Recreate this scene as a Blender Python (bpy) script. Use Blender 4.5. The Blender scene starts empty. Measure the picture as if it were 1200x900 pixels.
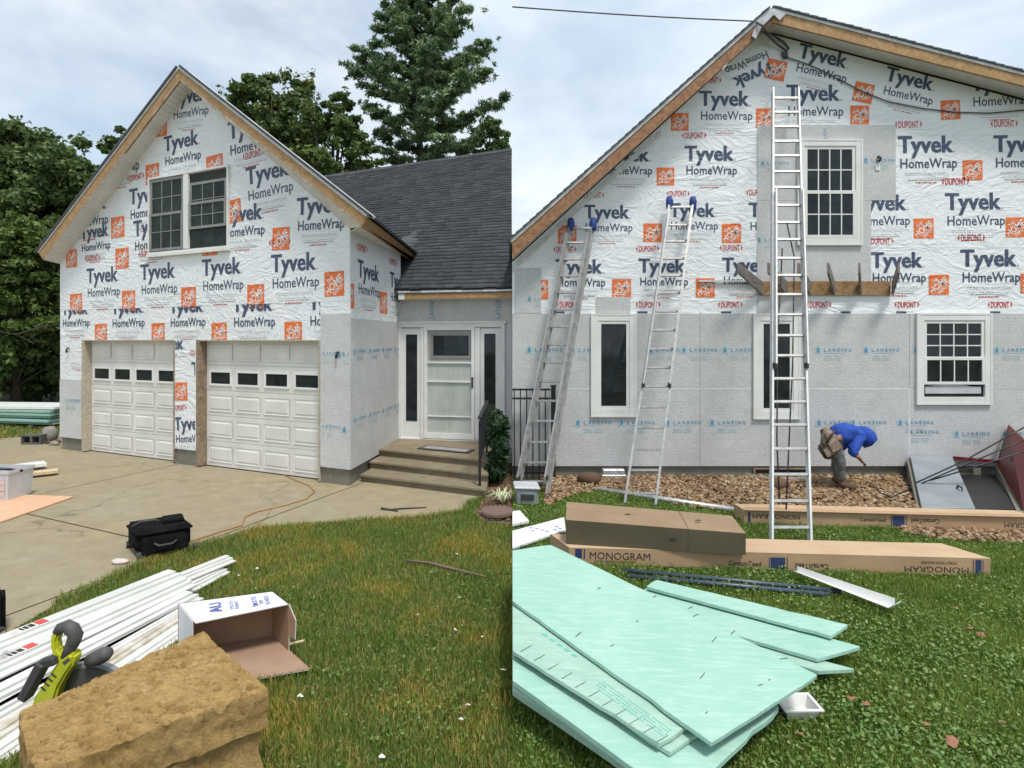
import bpy, bmesh, math, random
import numpy as np
from mathutils import Vector as V, Matrix, noise as mnoise

random.seed(7)
RNG = np.random.default_rng(7)
SC = bpy.context.scene
COL = SC.collection
H, F, HOR = 2.2, 676.0, 398.0

# ------------------------------------------------------------------ camera
cd = bpy.data.cameras.new("camera")
cd.sensor_width = 36.0
cd.lens = F / 1200.0 * 36.0
cd.shift_y = -52.0 / 1200.0
cd.clip_end = 2000.0
cam = bpy.data.objects.new("camera", cd)
COL.objects.link(cam)
cam.location = (0, 0, H)
cam.rotation_euler = (math.radians(90), 0, 0)
SC.camera = cam

# ------------------------------------------------------------------ world and sun
SUN_EL, SUN_AZ = math.radians(65), math.radians(150)     # azimuth measured from +Y towards +X
w = bpy.data.worlds.new("World")
SC.world = w
w.use_nodes = True
nt = w.node_tree
nt.nodes.clear()
out = nt.nodes.new("ShaderNodeOutputWorld")
bg = nt.nodes.new("ShaderNodeBackground")
bg.inputs["Strength"].default_value = 0.1
sky = nt.nodes.new("ShaderNodeTexSky")
sky.sky_type = 'NISHITA'
sky.sun_disc = False
sky.sun_elevation = SUN_EL
sky.sun_rotation = SUN_AZ
sky.air_density = 1.0
sky.dust_density = 1.5
tc = nt.nodes.new("ShaderNodeTexCoord")
mp = nt.nodes.new("ShaderNodeMapping")
mp.inputs["Scale"].default_value = (1.0, 1.0, 2.2)
mp.inputs["Location"].default_value = (0.35, 0.1, 0.62)
n1 = nt.nodes.new("ShaderNodeTexNoise")
n1.inputs["Scale"].default_value = 2.6
n1.inputs["Detail"].default_value = 7.0
n1.inputs["Roughness"].default_value = 0.55
n1.inputs["Distortion"].default_value = 0.4
rp = nt.nodes.new("ShaderNodeValToRGB")
rp.color_ramp.elements[0].position = 0.30
rp.color_ramp.elements[0].color = (0.5, 0.5, 0.5, 1)
rp.color_ramp.elements[1].position = 0.56
rp.color_ramp.elements[1].color = (1, 1, 1, 1)
n2 = nt.nodes.new("ShaderNodeTexNoise")
n2.inputs["Scale"].default_value = 3.6
n2.inputs["Detail"].default_value = 6.0
rp2 = nt.nodes.new("ShaderNodeValToRGB")
rp2.color_ramp.elements[0].position = 0.34
rp2.color_ramp.elements[0].color = (4.5, 5.35, 6.25, 1)
rp2.color_ramp.elements[1].position = 0.66
rp2.color_ramp.elements[1].color = (6.4, 6.95, 7.3, 1)
mx = nt.nodes.new("ShaderNodeMix")
mx.data_type = 'RGBA'
L = nt.links.new
L(tc.outputs["Generated"], mp.inputs["Vector"])
L(mp.outputs[0], n1.inputs["Vector"])
L(mp.outputs[0], n2.inputs["Vector"])
L(n1.outputs[0], rp.inputs[0])
L(n2.outputs[0], rp2.inputs[0])
L(rp.outputs[0], mx.inputs[0])
L(sky.outputs[0], mx.inputs[6])
L(rp2.outputs[0], mx.inputs[7])
L(mx.outputs[2], bg.inputs["Color"])
L(bg.outputs[0], out.inputs[0])

sd = bpy.data.lights.new("sun", 'SUN')
sd.energy = 2.2
sd.angle = math.radians(11)
sd.color = (1.0, 0.96, 0.9)
sun = bpy.data.objects.new("sun", sd)
COL.objects.link(sun)
sdir = V((math.cos(SUN_EL) * math.sin(SUN_AZ), math.cos(SUN_EL) * math.cos(SUN_AZ), math.sin(SUN_EL)))
sun.rotation_euler = sdir.to_track_quat('Z', 'Y').to_euler()
sun.location = sdir * 30
SC.view_settings.view_transform = 'Standard'
SC.view_settings.look = 'None'
SC.view_settings.exposure = 0.62
SC.view_settings.gamma = 1.0
SC.cycles.max_bounces = 6
SC.cycles.diffuse_bounces = 3
SC.cycles.transparent_max_bounces = 4

# ------------------------------------------------------------------ projection helpers (surveying the photograph)
def P(u, v, Y):
    return V(((u - 600) * Y / F, Y, H - (v - HOR) * Y / F))

def G(u, v, z=0.0):
    return P(u, v, (H - z) * F / (v - HOR))

class Plane:
    def __init__(s, p0, ex, n, ez=(0, 0, 1)):
        s.p0, s.ex, s.n, s.ez = V(p0), V(ex).normalized(), V(n).normalized(), V(ez)
    def hit(s, u, v, off=0.0):
        d = V(((u - 600) / F, 1, -(v - HOR) / F))
        o = V((0, 0, H))
        t = (s.p0 + s.n * off - o).dot(s.n) / d.dot(s.n)
        return o + d * t
    def az(s, u, v):
        p = s.hit(u, v) - s.p0
        return p.dot(s.ex), p.z
    def pt(s, a, z, off=0.0):
        return s.p0 + s.ex * a + V((0, 0, z)) + s.n * off

def at_v(p, q, v):
    k = (v - HOR) / F
    t = (H - p.z - k * p.y) / ((q.z - p.z) + k * (q.y - p.y))
    return p.lerp(q, t)

# ------------------------------------------------------------------ mesh builder
WM = {}
class MB:
    def __init__(s):
        s.v, s.f = [], []
    def add(s, vs, fs):
        b = len(s.v)
        s.v += [V(x) for x in vs]
        s.f += [tuple(i + b for i in f) for f in fs]
        return s
    def box(s, a, b):
        x0, y0, z0 = a; x1, y1, z1 = b
        return s.add([(x0,y0,z0),(x1,y0,z0),(x1,y1,z0),(x0,y1,z0),(x0,y0,z1),(x1,y0,z1),(x1,y1,z1),(x0,y1,z1)],
                     [(0,3,2,1),(4,5,6,7),(0,1,5,4),(1,2,6,5),(2,3,7,6),(3,0,4,7)])
    def prism(s, pts, vec):
        n = len(pts); vec = V(vec)
        vs = [V(p) for p in pts] + [V(p) + vec for p in pts]
        return s.add(vs, [tuple(range(n))[::-1], tuple(range(n, 2*n))] + [(i, (i+1) % n, n + (i+1) % n, n + i) for i in range(n)])
    def beam(s, p, q, w, h, up=(0, 0, 1)):
        p, q, up = V(p), V(q), V(up)
        d = (q - p).normalized()
        x = d.cross(up).normalized(); y = x.cross(d).normalized()
        x *= w / 2; y *= h / 2
        return s.prism([p - x - y, p + x - y, p + x + y, p - x + y], q - p)
    def tube(s, pts, r, n=8, caps=True):
        pts = [V(p) for p in pts]
        rs = r if isinstance(r, (list, tuple)) else [r] * len(pts)
        b = len(s.v)
        for i, p in enumerate(pts):
            d = (pts[min(i+1, len(pts)-1)] - pts[max(i-1, 0)]).normalized()
            a = V((0, 0, 1)) if abs(d.z) < 0.9 else V((1, 0, 0))
            x = d.cross(a).normalized(); y = d.cross(x)
            for k in range(n):
                t = 2 * math.pi * k / n
                s.v.append(p + (x * math.cos(t) + y * math.sin(t)) * rs[i])
        for i in range(len(pts) - 1):
            for k in range(n):
                s.f.append((b+i*n+k, b+i*n+(k+1) % n, b+(i+1)*n+(k+1) % n, b+(i+1)*n+k))
        if caps:
            s.f.append(tuple(b + k for k in range(n))[::-1])
            s.f.append(tuple(b + (len(pts)-1)*n + k for k in range(n)))
        return s
    def rect(s, pl, a0, z0, a1, z1, o0, o1):
        return s.prism([pl.pt(a0, z0, o0), pl.pt(a1, z0, o0), pl.pt(a1, z1, o0), pl.pt(a0, z1, o0)], pl.n * (o1 - o0))
    def frame(s, pl, a0, z0, a1, z1, wd, o0, o1, bw=None):
        bw = wd if bw is None else bw
        s.rect(pl, a0, z0, a0 + wd, z1, o0, o1); s.rect(pl, a1 - wd, z0, a1, z1, o0, o1)
        s.rect(pl, a0 + wd, z1 - wd, a1 - wd, z1, o0, o1 - 0.002); s.rect(pl, a0 + wd, z0, a1 - wd, z0 + bw, o0, o1 - 0.002)
        return s
    def build(s, name, mat, parent=None, smooth=False, bevel=0.0, clip=None, loc=None, recalc=True, seg=1):
        me = bpy.data.meshes.new(name)
        M = WM[parent] if parent is not None else None
        if parent is None:
            if loc is None:
                xs = [p.x for p in s.v]; ys = [p.y for p in s.v]; zs = [p.z for p in s.v]
                loc = V(((min(xs)+max(xs))/2, (min(ys)+max(ys))/2, min(zs)))
            M = Matrix.Translation(loc)
        Mi = M.inverted()
        bm = bmesh.new()
        vs = [bm.verts.new(Mi @ p) for p in s.v]
        for f in s.f:
            try:
                bm.faces.new([vs[i] for i in f])
            except ValueError:
                pass
        if clip:
            for co, no in clip:
                bmesh.ops.bisect_plane(bm, geom=bm.verts[:] + bm.edges[:] + bm.faces[:], plane_co=Mi @ V(co),
                                       plane_no=Mi.to_3x3() @ V(no), clear_outer=True)
        if recalc:
            bmesh.ops.recalc_face_normals(bm, faces=bm.faces[:])
        if bevel > 0:
            es = [e for e in bm.edges if len(e.link_faces) == 2 and e.calc_face_angle(0) > 0.5]
            bmesh.ops.bevel(bm, geom=es, offset=bevel, segments=seg, affect='EDGES', clamp_overlap=True)
        bm.to_mesh(me); bm.free()
        if smooth:
            for p in me.polygons: p.use_smooth = True
        return link(name, me, mat, parent, M)

def link(name, me, mat, parent, M=None):
    o = bpy.data.objects.new(name, me)
    if mat is not None:
        for m in (mat if isinstance(mat, (list, tuple)) else [mat]):
            me.materials.append(m)
    COL.objects.link(o)
    if parent is not None:
        o.parent = parent
        WM[o] = WM[parent]
    else:
        o.matrix_world = M
        WM[o] = M.copy()
    return o

def tag(o, label=None, cat=None, group=None, kind=None):
    if label: o["label"] = label
    if cat: o["category"] = cat
    if group: o["group"] = group
    if kind: o["kind"] = kind
    return o

def thing(name, label, cat, loc=(0, 0, 0), rz=0.0, group=None):
    o = bpy.data.objects.new(name, None)
    o.empty_display_size = 0.2
    COL.objects.link(o)
    M = Matrix.Translation(V(loc)) @ Matrix.Rotation(rz, 4, 'Z')
    o.matrix_world = M
    WM[o] = M
    return tag(o, label, cat, group)

def fastmesh(name, verts, loops, nper, mat, parent=None, loc=(0, 0, 0), smooth=False, cols=None):
    """numpy arrays -> mesh; nper = vertices per face"""
    me = bpy.data.meshes.new(name)
    M = WM[parent] if parent is not None else Matrix.Translation(V(loc))
    t = np.array(M.inverted())
    verts = np.asarray(verts, dtype=np.float64)
    verts = verts @ t[:3, :3].T + t[:3, 3]
    me.vertices.add(len(verts)); me.vertices.foreach_set("co", verts.astype(np.float32).ravel())
    loops = np.asarray(loops, dtype=np.int32).ravel()
    me.loops.add(len(loops)); me.loops.foreach_set("vertex_index", loops)
    nper = np.asarray(nper, dtype=np.int32)
    st = np.concatenate([[0], np.cumsum(nper)[:-1]]).astype(np.int32)
    me.polygons.add(len(nper)); me.polygons.foreach_set("loop_start", st); me.polygons.foreach_set("loop_total", nper)
    if smooth: me.polygons.foreach_set("use_smooth", np.ones(len(nper), dtype=bool))
    me.update(calc_edges=True)
    return link(name, me, mat, parent, M)

# ------------------------------------------------------------------ materials
def nodes(name):
    m = bpy.data.materials.new(name)
    m.use_nodes = True
    t = m.node_tree
    b = t.nodes["Principled BSDF"]
    return m, t, b

def ramp(t, fac, stops):
    r = t.nodes.new("ShaderNodeValToRGB")
    e = r.color_ramp.elements
    while len(e) < len(stops): e.new(0.5)
    for i, (p, c) in enumerate(stops):
        e[i].position = p
        e[i].color = (*c, 1)
    t.links.new(fac, r.inputs[0])
    return r.outputs[0]

def noise(t, scale, detail=4, rough=0.55, dist=0.0, vec=None, stretch=None):
    n = t.nodes.new("ShaderNodeTexNoise")
    n.inputs["Scale"].default_value = scale
    n.inputs["Detail"].default_value = detail
    n.inputs["Roughness"].default_value = rough
    n.inputs["Distortion"].default_value = dist
    if vec is None:
        g = t.nodes.new("ShaderNodeNewGeometry")
        vec = g.outputs["Position"]
    if stretch:
        q = t.nodes.new("ShaderNodeMapping")
        q.inputs["Scale"].default_value = stretch
        t.links.new(vec, q.inputs["Vector"])
        vec = q.outputs[0]
    t.links.new(vec, n.inputs["Vector"])
    return n.outputs[0]

def mixc(t, fac, a, b, mode='MIX'):
    x = t.nodes.new("ShaderNodeMix")
    x.data_type = 'RGBA'; x.blend_type = mode
    for i, s in ((0, fac), (6, a), (7, b)):
        if isinstance(s, (int, float)): x.inputs[i].default_value = s
        elif isinstance(s, tuple): x.inputs[i].default_value = (*s, 1)
        else: t.links.new(s, x.inputs[i])
    return x.outputs[2]

def math_(t, op, a, b=None, c=None):
    x = t.nodes.new("ShaderNodeMath"); x.operation = op
    for i, s in enumerate((a, b, c)):
        if s is None: continue
        if isinstance(s, (int, float)): x.inputs[i].default_value = s
        else: t.links.new(s, x.inputs[i])
    return x.outputs[0]

def bump(t, b, hgt, strength=0.3, dist=0.01, prev=None):
    x = t.nodes.new("ShaderNodeBump")
    x.inputs["Strength"].default_value = strength
    x.inputs["Distance"].default_value = dist
    t.links.new(hgt, x.inputs["Height"])
    if prev is not None: t.links.new(prev, x.inputs["Normal"])
    t.links.new(x.outputs[0], b.inputs["Normal"])
    return x.outputs[0]

def mat(name, c1, c2=None, scale=8, rough=0.6, bs=0.0, bscale=60, bdist=0.004, metal=0.0, detail=5, stretch=None, spec=0.5, lo=0.35, hi=0.65):
    m, t, b = nodes(name)
    b.inputs["Roughness"].default_value = rough
    b.inputs["Metallic"].default_value = metal
    b.inputs["Specular IOR Level"].default_value = spec
    if c2 is None:
        c2 = tuple(x * 0.82 for x in c1)
    L_ = t.links.new
    L_(ramp(t, noise(t, scale, detail, stretch=stretch), [(lo, c1), (hi, c2)]), b.inputs["Base Color"])
    if bs > 0:
        bump(t, b, noise(t, bscale, 4, stretch=stretch), bs, bdist)
    return m

M = {}
def wrinkle(t, b, amt):
    a = noise(t, 3.2, 5, 0.6, 1.6, stretch=(1, 1, 1.6))
    c = noise(t, 1.0, 2, 0.5, 3.2, stretch=(1.3, 1.3, 2.6))
    ri = math_(t, 'ABSOLUTE', math_(t, 'SUBTRACT', c, 0.5))
    r2 = math_(t, 'ABSOLUTE', math_(t, 'SUBTRACT', noise(t, 4.5, 3, 0.5, 1.2), 0.5))
    s = math_(t, 'ADD', math_(t, 'MULTIPLY', a, 0.35), math_(t, 'MULTIPLY', ri, 2.4))
    s = math_(t, 'ADD', s, math_(t, 'MULTIPLY', r2, 0.7))
    return bump(t, b, s, amt, 0.03)

def wrapmat(name, c1, c2, rough=0.42, amt=0.5):
    m, t, b = nodes(name)
    b.inputs["Roughness"].default_value = rough
    t.links.new(ramp(t, noise(t, 2.3, 5, 0.6, 0.8), [(0.3, c1), (0.7, c2)]), b.inputs["Base Color"])
    wrinkle(t, b, amt)
    return m
M['tyvek'] = wrapmat("house wrap film", (0.80, 0.82, 0.83), (0.73, 0.755, 0.77), 0.42, 0.42)
M['navy'] = wrapmat("navy print", (0.045, 0.065, 0.12), (0.06, 0.085, 0.15), 0.5)
M['red'] = wrapmat("red print", (0.55, 0.05, 0.05), (0.60, 0.09, 0.08), 0.5)
M['orange'] = wrapmat("orange print", (0.80, 0.165, 0.03), (0.72, 0.165, 0.04), 0.5)
M['greyprint'] = wrapmat("grey print", (0.36, 0.37, 0.39), (0.45, 0.46, 0.47), 0.5)
M['whiteprint'] = wrapmat("white print", (0.78, 0.77, 0.75), (0.72, 0.71, 0.7), 0.5)
M['teal'] = wrapmat("blue board print", (0.07, 0.25, 0.38), (0.14, 0.32, 0.43), 0.6, 0.2)
M['teal_faint'] = wrapmat("faint blue print", (0.33, 0.45, 0.50), (0.40, 0.49, 0.53), 0.6, 0.2)

def quilt(name, c1, c2):
    """fanfold insulation board: embossed chevrons"""
    m, t, b = nodes(name)
    b.inputs["Roughness"].default_value = 0.55
    g = t.nodes.new("ShaderNodeNewGeometry")
    sp = t.nodes.new("ShaderNodeSeparateXYZ")
    t.links.new(g.outputs["Position"], sp.inputs[0])
    h = math_(t, 'ADD', sp.outputs[0], math_(t, 'MULTIPLY', sp.outputs[1], 0.6))
    wob = math_(t, 'MULTIPLY', noise(t, 7, 4), 0.07)
    zig = math_(t, 'PINGPONG', h, 0.055)
    hh = math_(t, 'ADD', math_(t, 'ADD', sp.outputs[2], math_(t, 'MULTIPLY', zig, 0.55)), wob)
    st = math_(t, 'SINE', math_(t, 'MULTIPLY', hh, 2 * math.pi / 0.05))
    s01 = math_(t, 'MULTIPLY_ADD', st, 0.5, 0.5)
    nn = noise(t, 3, 6, 0.65)
    base = ramp(t, nn, [(0.3, c1), (0.7, c2)])
    fine = ramp(t, noise(t, 40, 3), [(0.3, (0.86, 0.86, 0.86)), (0.7, (1.06, 1.06, 1.06))])
    sh = ramp(t, s01, [(0.0, (0.95, 0.95, 0.95)), (0.3, (1, 1, 1))])
    c = mixc(t, 1.0, mixc(t, 1.0, base, fine, 'MULTIPLY'), sh, 'MULTIPLY')
    t.links.new(c, b.inputs["Base Color"])
    pv = bump(t, b, noise(t, 5, 3), 0.25, 0.02)
    bump(t, b, math_(t, 'ADD', s01, math_(t, 'MULTIPLY', noise(t, 30, 3), 0.5)), 0.16, 0.004, pv)
    return m
M['board'] = quilt("grey fanfold board", (0.57, 0.575, 0.57), (0.49, 0.495, 0.49))
M['board_pale'] = quilt("pale fanfold board", (0.62, 0.62, 0.61), (0.52, 0.52, 0.515))
M['tape'] = mat("seam tape", (0.66, 0.66, 0.65), (0.55, 0.55, 0.54), 9, 0.4)

def woodmat(name, c1, c2, rough=0.65, stretch=(6, 6, 6)):
    m, t, b = nodes(name)
    b.inputs["Roughness"].default_value = rough
    a = noise(t, 1.1, 7, 0.62, 2.2, stretch=stretch)
    k = noise(t, 45, 4, 0.7)
    f = math_(t, 'ADD', math_(t, 'MULTIPLY', a, 0.86), math_(t, 'MULTIPLY', k, 0.14))
    t.links.new(ramp(t, f, [(0.36, c1), (0.62, c2)]), b.inputs["Base Color"])
    bump(t, b, f, 0.25, 0.004)
    return m
M['fascia'] = woodmat("fascia lumber", (0.46, 0.29, 0.13), (0.30, 0.165, 0.065))
M['fascia_red'] = woodmat("rake lumber", (0.36, 0.185, 0.085), (0.19, 0.085, 0.04))
M['ledger'] = woodmat("ledger lumber", (0.40, 0.25, 0.12), (0.22, 0.12, 0.05))
M['greywood'] = woodmat("weathered lumber", (0.23, 0.21, 0.19), (0.12, 0.105, 0.095))
M['palewood'] = woodmat("pale lumber", (0.62, 0.50, 0.33), (0.48, 0.36, 0.21))
M['jamb'] = woodmat("jamb paint", (0.50, 0.45, 0.36), (0.36, 0.30, 0.22))
M['jamb_brown'] = woodmat("bare jamb", (0.33, 0.25, 0.17), (0.17, 0.115, 0.07))
M['plywood'] = woodmat("plywood", (0.66, 0.42, 0.27), (0.58, 0.34, 0.20))
M['white'] = mat("white paint", (0.78, 0.78, 0.76), (0.70, 0.70, 0.68), 5, 0.4, 0.05, 40)
M['vinyl'] = mat("white vinyl", (0.74, 0.74, 0.71), (0.66, 0.66, 0.63), 3, 0.35, 0.03, 30)
M['doorpaint'] = mat("garage door paint", (0.73, 0.72, 0.68), (0.63, 0.62, 0.575), 2.2, 0.38, 0.06, 50, detail=8)
M['greyframe'] = mat("grey window frame", (0.260, 0.269, 0.250), (0.205, 0.211, 0.198), 6, 0.5)
M['soffit'] = mat("soffit panel", (0.72, 0.71, 0.68), (0.62, 0.61, 0.585), 4, 0.5)
M['drip'] = mat("drip edge", (0.66, 0.67, 0.67), (0.5, 0.51, 0.51), 8, 0.35)
M['alum'] = mat("aluminium wrap", (0.60, 0.61, 0.62), (0.40, 0.41, 0.42), 7, 0.35, 0.15, 25, 0.01, metal=0.35)
M['ladder'] = mat("aluminium ladder", (0.480, 0.480, 0.468), (0.336, 0.336, 0.328), 12, 0.38, 0.1, 80, metal=0.45)
M['ladder_white'] = mat("bright ladder", (0.656, 0.656, 0.648), (0.541, 0.541, 0.533), 10, 0.35, 0.08, 80, metal=0.1)
M['rung_dark'] = mat("rung", (0.36, 0.36, 0.35), (0.24, 0.24, 0.235), 14, 0.45, metal=0.4)
M['blue'] = mat("blue rubber mitt", (0.02, 0.06, 0.30), (0.015, 0.04, 0.2), 14, 0.6)
M['black'] = mat("black metal", (0.012, 0.012, 0.014), (0.02, 0.02, 0.022), 20, 0.42)
M['blackcloth'] = mat("black canvas", (0.006, 0.006, 0.007), (0.012, 0.012, 0.013), 14, 0.95, 0.5, 60, 0.006, spec=0.1)
M['rubber'] = mat("dark rubber", (0.03, 0.03, 0.03), (0.05, 0.05, 0.05), 20, 0.7)

def glass(name, c=(0.008, 0.011, 0.012), rough=0.04, spec=0.35):
    m, t, b = nodes(name)
    b.inputs['Specular IOR Level'].default_value = spec
    b.inputs["Roughness"].default_value = rough
    t.links.new(ramp(t, noise(t, 3.0, 4, 0.6, 1.0), [(0.35, c), (0.75, tuple(x * 3.2 for x in c))]), b.inputs["Base Color"])
    bump(t, b, noise(t, 1.2, 1), 0.06, 0.02)
    return m
M['glass'] = glass("dark window glass")
M['glass_green'] = glass("screened glass", (0.011, 0.016, 0.014), 0.3, 0.15)

def concrete(name, c1, c2, c3, sc=1.0, bs=0.3):
    m, t, b = nodes(name)
    b.inputs["Roughness"].default_value = 0.88
    big = noise(t, 0.7 * sc, 5, 0.6, 0.6)
    mid = noise(t, 5 * sc, 6, 0.65)
    fin = noise(t, 130, 3, 0.7)
    c = ramp(t, big, [(0.32, c1), (0.52, c2), (0.72, c3)])
    c = mixc(t, 1.0, c, ramp(t, mid, [(0.25, (0.78, 0.77, 0.75)), (0.7, (1.08, 1.08, 1.07))]), 'MULTIPLY')
    c = mixc(t, 1.0, c, ramp(t, fin, [(0.3, (0.72, 0.72, 0.72)), (0.55, (1.0, 1.0, 1.0)), (0.75, (1.25, 1.24, 1.2))]), 'MULTIPLY')
    t.links.new(c, b.inputs["Base Color"])
    bump(t, b, math_(t, 'ADD', fin, mid), bs, 0.006)
    return m
def crackwork(m):
    """hairline cracks, damp stains and rubbed tyre tracks on the drive"""
    t = m.node_tree; b = t.nodes["Principled BSDF"]
    src = b.inputs["Base Color"].links[0].from_socket
    g = t.nodes.new("ShaderNodeNewGeometry")
    wv = t.nodes.new("ShaderNodeVectorMath"); wv.operation = 'ADD'
    nz = t.nodes.new("ShaderNodeTexNoise"); nz.inputs["Scale"].default_value = 1.4; nz.inputs["Detail"].default_value = 6
    t.links.new(g.outputs["Position"], nz.inputs["Vector"])
    sc_ = t.nodes.new("ShaderNodeVectorMath"); sc_.operation = 'SCALE'; sc_.inputs["Scale"].default_value = 0.9
    t.links.new(nz.outputs["Color"], sc_.inputs[0])
    t.links.new(g.outputs["Position"], wv.inputs[0]); t.links.new(sc_.outputs[0], wv.inputs[1])
    vo = t.nodes.new("ShaderNodeTexVoronoi"); vo.feature = 'DISTANCE_TO_EDGE'; vo.inputs["Scale"].default_value = 0.26
    t.links.new(wv.outputs[0], vo.inputs["Vector"])
    line = ramp(t, vo.outputs["Distance"], [(0.0, (1, 1, 1)), (0.005, (0, 0, 0))])
    k = math_(t, 'MULTIPLY', line, ramp(t, noise(t, 0.9, 3), [(0.40, (0, 0, 0)), (0.52, (1, 1, 1))]))
    c = mixc(t, math_(t, 'MULTIPLY', k, 0.55), src, (0.05, 0.042, 0.03))
    spot = ramp(t, noise(t, 2.2, 6, 0.7, 1.2), [(0.60, (0, 0, 0)), (0.78, (1, 1, 1))])
    c = mixc(t, math_(t, 'MULTIPLY', spot, 0.45), c, (0.12, 0.105, 0.08))
    t.links.new(c, b.inputs["Base Color"])
    return m
M['concrete'] = crackwork(concrete("driveway concrete", (0.315, 0.275, 0.195), (0.30, 0.25, 0.16), (0.355, 0.285, 0.165)))
M['stepstone'] = concrete("aggregate step", (0.25, 0.205, 0.135), (0.21, 0.17, 0.11), (0.28, 0.23, 0.15), 2)
M['riser'] = concrete("step riser", (0.22, 0.18, 0.12), (0.18, 0.145, 0.095), (0.25, 0.2, 0.13), 2)
M['foundation'] = concrete("foundation concrete", (0.24, 0.225, 0.19), (0.19, 0.175, 0.145), (0.28, 0.25, 0.2), 2)
M['block'] = concrete("cinder block", (0.11, 0.11, 0.105), (0.09, 0.088, 0.085), (0.14, 0.135, 0.125), 3)
M['soil'] = concrete("garden soil", (0.15, 0.11, 0.075), (0.11, 0.08, 0.055), (0.18, 0.13, 0.09), 3, 0.8)
M['turf'] = concrete("turf soil", (0.075, 0.10, 0.03), (0.09, 0.095, 0.035), (0.06, 0.085, 0.025), 2, 0.8)
M['stone'] = concrete("field stone", (0.30, 0.28, 0.24), (0.24, 0.22, 0.19), (0.34, 0.32, 0.28), 5)
M['rock'] = concrete("brown rock", (0.14, 0.085, 0.05), (0.10, 0.06, 0.035), (0.17, 0.11, 0.07), 5)

def island(name, stops, rough=0.7, transl=0.0, nscale=0.0, nstops=None, bs=0.0):
    m, t, b = nodes(name)
    b.inputs["Roughness"].default_value = rough
    b.inputs["Specular IOR Level"].default_value = 0.3
    g = t.nodes.new("ShaderNodeNewGeometry")
    c = ramp(t, g.outputs["Random Per Island"], stops)
    if nscale:
        c = mixc(t, 1.0, c, ramp(t, noise(t, nscale, 4, 0.6), nstops), 'MULTIPLY')
    t.links.new(c, b.inputs["Base Color"])
    if bs: bump(t, b, noise(t, 90, 3), bs, 0.004)
    if transl > 0:
        tr = t.nodes.new("ShaderNodeBsdfTranslucent")
        t.links.new(c, tr.inputs["Color"])
        ms = t.nodes.new("ShaderNodeMixShader")
        ms.inputs[0].default_value = transl
        t.links.new(b.outputs[0], ms.inputs[1]); t.links.new(tr.outputs[0], ms.inputs[2])
        t.links.new(ms.outputs[0], t.nodes["Material Output"].inputs[0])
    return m
patch = [(0.3, (0.7, 0.72, 0.66)), (0.55, (1, 1, 1)), (0.75, (1.3, 1.2, 1.0))]
M['shingle'] = island("roof shingle", [(0, (0.042, 0.046, 0.052)), (0.5, (0.053, 0.057, 0.063)), (1, (0.067, 0.071, 0.078))], 0.85, 0, 1.2,
                      [(0.3, (0.85, 0.85, 0.85)), (0.7, (1.15, 1.15, 1.15))], 0.5)
M['roofdark'] = mat("roof edge", (0.05, 0.053, 0.058), (0.085, 0.09, 0.095), 25, 0.85, 0.4, 90)
M['grass_dry'] = island("lawn grass", [(0, (0.132, 0.217, 0.038)), (0.55, (0.215, 0.307, 0.067)), (0.8, (0.346, 0.337, 0.105)), (1, (0.593, 0.434, 0.194))], 0.6, 0.45, 1.1,
                        [(0.34, (0.72, 0.88, 0.65)), (0.5, (1, 1, 0.95)), (0.62, (1.45, 1.12, 0.9))])
M['grass_lush'] = island("clover lawn grass", [(0, (0.131, 0.221, 0.038)), (0.6, (0.220, 0.324, 0.067)), (0.9, (0.334, 0.398, 0.105)), (1, (0.491, 0.412, 0.164))], 0.55, 0.45, 1.6,
                         [(0.35, (0.75, 0.85, 0.7)), (0.6, (1.1, 1.08, 1.0))])
M['clover'] = island("clover leaf", [(0, (0.094, 0.185, 0.040)), (0.6, (0.173, 0.290, 0.073)), (1, (0.317, 0.422, 0.158))], 0.5, 0.4)
M['leaf_dark'] = island("dark broadleaf", [(0, (0.041, 0.075, 0.027)), (0.6, (0.066, 0.108, 0.039)), (1, (0.109, 0.149, 0.051))], 0.55, 0.25, 0.5, [(0.35, (1.175, 1.194, 1.064)), (0.65, (1.959, 1.792, 1.558))])
M['leaf_olive'] = island("olive broadleaf", [(0, (0.053, 0.080, 0.023)), (0.6, (0.092, 0.124, 0.032)), (1, (0.164, 0.178, 0.052))], 0.55, 0.3, 0.6, [(0.35, (0.673, 0.888, 0.808)), (0.65, (1.250, 1.420, 1.155))])
M['leaf_oak'] = island("oak leaf", [(0, (0.048, 0.084, 0.032)), (0.6, (0.078, 0.122, 0.044)), (0.97, (0.127, 0.152, 0.052)), (1, (0.358, 0.198, 0.059))], 0.55, 0.25, 0.5, [(0.35, (1.119, 1.217, 1.109)), (0.65, (1.940, 1.827, 1.478))])
M['needle'] = island("pine needles", [(0, (0.049, 0.101, 0.055)), (0.6, (0.088, 0.150, 0.073)), (1, (0.159, 0.219, 0.097))], 0.6, 0.2, 0.6, [(0.35, (1.326, 1.302, 1.296)), (0.65, (2.210, 1.952, 1.700))])
M['shrubleaf'] = island("shrub needles", [(0, (0.012, 0.035, 0.012)), (1, (0.03, 0.07, 0.022))], 0.5, 0.15)
M['striped'] = island("striped blade", [(0, (0.45, 0.5, 0.25)), (0.5, (0.6, 0.62, 0.42)), (1, (0.16, 0.24, 0.07))], 0.5, 0.2)
M['bark'] = mat("bark", (0.07, 0.055, 0.04), (0.035, 0.028, 0.022), 10, 0.9, 0.6, 20, 0.02)
M['gravel'] = island("river gravel", [(0, (0.103, 0.060, 0.030)), (0.25, (0.190, 0.109, 0.055)), (0.5, (0.261, 0.166, 0.085)), (0.75, (0.317, 0.219, 0.121)), (0.9, (0.412, 0.325, 0.224)), (1, (0.103, 0.049, 0.027))], 0.7, 0, 0, None, 0.3)
M['mulch'] = island("mulch", [(0, (0.12, 0.065, 0.035)), (1, (0.26, 0.16, 0.09))], 0.85)
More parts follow.
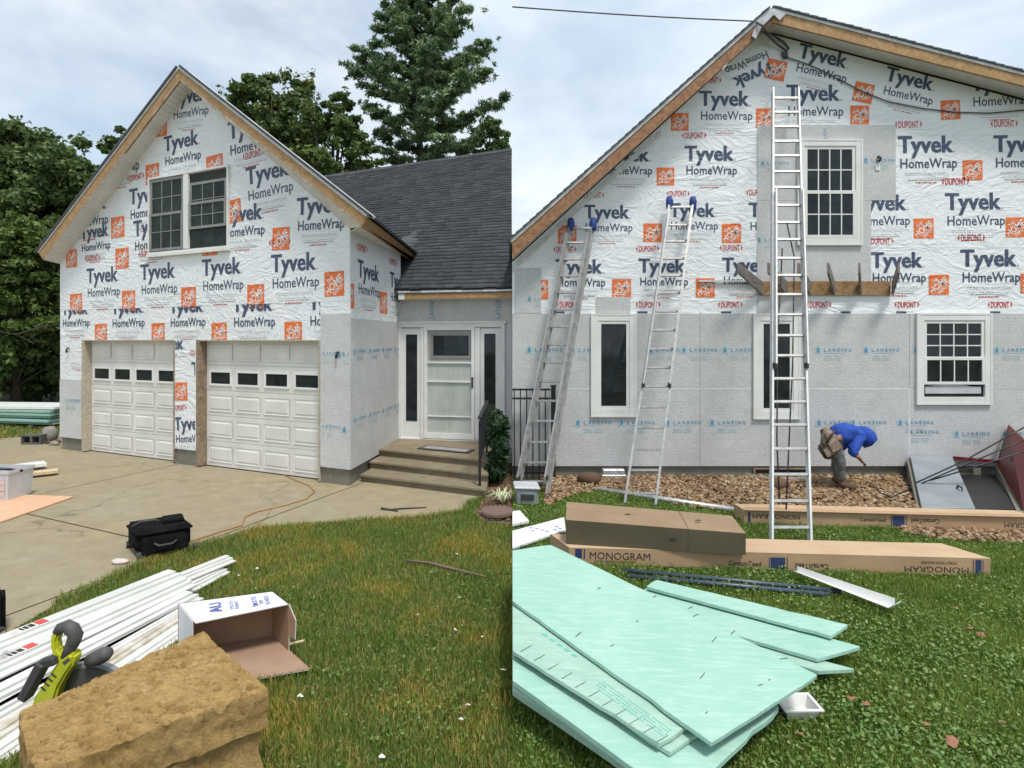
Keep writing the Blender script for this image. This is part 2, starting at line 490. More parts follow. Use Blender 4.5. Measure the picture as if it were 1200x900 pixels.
M['steel'] = mat("galvanised door", (0.30, 0.335, 0.36), (0.24, 0.27, 0.295), 2.5, 0.45, 0.08, 15, metal=0.2, detail=7)
M['maroon'] = mat("red steel door", (0.16, 0.018, 0.018), (0.10, 0.012, 0.013), 2.5, 0.42, 0.08, 15, detail=7)
M['pitdark'] = mat("stairwell lining", (0.10, 0.10, 0.09), (0.06, 0.06, 0.055), 3, 0.85)

def mintmat(name, c1, c2):
    m, t, b = nodes(name)
    b.inputs["Roughness"].default_value = 0.68
    a = noise(t, 2.4, 5, 0.6, 0.5)
    st = noise(t, 9.0, 8, 0.75, 0.2, stretch=(0.55, 3.4, 1.0))
    dirt = noise(t, 26, 3, 0.75)
    c = ramp(t, a, [(0.3, c1), (0.7, c2)])
    c = mixc(t, math_(t, 'MULTIPLY', ramp(t, st, [(0.48, (0, 0, 0)), (0.66, (1, 1, 1))]), 0.32), c, (0.60, 0.72, 0.65))
    c = mixc(t, math_(t, 'MULTIPLY', ramp(t, dirt, [(0.70, (0, 0, 0)), (0.76, (1, 1, 1))]), 0.55), c, (0.20, 0.24, 0.17))
    t.links.new(c, b.inputs["Base Color"])
    bump(t, b, st, 0.2, 0.004)
    return m
M['mint'] = mintmat("mint foam board", (0.258, 0.475, 0.387), (0.327, 0.528, 0.444))
M['mint2'] = mintmat("worn mint foam board", (0.258, 0.431, 0.348), (0.344, 0.502, 0.418))
M['mintprint'] = mat("green print", (0.10, 0.42, 0.33), (0.16, 0.48, 0.38), 30, 0.6)
M['scuff'] = mat("dark scuff", (0.03, 0.04, 0.035), (0.10, 0.12, 0.10), 40, 0.8)
M['cardboard'] = mat("corrugated cardboard", (0.43, 0.285, 0.165), (0.36, 0.235, 0.135), 3, 0.75, 0.08, 90, detail=7)
M['cardboard_lit'] = mat("lit carton top", (0.52, 0.37, 0.235), (0.46, 0.325, 0.20), 3, 0.75, 0.08, 90, detail=7)  # lighter copy of the cardboard: light from above painted into the tops
M['cardboard_md_lit'] = mat("lit brown carton top", (0.30, 0.205, 0.125), (0.25, 0.17, 0.10), 3, 0.75, 0.1, 60, detail=8)  # big carton's top, kept lighter than its front to paint in overhead light
M['cardboard_dk_shade'] = mat("brown carton", (0.10, 0.082, 0.046), (0.08, 0.066, 0.037), 3, 0.75, 0.08, 90, detail=7)  # big carton's front, shade painted into its colour; crease and torn patches share it
M['cardboard_in'] = mat("carton inside", (0.36, 0.235, 0.155), (0.30, 0.19, 0.125), 4, 0.8, 0.1, 120)
M['cartonwhite'] = mat("white carton face", (0.74, 0.75, 0.78), (0.66, 0.67, 0.71), 5, 0.6, 0.1, 60)
M['inkblack'] = mat("black carton ink", (0.02, 0.018, 0.02), (0.035, 0.03, 0.03), 30, 0.7)
M['inkblue'] = mat("blue carton ink", (0.018, 0.035, 0.10), (0.025, 0.045, 0.12), 20, 0.6)
M['inkpen'] = mat("blue print ink", (0.07, 0.10, 0.34), (0.12, 0.15, 0.4), 30, 0.7)
M['rod'] = mat("dark blue tubing", (0.03, 0.05, 0.07), (0.05, 0.075, 0.095), 8, 0.35)
M['pvc'] = mat("white pvc trim", (0.66, 0.66, 0.635), (0.57, 0.57, 0.54), 3, 0.35, 0.05, 40, detail=7)
M['pvc_dirty'] = mat("gritty white trim", (0.62, 0.60, 0.54), (0.42, 0.37, 0.28), 12, 0.6, 0.2, 80, detail=8)
M['foam'] = None
def foammat():
    m, t, b = nodes("tan weathered foam")
    b.inputs["Roughness"].default_value = 0.95
    b.inputs["Specular IOR Level"].default_value = 0.15
    a = noise(t, 5, 6, 0.65, 0.6)
    p = noise(t, 22, 5, 0.7, 0.4, stretch=(1, 1.6, 1))
    c = ramp(t, a, [(0.3, (0.28, 0.178, 0.066)), (0.5, (0.345, 0.225, 0.09)), (0.72, (0.41, 0.28, 0.122))])
    c = mixc(t, 1.0, c, ramp(t, p, [(0.30, (0.5, 0.46, 0.4)), (0.44, (0.92, 0.92, 0.92)), (0.7, (1.2, 1.18, 1.15))]), 'MULTIPLY')
    t.links.new(c, b.inputs["Base Color"])
    pv = bump(t, b, p, 0.5, 0.03)
    bump(t, b, noise(t, 80, 5, 0.8), 0.7, 0.008, pv)
    return m
M['foam'] = foammat()
M['lime'] = mat("lime tool plastic", (0.50, 0.52, 0.02), (0.40, 0.43, 0.015), 14, 0.4)
M['toolgrey'] = mat("tool grey metal", (0.36, 0.38, 0.40), (0.26, 0.28, 0.30), 10, 0.4, metal=0.3)
M['gripgrey'] = mat("tool grip", (0.055, 0.052, 0.05), (0.08, 0.078, 0.075), 20, 0.65, 0.2, 120)
M['tubplastic'] = mat("cloudy tub plastic", (0.55, 0.56, 0.58), (0.46, 0.47, 0.49), 4, 0.3)
M['paper'] = mat("label paper", (0.62, 0.52, 0.49), (0.56, 0.47, 0.45), 8, 0.7)
M['cord'] = mat("orange cord", (0.38, 0.18, 0.05), (0.30, 0.14, 0.05), 10, 0.6)
M['cable'] = mat("grey cable", (0.05, 0.05, 0.055), (0.09, 0.09, 0.095), 10, 0.6)
M['rust'] = mat("brown cover", (0.17, 0.115, 0.09), (0.13, 0.085, 0.065), 14, 0.85, 0.4, 60)
M['dryleaf'] = mat("dry leaf", (0.30, 0.14, 0.08), (0.20, 0.09, 0.05), 40, 0.8)
M['litter'] = mat("white scrap", (0.72, 0.70, 0.66), (0.6, 0.58, 0.54), 20, 0.7)
M['skin'] = mat("skin", (0.24, 0.115, 0.075), (0.20, 0.09, 0.06), 20, 0.5)
M['hoodie'] = mat("blue fleece", (0.016, 0.075, 0.40), (0.011, 0.05, 0.30), 14, 0.85, 0.5, 35, 0.015)
M['jeans'] = mat("grey work trousers", (0.17, 0.17, 0.165), (0.09, 0.09, 0.09), 14, 0.9, 0.6, 30, 0.015)
M['leather'] = mat("tool pouch leather", (0.30, 0.24, 0.18), (0.16, 0.11, 0.075), 16, 0.8, 0.4, 40, 0.01)
M['pouchdark'] = mat("dark tool pouch", (0.10, 0.075, 0.055), (0.05, 0.035, 0.025), 16, 0.8, 0.4, 40, 0.01)
M['boot'] = mat("brown work boot", (0.12, 0.062, 0.03), (0.07, 0.036, 0.018), 20, 0.7)
M['mat'] = mat("door mat", (0.33, 0.32, 0.33), (0.22, 0.215, 0.22), 26, 0.9, 0.4, 120)

# ------------------------------------------------------------------ lettering
_tc = {}
def tmesh(s, bold=0.0):
    if (s, bold) in _tc: return _tc[(s, bold)]
    cu = bpy.data.curves.new("tmp", 'FONT')
    cu.body = s; cu.size = 1.0; cu.offset = bold; cu.resolution_u = 2
    ob = bpy.data.objects.new("tmp", cu); COL.objects.link(ob)
    dg = bpy.context.evaluated_depsgraph_get()
    ev = ob.evaluated_get(dg); me = ev.to_mesh()
    vs = [(v.co.x, v.co.y) for v in me.vertices]
    fs = [tuple(p.vertices) for p in me.polygons]
    ev.to_mesh_clear()
    bpy.data.objects.remove(ob); bpy.data.curves.remove(cu)
    x0 = min(v[0] for v in vs); x1 = max(v[0] for v in vs)
    vs = [((x - x0) / (x1 - x0), y / 0.735) for x, y in vs]
    _tc[(s, bold)] = (vs, fs)
    return vs, fs

class Ink:
    """collects print on one plane, one mesh per colour"""
    def __init__(s, pl, off):
        s.pl, s.off, s.m = pl, off, {}
    def mb(s, c):
        return s.m.setdefault(c, MB())
    def put(s, c, pts, fs, a, z, rot, lim=None, off=0.0):
        cr, sr = math.cos(rot), math.sin(rot)
        o = []
        for x, y in pts:
            pa, pz = a + x * cr - y * sr, z + x * sr + y * cr
            if lim:
                pa = min(max(pa, lim[0]), lim[2]); pz = min(max(pz, lim[1]), lim[3])
            o.append(s.pl.pt(pa, pz, s.off + off))
        s.mb(c).add(o, fs)
    def text(s, c, body, a, z, wd, h, rot=0.0, bold=0.0, lim=None, x=0.0, y=0.0, off=0.0):
        vs, fs = tmesh(body, bold)
        s.put(c, [(x + p * wd, y + q * h) for p, q in vs], fs, a, z, rot, lim, off)
    def quad(s, c, a, z, x0, y0, x1, y1, rot=0.0, lim=None, off=0.0):
        s.put(c, [(x0, y0), (x1, y0), (x1, y1), (x0, y1)], [(0, 1, 2, 3)], a, z, rot, lim, off)
    def depot(s, a, z, x, y, k, rot=0.0, lim=None):
        s.quad('orange', a, z, x, y, x + k, y + k, rot, lim)
        r2 = rot + math.radians(38)
        cr, sr = math.cos(rot), math.sin(rot)
        def at(px, py): return a + (x + px*k)*cr - (y + py*k)*sr, z + (x + px*k)*sr + (y + py*k)*cr
        for body, px, py, wd, h in (("THE", 0.20, 0.50, 0.36, 0.17), ("HOME", 0.17, 0.02, 1.05, 0.34), ("DEPOT", 0.52, 0.03, 0.62, 0.17)):
            aa, zz = at(px, py)
            xs = [at(0.03, 0.03), at(0.97, 0.97)]
            l2 = (min(xs[0][0], xs[1][0]), min(xs[0][1], xs[1][1]), max(xs[0][0], xs[1][0]), max(xs[0][1], xs[1][1]))
            if lim: l2 = (max(l2[0], lim[0]), max(l2[1], lim[1]), min(l2[2], lim[2]), min(l2[3], lim[3]))
            if l2[0] < l2[2] and l2[1] < l2[3]:
                s.text('whiteprint', body, aa, zz, wd * k, h * k, r2, 0.02, l2, off=0.0015)
    def dupont(s, a, z, x, y, wd, rot=0.0, lim=None):
        h = wd * 0.26
        s.text('red', "DUPONT", a, z, wd * 0.74, h, rot, 0.02, lim, x + wd * 0.13, y)
        s.put('red', [(x, y + h/2), (x + wd*0.07, y), (x + wd*0.07, y + h)], [(0, 1, 2)], a, z, rot, lim)
        s.put('red', [(x + wd, y + h/2), (x + wd*0.93, y + h), (x + wd*0.93, y)], [(0, 1, 2)], a, z, rot, lim)
    def unit(s, u, v, u2, v2, parts="DTHOS", lim=None, dy=0.0):
        a0, z0 = s.pl.az(u, v); a1, z1 = s.pl.az(u2, v2)
        wd = math.hypot(a1 - a0, z1 - z0); rot = math.atan2(z1 - z0, a1 - a0)
        if 'D' in parts: s.dupont(a0, z0, -0.05*wd, 0.45*wd, 0.50*wd, rot, lim)
        if 'T' in parts:
            s.text('navy', "Tyvek", a0, z0, wd, 0.315*wd, rot, 0.016, lim)
            s.text('navy', "Tyvek", a0, z0, wd, 0.315*wd, rot, 0.016, lim, 0.016*wd, 0, 0.0006)
        if 'H' in parts: s.text('navy', "HomeWrap", a0, z0, 1.04*wd, 0.185*wd, rot, 0.010, lim, 0.04*wd, -0.285*wd)
        if 'T' in parts: s.quad('navy', a0, z0, 1.03*wd, 0, 1.05*wd, 0.02*wd, rot, lim)
        kk = (0.41 if z1 == z1 and (u2 - u) < 57 else 0.36) * wd
        if 'O' in parts: s.depot(a0, z0, -0.57*wd, -(0.15 - dy)*wd - kk, kk, rot, lim)
        if 'S' in parts:
            r = random.Random(int(u*7+v))
            for yy, x0, x1, hh, c in ((-0.385, 0.12, 0.52, 0.014, 'faintgrey'), (-0.385, 0.56, 0.92, 0.014, 'faintgrey'), (-0.415, 0.12, 0.95, 0.010, 'faintgrey'),
                                      (-0.47, 0.14, 0.9, 0.010, 'faintgrey'), (-0.515, 0.18, 0.86, 0.018, 'greyprint'), (-0.565, 0.32, 0.70, 0.020, 'red')):
                x = x0
                while x < x1:
                    l = r.uniform(0.02, 0.055)
                    s.quad(c, a0, z0, x*wd, yy*wd, min(x+l, x1)*wd, (yy+hh)*wd, rot, lim)
                    x += l + 0.014
    def lansing(s, u, v, wd=40, lim=None, rot=0.0, house=True, word="LANSING", px=None, flip=False):
        """u,v: left of the house badge / baseline of the word, wd: width of the word in pixels"""
        a0, z0 = s.pl.az(u, v); a1, _ = s.pl.az(u + wd, v)
        k = (a1 - a0) / 40.0
        if flip: rot += math.pi; 
        if house:
            s.put('teal_faint', [(0, -3*k), (9*k, -3*k), (9*k, 5*k), (4.5*k, 8.5*k), (0, 5*k)], [(0, 1, 2, 3, 4)], a0, z0, rot, lim)
            s.put('board_pale', [(1*k, -2.2*k), (8*k, -2.2*k), (8*k, 4.8*k), (4.5*k, 7.5*k), (1*k, 4.8*k)], [(0, 1, 2, 3, 4)], a0, z0, rot, lim, 0.001)
            s.put('teal', [(2.2*k, -1.4*k), (6.8*k, -1.4*k), (6.8*k, 3.6*k), (4.5*k, 6.2*k), (2.2*k, 3.6*k)], [(0, 1, 2, 3, 4)], a0, z0, rot, lim, 0.002)
        x = 12*k
        for ch in word:
            cw = (1.5 if ch == 'I' else 4.0)*k
            s.text('teal', ch, a0, z0, cw, 4.6*k, rot, 0.02, lim, x, 0)
            x += cw + 1.7*k
        r = random.Random(int(u*3+v))
        s.quad('teal_faint', a0, z0, 12*k, -2.2*k, 40*k, -1.5*k, rot, lim)
        for yy in (-6.5, -9.0, -11.2):
            for x0, x1 in ((12, 23), (26, 35)):
                xx = x0
                while xx < x1:
                    l = r.uniform(1.2, 3)
                    s.quad('teal_faint', a0, z0, xx*k, yy*k, min(xx+l, x1)*k, (yy+1.3)*k, rot, lim)
                    xx += l + 0.6
    def build(s, parent, clip=None):
        nm = {'navy': 'lettering', 'red': 'lettering', 'orange': 'logo', 'whiteprint': 'logo_lettering', 'greyprint': 'small_print', 'faintgrey': 'small_print',
              'teal': 'lettering', 'teal_faint': 'small_print', 'board_pale': 'badge'}
        for c, mb in s.m.items():
            tag(mb.build(nm.get(c, 'lettering'), M[c], parent, clip=clip, recalc=False), kind='stuff')
M['faintgrey'] = wrapmat("faint grey print", (0.52, 0.54, 0.55), (0.6, 0.61, 0.62), 0.5)

def clip_poly(poly, a0, z0, a1, z1):
    def cut(ps, f):
        o = []
        for i in range(len(ps)):
            p, q = ps[i], ps[(i+1) % len(ps)]
            fp, fq = f(p), f(q)
            if fp >= 0: o.append(p)
            if fp * fq < 0:
                t = fp / (fp - fq); o.append((p[0] + (q[0]-p[0])*t, p[1] + (q[1]-p[1])*t))
        return o
    for f in (lambda p: p[0]-a0, lambda p: a1-p[0], lambda p: p[1]-z0, lambda p: z1-p[1]):
        if poly: poly = cut(poly, f)
    return poly

def sheet(pl, poly, o0, o1, name, m, parent):
    if len(poly) < 3: return
    mb = MB().prism([pl.pt(a, z, o0) for a, z in poly], pl.n * (o1 - o0))
    if name == "wrap_sheet":
        # crinkled lower edge hanging a little over the sheet below
        zm = min(z for a, z in poly); bs = [a for a, z in poly if z < zm + .002]
        a, a1 = min(bs) + .02, max(bs) - .02
        r = random.Random(int(zm * 100)); d = r.uniform(.008, .02)
        while a < a1 - .06 and len(bs) > 1:
            st = r.uniform(.03, .11); d2 = max(.003, min(.03, d + r.uniform(-.010, .010)))
            b = min(a + st, a1)
            mb.prism([pl.pt(a, zm + .001, o0 + .0005), pl.pt(b, zm + .001, o0 + .0005), pl.pt(b, zm - d2, o0 + .0005 + r.uniform(.001, .006)), pl.pt(a, zm - d, o0 + .001)], pl.n * .0025)
            a, d = b, d2
    mb.build(name, m, parent)

# ------------------------------------------------------------------ windows
def sash(win, pl, a0, z0, a1, z1, cols, rows, st, mw, o0, m, glassm=None):
    """one sash: stiles, rails and muntins as one mesh, each lite a pane of its own"""
    s = MB().frame(pl, a0, z0, a1, z1, st, o0, o0 + 0.022)
    ia0, ia1, iz0, iz1 = a0 + st, a1 - st, z0 + st, z1 - st
    for i in range(1, cols):
        x = ia0 + (ia1 - ia0) * i / cols
        s.rect(pl, x - mw/2, iz0, x + mw/2, iz1, o0 + 0.004, o0 + 0.017)
    for j in range(1, rows):
        z = iz0 + (iz1 - iz0) * j / rows
        s.rect(pl, ia0, z - mw/2, ia1, z + mw/2, o0 + 0.004, o0 + 0.0165)
    s.build("sash", m, win)
    for i in range(cols):
        for j in range(rows):
            MB().rect(pl, ia0 + (ia1-ia0)*i/cols + mw*.3, iz0 + (iz1-iz0)*j/rows + mw*.3, ia0 + (ia1-ia0)*(i+1)/cols - mw*.3, iz0 + (iz1-iz0)*(j+1)/rows - mw*.3,
                      o0 + 0.001, o0 + 0.008).build("pane", glassm or M['glass'], win)

# ------------------------------------------------------------------ ground, driveway
gb = MB().add([(-400, -60, -0.035), (400, -60, -0.035), (400, 700, -0.035), (-400, 700, -0.035)], [(0, 1, 2, 3)])
tag(gb.build("ground", M['turf'], loc=V((0, 0, -0.035))), kind='structure')

EDGE = [(-190, 860), (-60, 775), (0, 747), (60, 709), (115, 683), (180, 656), (230, 641), (300, 622), (400, 613), (480, 607), (545, 598), (553, 588), (571, 579)]
edge_w = [G(u, v) for u, v in EDGE]
edge_w = [p + V((0.05 * math.sin(i * 2.3), 0.05 * math.cos(i * 1.7), 0)) * (1 if 2 < i < 10 else 0) for i, p in enumerate(edge_w)]
drive = edge_w + [V((-0.33, 10.5, 0)), V((-2.1, 10.9, 0)), V((-2.44, 8.9, 0)), V((-8.98, 11.8, 0)), G(72, 507), G(40, 511), G(0, 514), V((-17, 13.6, 0)), V((-17, 5.5, 0)), V((-7, 1.0, 0))]
bm = bmesh.new()
fv = [bm.verts.new((p.x, p.y, 0)) for p in drive]
bm.faces.new(fv)
bmesh.ops.triangulate(bm, faces=bm.faces[:])
cuts = [(G(40, 604), G(146, 628)), (G(57, 577), G(205, 545)), (G(290, 616), G(408, 572))]
pieces = [bm]
for p, q in cuts:
    n = V((-(q - p).y, (q - p).x, 0)).normalized()
    nxt = []
    for b in pieces:
        for sgn in (1, -1):
            c = b.copy()
            bmesh.ops.bisect_plane(c, geom=c.verts[:] + c.edges[:] + c.faces[:], plane_co=p + n * sgn * 0.009, plane_no=n * sgn, clear_outer=True)
            if c.faces: nxt.append(c)
    pieces = nxt
drv = tag(thing("driveway", None, None), kind='structure')
for b in pieces:
    me = bpy.data.meshes.new("concrete_slab")
    r = bmesh.ops.extrude_face_region(b, geom=b.faces[:])
    bmesh.ops.translate(b, verts=[g for g in r['geom'] if isinstance(g, bmesh.types.BMVert)], vec=(0, 0, -0.09))
    bmesh.ops.recalc_face_normals(b, faces=b.faces[:])
    b.to_mesh(me); b.free()
    link("concrete_slab", me, M['concrete'], drv)

# ------------------------------------------------------------------ garage house (with its entry wing)
FL = Plane((-9.08, 11.6, 0), (6.65, -2.95, 0), (-2.95, -6.65, 0))       # garage front
BD = V((0.13, 1.0, 0)).normalized()                                      # direction in which the garage runs back
LEN = 7.275
BR = V((0.02, 1.0, 0)).normalized()                                      # run of the garage roof
house = thing("garage_house", "house wrapped in printed white film with two white garage doors and a dark shingle wing", "house", (-9.08, 11.6, 0), math.atan2(-2.95, 6.65))
A = lambda u: FL.az(u, HOR)[0]
d1a, d1b, d2a, d2b = A(97), A(204.5), A(232), A(375)
DT = 2.2
ZL, ZR, ZA, AA = 3.72, 3.86, 6.56, 3.86
wall = MB()
def wp(poly): wall.prism([FL.pt(a, z, 0) for a, z in poly], BD * 0.25)
wp([(0, DT), (LEN, DT), (LEN, ZR), (AA, ZA), (0, ZL)])
for a, b in ((0, d1a), (d1b, d2a), (d2b, LEN)):
    wp([(a, 0.27), (b, 0.27), (b, DT), (a, DT)])
# side and back walls
near = FL.pt(LEN, 0); 
SW = Plane(near, BD, (BD.y, -BD.x, 0))                                   # right side wall
wall.prism([SW.pt(0.26, .27, 0), SW.pt(2.35, .27, 0), SW.pt(2.35, 3.86, 0), SW.pt(0.26, 3.86, 0)], -SW.n * 0.2)
farc = FL.pt(0, 0)
wall.prism([farc + BD * .26 + V((0, 0, .27)), farc + BD * 9 + V((0, 0, .27)), farc + BD * 9 + V((0, 0, 3.6)), farc + BD * .26 + V((0, 0, 3.6))], SW.n * 0.2)
wall.prism([FL.pt(a, z) + BD * 9.0 for a, z in ((0, 0), (LEN, 0), (LEN, ZR), (AA, ZA - 0.1), (0, ZL - .1))], BD * 0.2)
gw = wall.build("gable_wall", M['tyvek'], house)
for a, b in ((0.02, d1a - 0.02), (d1b + 0.02, d2a - 0.02), (d2b + 0.02, LEN - 0.03)):
    fo = MB(); fo.prism([FL.pt(a, -.1, -0.02), FL.pt(b, -.1, -0.02), FL.pt(b, .27, -0.02), FL.pt(a, .27, -0.02)], BD * 0.22)
    if b < LEN - .1: fo.build("foundation", M['foundation'], house)
fo.prism([SW.pt(0.245, -.1, -.03), SW.pt(9, -.1, -.03), SW.pt(9, .27, -.03), SW.pt(0.245, .27, -.03)], -SW.n * 0.16)
fo.build("foundation", M['foundation'], house)
garage_in = MB().prism([FL.pt(0.3, 0.01, -0.35) + BD*.0, FL.pt(LEN - .3, 0.01, -0.35), FL.pt(LEN - .3, 0.01, -0.35) + BD * 5, FL.pt(.3, 0.01, -0.35) + BD * 5], (0, 0, 0.02))
garage_in.build("garage_floor", M['foundation'], house)

gable = [(0, DT), (LEN, DT), (LEN, ZR), (AA, ZA), (0, ZL)]
zz = lambda u, v: FL.az(u, v)[1]
seams = [DT - 0.012, zz(280, 355.5), zz(300, 296), zz(170, 247), zz(240, 196), 5.55, 7]
for i in range(len(seams) - 1):
    sheet(FL, clip_poly(gable, 0, seams[i] - (0.02 if i else 0), LEN, seams[i+1]), 0.0, 0.004 + 0.003 * (i % 2), "wrap_sheet", M['tyvek'], gw)
sheet(FL, [(0, 1.42), (d1a - .03, 1.42), (d1a - .03, DT - .015), (0, DT - .015)], 0.0, 0.005, "wrap_sheet", M['tyvek'], gw)
sheet(FL, [(d1b + .02, .29), (d2a - .04, .29), (d2a - .04, DT - .015), (d1b + .02, DT - .015)], 0.0, 0.005, "wrap_sheet", M['tyvek'], gw)
sheet(FL, [(0, .25), (d1a - .03, .25), (d1a - .03, 1.41), (0, 1.41)], 0.0, 0.014, "foam_panel", M['board_pale'], gw)
pa0 = A(375.5); zb = zz(395, 367.5)
sheet(FL, [(pa0 + .02, .25), (LEN + .012, .25), (LEN + .012, zb), (pa0 + .02, zb)], 0.0, 0.016, "foam_panel", M['board_pale'], gw)
sheet(SW, [(0.0, .25), (4, .25), (4, 1.36), (0.0, 1.36)], 0.0, 0.014, "foam_panel", M['board'], gw)
sheet(SW, [(0.0, 1.362), (4, 1.362), (4, 2.52), (0.0, 2.52)], 0.0, 0.013, "foam_panel", M['board'], gw)
sheet(SW, [(0.0, 2.53), (2.35, 2.53), (2.35, 3.86), (0.0, 3.86)], 0.0, 0.006, "wrap_sheet", M['tyvek'], gw)

ink = Ink(FL, 0.0095)
zc = lambda v, u=200: zz(u, v)
for t in [(203, 124, 242, 117), (192.5, 178, 232.5, 169), (268, 164, 318, 150), (289, 217, 339, 204.5), (152, 240, 192, 233), (86, 250, 124, 244),
          (119, 189, 160, 180), (95, 281, 127, 276), (157, 277, 197, 271), (262, 261, 307, 256), (348, 252, 400, 247.5),
          (102, 332, 138, 329), (165, 328, 205, 325), (237, 323, 282, 320), (318, 319, 370, 315.5)]:
    ink.unit(*t, parts="DTHOS" if t[0] in (152, 289, 102, 165, 237, 318) else "THOS", dy=-0.05)
low = (0.02, DT, LEN, seams[1] - 0.022)
for t in [(73, 369, 103, 367.5), (131, 368, 167, 366), (199, 367, 238, 365), (273, 365.5, 319, 363.5), (362, 363, 415, 360.5)]:
    ink.unit(*t, lim=(0.02, DT, pa0 + 0.0 if t[0] > 360 else LEN, low[3]), dy=-0.05)
for u, v, kx in ((381, 348, 23), (351, 232, 21)):
    a, z = FL.az(u, v); a2, _ = FL.az(u + kx, v)
    if u == 381: ink.depot(a, z, 0, 0, a2 - a, 0.02)
pier = (d1b + .03, .3, d2a - .06, DT - .02)
ink.unit(205, 504, 240, 503, lim=pier)
ink.unit(183, 355 + 55, 215, 355 + 54, "TH", lim=(d1b + .03, 1.9, d2a - .06, DT - .02))
ink.unit(225, 440, 262, 439, "DTO", lim=pier)
ink.unit(80, 398.5 + 10, 108, 408, "S", lim=(0.02, 1.45, d1a - .05, DT))
ink.build(gw, clip=[(FL.pt(AA, ZA), FL.ez * 1.0 * (AA) + FL.ex * -(ZA - ZL)), (FL.pt(AA, ZA), FL.ez * (LEN - AA) + FL.ex * (ZA - ZR))])
ink = Ink(FL, 0.0165)
la = (pa0 + .03, .27, LEN, zb - .01)
ink.lansing(371, 416, 28, lim=la, flip=False)
ink.lansing(395, 417, 28, lim=la)
ink.lansing(366, 500, 28, lim=la)
ink.lansing(401, 505, 30, lim=la)
ink.lansing(72, 470, 20, lim=(0.03, .3, d1a - .05, 1.4), house=False)
ink.build(gw)
ink = Ink(SW, 0.0155)
for v, base in ((411, 0), (501, 1)):
    for u in (421, 438, 455):
        a, z = SW.az(421, v); 
for k in range(5):
    ink_a = 0.1 + k * 0.62
    for z in (2.0, 0.95):
        u = 600 + SW.pt(ink_a, z).x / SW.pt(ink_a, z).y * F; v = HOR - (z - H) / SW.pt(ink_a, z).y * F
        u2 = 600 + SW.pt(ink_a + .42, z).x / SW.pt(ink_a + .42, z).y * F
        ink.lansing(u, v, (u2 - u))
ink.build(gw)
ink = Ink(SW, 0.0085)
for a, z in ((0.28, 3.18), (1.75, 3.16), ):
    q = [SW.pt(a, z), SW.pt(a + .9, z)]
    uv = [(600 + p.x / p.y * F, HOR - (p.z - H) / p.y * F) for p in q]
    ink.unit(*uv[0], *uv[1], lim=(0.01, 2.55, 4, 3.85))
ink.build(gw)

# rakes, soffits and roof of the garage
o3 = 0.3
RK = Plane(FL.pt(0, 0, o3), FL.ex, FL.n)
def rk(u, v): return RK.hit(u, v)
lt, ap_t, rt = rk(45.5, 296.5), rk(210, 81), rk(429.5, 254)
lb, ap_b, rb = rk(50.5, 304.5), rk(210.3, 94), rk(424.5, 265.5)
MB().prism([lt, lb, ap_b, ap_t], -FL.n * 0.035).build("rake_board", M['fascia'], house)
MB().prism([ap_t, ap_b, rb, rt], -FL.n * 0.0345).build("rake_board", M['fascia'], house)
up = V((0, 0, 1))
for p, q, nm in ((lt, ap_t, 0), (ap_t, rt, 1)):
    d = (q - p).normalized(); nn = FL.n.cross(d); nn = nn if nn.z > 0 else -nn
    MB().prism([p + FL.n * .014, q + FL.n * .014, q + FL.n * .014 + nn * .035, p + FL.n * .014 + nn * .035], -FL.n * 0.2).build("drip_edge", M['drip'], house)
    p2, q2 = (p - d * .05, q) if nm == 0 else (p, q + d * .05)
    MB().prism([p2 + FL.n * .03 + nn * .036, q2 + FL.n * .03 + nn * .036, q2 + FL.n * .03 + nn * .075, p2 + FL.n * .03 + nn * .075], BR * 9.6).build("roof_slope", M['roofdark'], house)
# sloping soffit boards between rake and wall (beaded panels)
for e0, e1, a0, z0, a1, z1 in ((lb, ap_b, 0.0, ZL, AA, ZA), (ap_b, rb, AA, ZA, LEN, ZR)):
    n = 46
    w0, w1 = FL.pt(a0, z0, 0.0), FL.pt(a1, z1, 0.0)
    s = MB()
    for i in range(n):
        t0, t1 = i / n, (i + 0.93) / n
        q = [e0.lerp(e1, t0), e0.lerp(e1, t1), w0.lerp(w1, t1), w0.lerp(w1, t0)]
        s.prism([x - V((0, 0, 0.0)) for x in q], (0, 0, 0.012))
    s.prism([x + V((0, 0, .013)) for x in (e0, e1, w1, w0)], (0, 0, 0.01))
    tag(s.build("soffit", M['soffit'], house), kind="stuff")
# right eave running back
ez0 = rb
MB().prism([rt, rb, rb + BR * 4.4, rt + BR * 4.4], SW.n * -0.03).build("eave_board", M['fascia'], house)
e1 = rb + V((0, 0, .012)); wq = SW.pt(0, rb.z + .012 + 0.0)
MB().prism([e1, e1 + BR * 4.4, V((wq.x, wq.y, e1.z)) + BD * 4.4, V((wq.x, wq.y, e1.z))], (0, 0, 0.012)).build("soffit", M['soffit'], house)
MB().prism([lt, lb, lb + BR * 9, lt + BR * 9], SW.n * 0.03).build("eave_board", M['fascia'], house)

